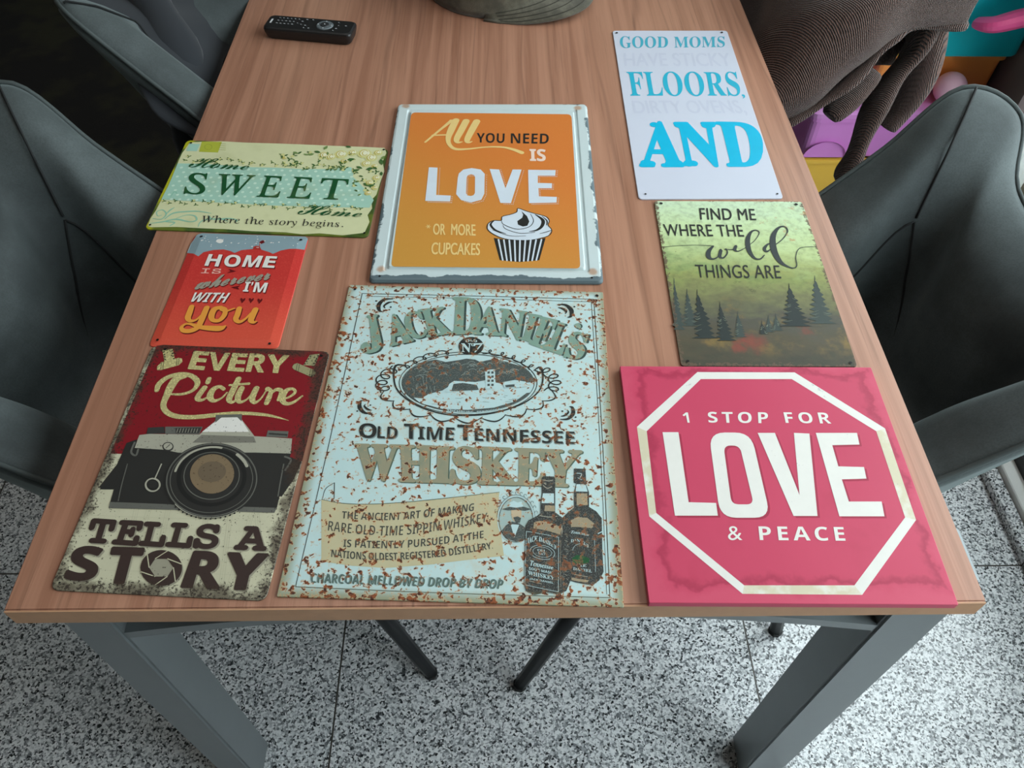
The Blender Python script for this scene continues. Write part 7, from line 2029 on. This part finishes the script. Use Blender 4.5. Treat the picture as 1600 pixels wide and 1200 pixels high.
ring_ = flat_disc('navigation_ring', .0255, 0, .0145, .0145, ZT - .0005, .0018, M_RING, rc, 28)
flat_disc('ok_button', .0255, 0, .0075, .0075, ZT + .0008, .0016, M_KEY, rc, 24)
for dx, dy in ((.011, 0), (-.011, 0), (0, .011), (0, -.011), (0, 0)):
    flat_disc('print_mark', .0255 + dx, dy, .0011, .0011, ZT + (.0014 if dx or dy else .0025), .0003, M_MARK, ring_, 8)
bm = bmesh.new()
box(bm, -.0665, -.0638, -.006, .007, ZT - .0002, ZT + .0003)
obj('brand_strip', bm, M_MARK, rc)['label'] = 'small white strip at the end'
rk = random.Random(3)
keys = [(x, y) for x in (-.054, -.0475, -.041, -.0345, -.028) for y in (.012, .003, -.006)] + [(-.0215, .012), (-.0205, -.001), (-.014, .006), (-.0135, -.004), (-.008, .013), (-.006, -.006), (-.006, -.014), (.0015, .014), (.002, -.014), (.0455, .012), (.048, .002), (.0465, -.008), (.043, -.0145), (.06, .003)]
for x, y in keys:
    bm = bmesh.new()
    q = [(x - .0024, y + .0019), (x + .0024, y + .0019), (x + .0024, y - .0019), (x - .0024, y - .0019)]
    a = [bm.verts.new((u, v, ZT - .0004)) for u, v in round_poly(q, .0012, 3)]
    b = [bm.verts.new((u, v, ZT + .0008)) for u, v in round_poly(inset_quad(q, .0004), .001, 3)]
    rings_to_faces(bm, [a, b], True, True)
    k = obj('button', bm, M_KEY, rc)
    bm = bmesh.new()
    w = rk.choice((.0006, .0009, .0013))
    box(bm, x - w, x + w, y - .0007, y + .0006, ZT + .00075, ZT + .00095)
    obj('print_mark', bm, M_MARK, k)

# ------------------------------------------------------------------ cap
def canvas():
    t = NT('olive_canvas')
    n = t.noise(30, 5, 0.6)
    f = t.noise(700, 2)
    c = t.mix(t.step(n, 0.35, 0.7), rgb(70, 66, 54), rgb(104, 99, 84))
    c = t.mix(t.step(f, 0.4, 0.65, 0, 0.35), c, rgb(60, 56, 46))
    t.bump(f, 0.3, 0.0008)
    return t.out(c, 0.9, 0.0, Sheen_Weight=0.2)


M_CANVAS = canvas()
M_STITCH = plain('olive_thread', rgb(52, 49, 40), 0.9)
cap = thing('cap', 'olive grey canvas peaked cap at the far end of the table', 'cap', (.425, 1.165, TOP), (0, 0, R(-24)))
bm = bmesh.new()
NR = 48
prof = [(.112, .0), (.1145, .012), (.1155, .026), (.1165, .040), (.1165, .041), (.119, .055), (.118, .075), (.108, .095), (.085, .110), (.05, .118), (.015, .121)]
rings = []
for r, z in prof:
    row = []
    for k in range(NR):
        a = 2 * PI * k / NR
        d = Vector((math.cos(a) * r * 1.02, math.sin(a) * r * .93, z + .001))
        wob = .0035 * noise.noise(Vector((math.cos(a) * 3, math.sin(a) * 3, z * 40)))
        row.append(bm.verts.new(d * (1 + wob * 4)))
    rings.append(row)
rings_to_faces(bm, rings, False, True)
cr = obj('crown', bm, M_CANVAS, cap, True)
cr.modifiers.new('cloth', 'SOLIDIFY').thickness = .002
bm = bmesh.new()
path = [Vector((math.cos(2 * PI * k / 60) * .1165 * 1.035, math.sin(2 * PI * k / 60) * .1165 * .945, .0425)) for k in range(61)]
tube(bm, path, .0012, 5)
obj('band_stitching', bm, M_STITCH, cap, True)
for k in range(6):
    a = PI / 6 + k * PI / 3
    bm = bmesh.new()
    tube(bm, [Vector((math.cos(a) * r * 1.035, math.sin(a) * r * .945, z + .0025)) for r, z in prof[4:]], .0013, 5)
    obj('panel_seam', bm, M_STITCH, cap, True)
bm = bmesh.new()
rows = []
for j in range(9):
    v = j / 8
    row = []
    for i in range(25):
        u = -1 + 2 * i / 24
        a = u * R(72)
        base = Vector((math.cos(a) * .112, math.sin(a) * .104, 0))
        ext = (1 - abs(u) ** 2.4) * .078
        p = base + Vector((ext * v, base.y * .10 * v, 0))
        p.z = .030 - .018 * u * u - .012 * v - .010 * v * v * u * u
        p.z = max(p.z, .0035)
        row.append(bm.verts.new(p))
    rows.append(row)
for a, b in zip(rows, rows[1:]):
    for k in range(24):
        bm.faces.new((a[k], a[k + 1], b[k + 1], b[k]))
pk = obj('peak', bm, M_CANVAS, cap, True)
pk.modifiers.new('board', 'SOLIDIFY').thickness = .0035
for v in (.25, .45, .65, .85):
    bm = bmesh.new()
    path = []
    for i in range(25):
        u = (-1 + 2 * i / 24) * .9
        a = u * R(72)
        base = Vector((math.cos(a) * .112, math.sin(a) * .104, 0))
        ext = (1 - abs(u) ** 2.4) * .078
        p = base + Vector((ext * v, base.y * .10 * v, 0))
        p.z = max(.030 - .018 * u * u - .012 * v - .010 * v * v * u * u, .0035) + .0006
        path.append(p)
    tube(bm, path, .0007, 4)
    obj('stitching', bm, M_STITCH, pk)

# ------------------------------------------------------------------ dark sheet added to fill an unidentified dark area
def floor_sheet_mat():
    t = NT('dark_olive_mottle')
    n = t.noise(4, 3, 0.6)
    f = t.noise(300, 3, 0.6)
    c = t.mix(t.step(n, 0.45, 0.62), rgb(22, 18, 16), rgb(46, 44, 24))
    c = t.mix(t.step(f, 0.4, 0.7, 0, 0.5), c, rgb(10, 10, 9))
    t.bump(f, 0.6, 0.003)
    return t.out(c, 1.0)


bm = bmesh.new()
q = [(-.72, .89), (.72, .89), (.72, -.89), (-.72, -.89)]
rings = [[bm.verts.new((x, y, z)) for x, y in round_poly(inset_quad(q, d) if d else q, .04, 4)] for d, z in ((.002, 0), (0, .004), (.004, .010))]
rings_to_faces(bm, rings, True, True)
floor_sheet = obj('floor_sheet', bm, floor_sheet_mat(), None)
floor_sheet.location = (-.80, 1.80, 0.0005)
tag(floor_sheet, 'nearly black olive sheet on the floor behind the left chairs', 'floor_sheet')

# ------------------------------------------------------------------ storage boxes with toys beyond the chairs
def plastic(name, c, rough=0.35, trans=0.0):
    t = NT(name)
    col = rgb(*c)
    return t.out(t.mix(t.noise(6, 2), tuple(v * .95 for v in col[:3]) + (1,), tuple(min(1, v * 1.04) for v in col[:3]) + (1,)), rough, 0.0, Transmission_Weight=trans)


YB = 1.27


def bin_(name, label, x0, x1, y0, y1, z0, z1, c, lid=None, notch=False, handle=None, rough=0.35):
    t = thing(name, label, 'storage box', ((x0 + x1) / 2, (y0 + y1) / 2, z0), (0, 0, 0), 'plastic storage boxes')
    w, d, h = (x1 - x0) / 2, (y1 - y0) / 2, z1 - z0
    M = plastic(name + '_plastic', c, rough)
    bm = bmesh.new()
    rings = []
    for ins, z in ((.004, 0), (.002, .004), (0, h - .012), (-.006, h - .010), (-.006, h), (.004, h), (.008, h - .004), (.018, .012)):
        q = [(-w + ins, d - ins), (w - ins, d - ins), (w - ins, -d + ins), (-w + ins, -d + ins)]
        rings.append([bm.verts.new((x, y, z)) for x, y in round_poly(q, .02, 4)])
    rings_to_faces(bm, rings, True, True)
    obj('tub', bm, M, t)
    if lid:
        bm = bmesh.new()
        rings = []
        for ins, z in ((-.008, h + .0005), (-.010, h + .012), (0, h + .016), (.03, h + .016), (.036, h + .010)):
            q = [(-w + ins, d - ins), (w - ins, d - ins), (w - ins, -d + ins), (-w + ins, -d + ins)]
            rings.append([bm.verts.new((x, y, z)) for x, y in round_poly(q, .02, 4)])
        rings_to_faces(bm, rings, True, True)
        obj('lid', bm, plastic(name + '_lid_plastic', lid), t)
    if notch:
        bm = bmesh.new()
        n = 16
        a = [bm.verts.new((-.155 + .05 * math.cos(PI * k / n), -d - .0065, .0 + .045 * math.sin(PI * k / n))) for k in range(n + 1)]
        b = [bm.verts.new((-.155 + .046 * math.cos(PI * k / n), -d - .001, .0 + .041 * math.sin(PI * k / n))) for k in range(n + 1)]
        for k in range(n):
            bm.faces.new((a[k], a[k + 1], b[k + 1], b[k]))
        bm.faces.new(b)
        obj('finger_notch', bm, M, t)
    if handle:
        bm = bmesh.new()
        p = catmull(handle[0], 8)
        tube(bm, p, [.018 + .012 * math.sin(PI * min(1, i / (len(p) - 1) * 1.0)) for i in range(len(p))], 12, True, .6)
        obj('carry_handle', bm, plastic('pink_plastic', (255, 96, 160)), t)
    return t


bin_('storage_box', 'yellow plastic box at the bottom of the toy box stack', 1.14, 1.552, YB + .008, 1.62, 0.0, .316, (240, 190, 74))
bin_('storage_box', 'lilac pink plastic box with a finger notch, on the yellow box', 1.14, 1.552, YB + .006, 1.62, .322, .426, (214, 134, 208), lid=(220, 146, 214), notch=True)
bin_('storage_box', 'orange plastic box with a yellow lid, standing on the lilac pink box', 1.28, 1.552, YB + .085, 1.60, .446, .530, (248, 160, 78), lid=(224, 192, 66))
bin_('storage_box', 'teal plastic box with a bright pink handle, topmost of its stack', 1.33, 1.552, YB + .04, 1.60, .5485, .86, (0, 176, 186), lid=(0, 184, 190),
     handle=([(-.030, -.170, .088), (-.012, -.200, .100), (.03, -.210, .118), (.07, -.210, .126), (.105, -.195, .122)],))
bin_('storage_box', 'dark red box standing behind the far right chair', .925, 1.12, 1.52, 1.75, 0.0, .72, (122, 14, 26))
bm = bmesh.new()
bmesh.ops.create_uvsphere(bm, u_segments=28, v_segments=16, radius=.034)
ball = obj('toy_ball', bm, plastic('pale_pink_plastic', (246, 196, 214), 0.4), None, True)
ball.location = (1.435, 1.312, .4765)
tag(ball, 'pale pink toy ball resting on the lilac box in front of the orange one', 'ball')
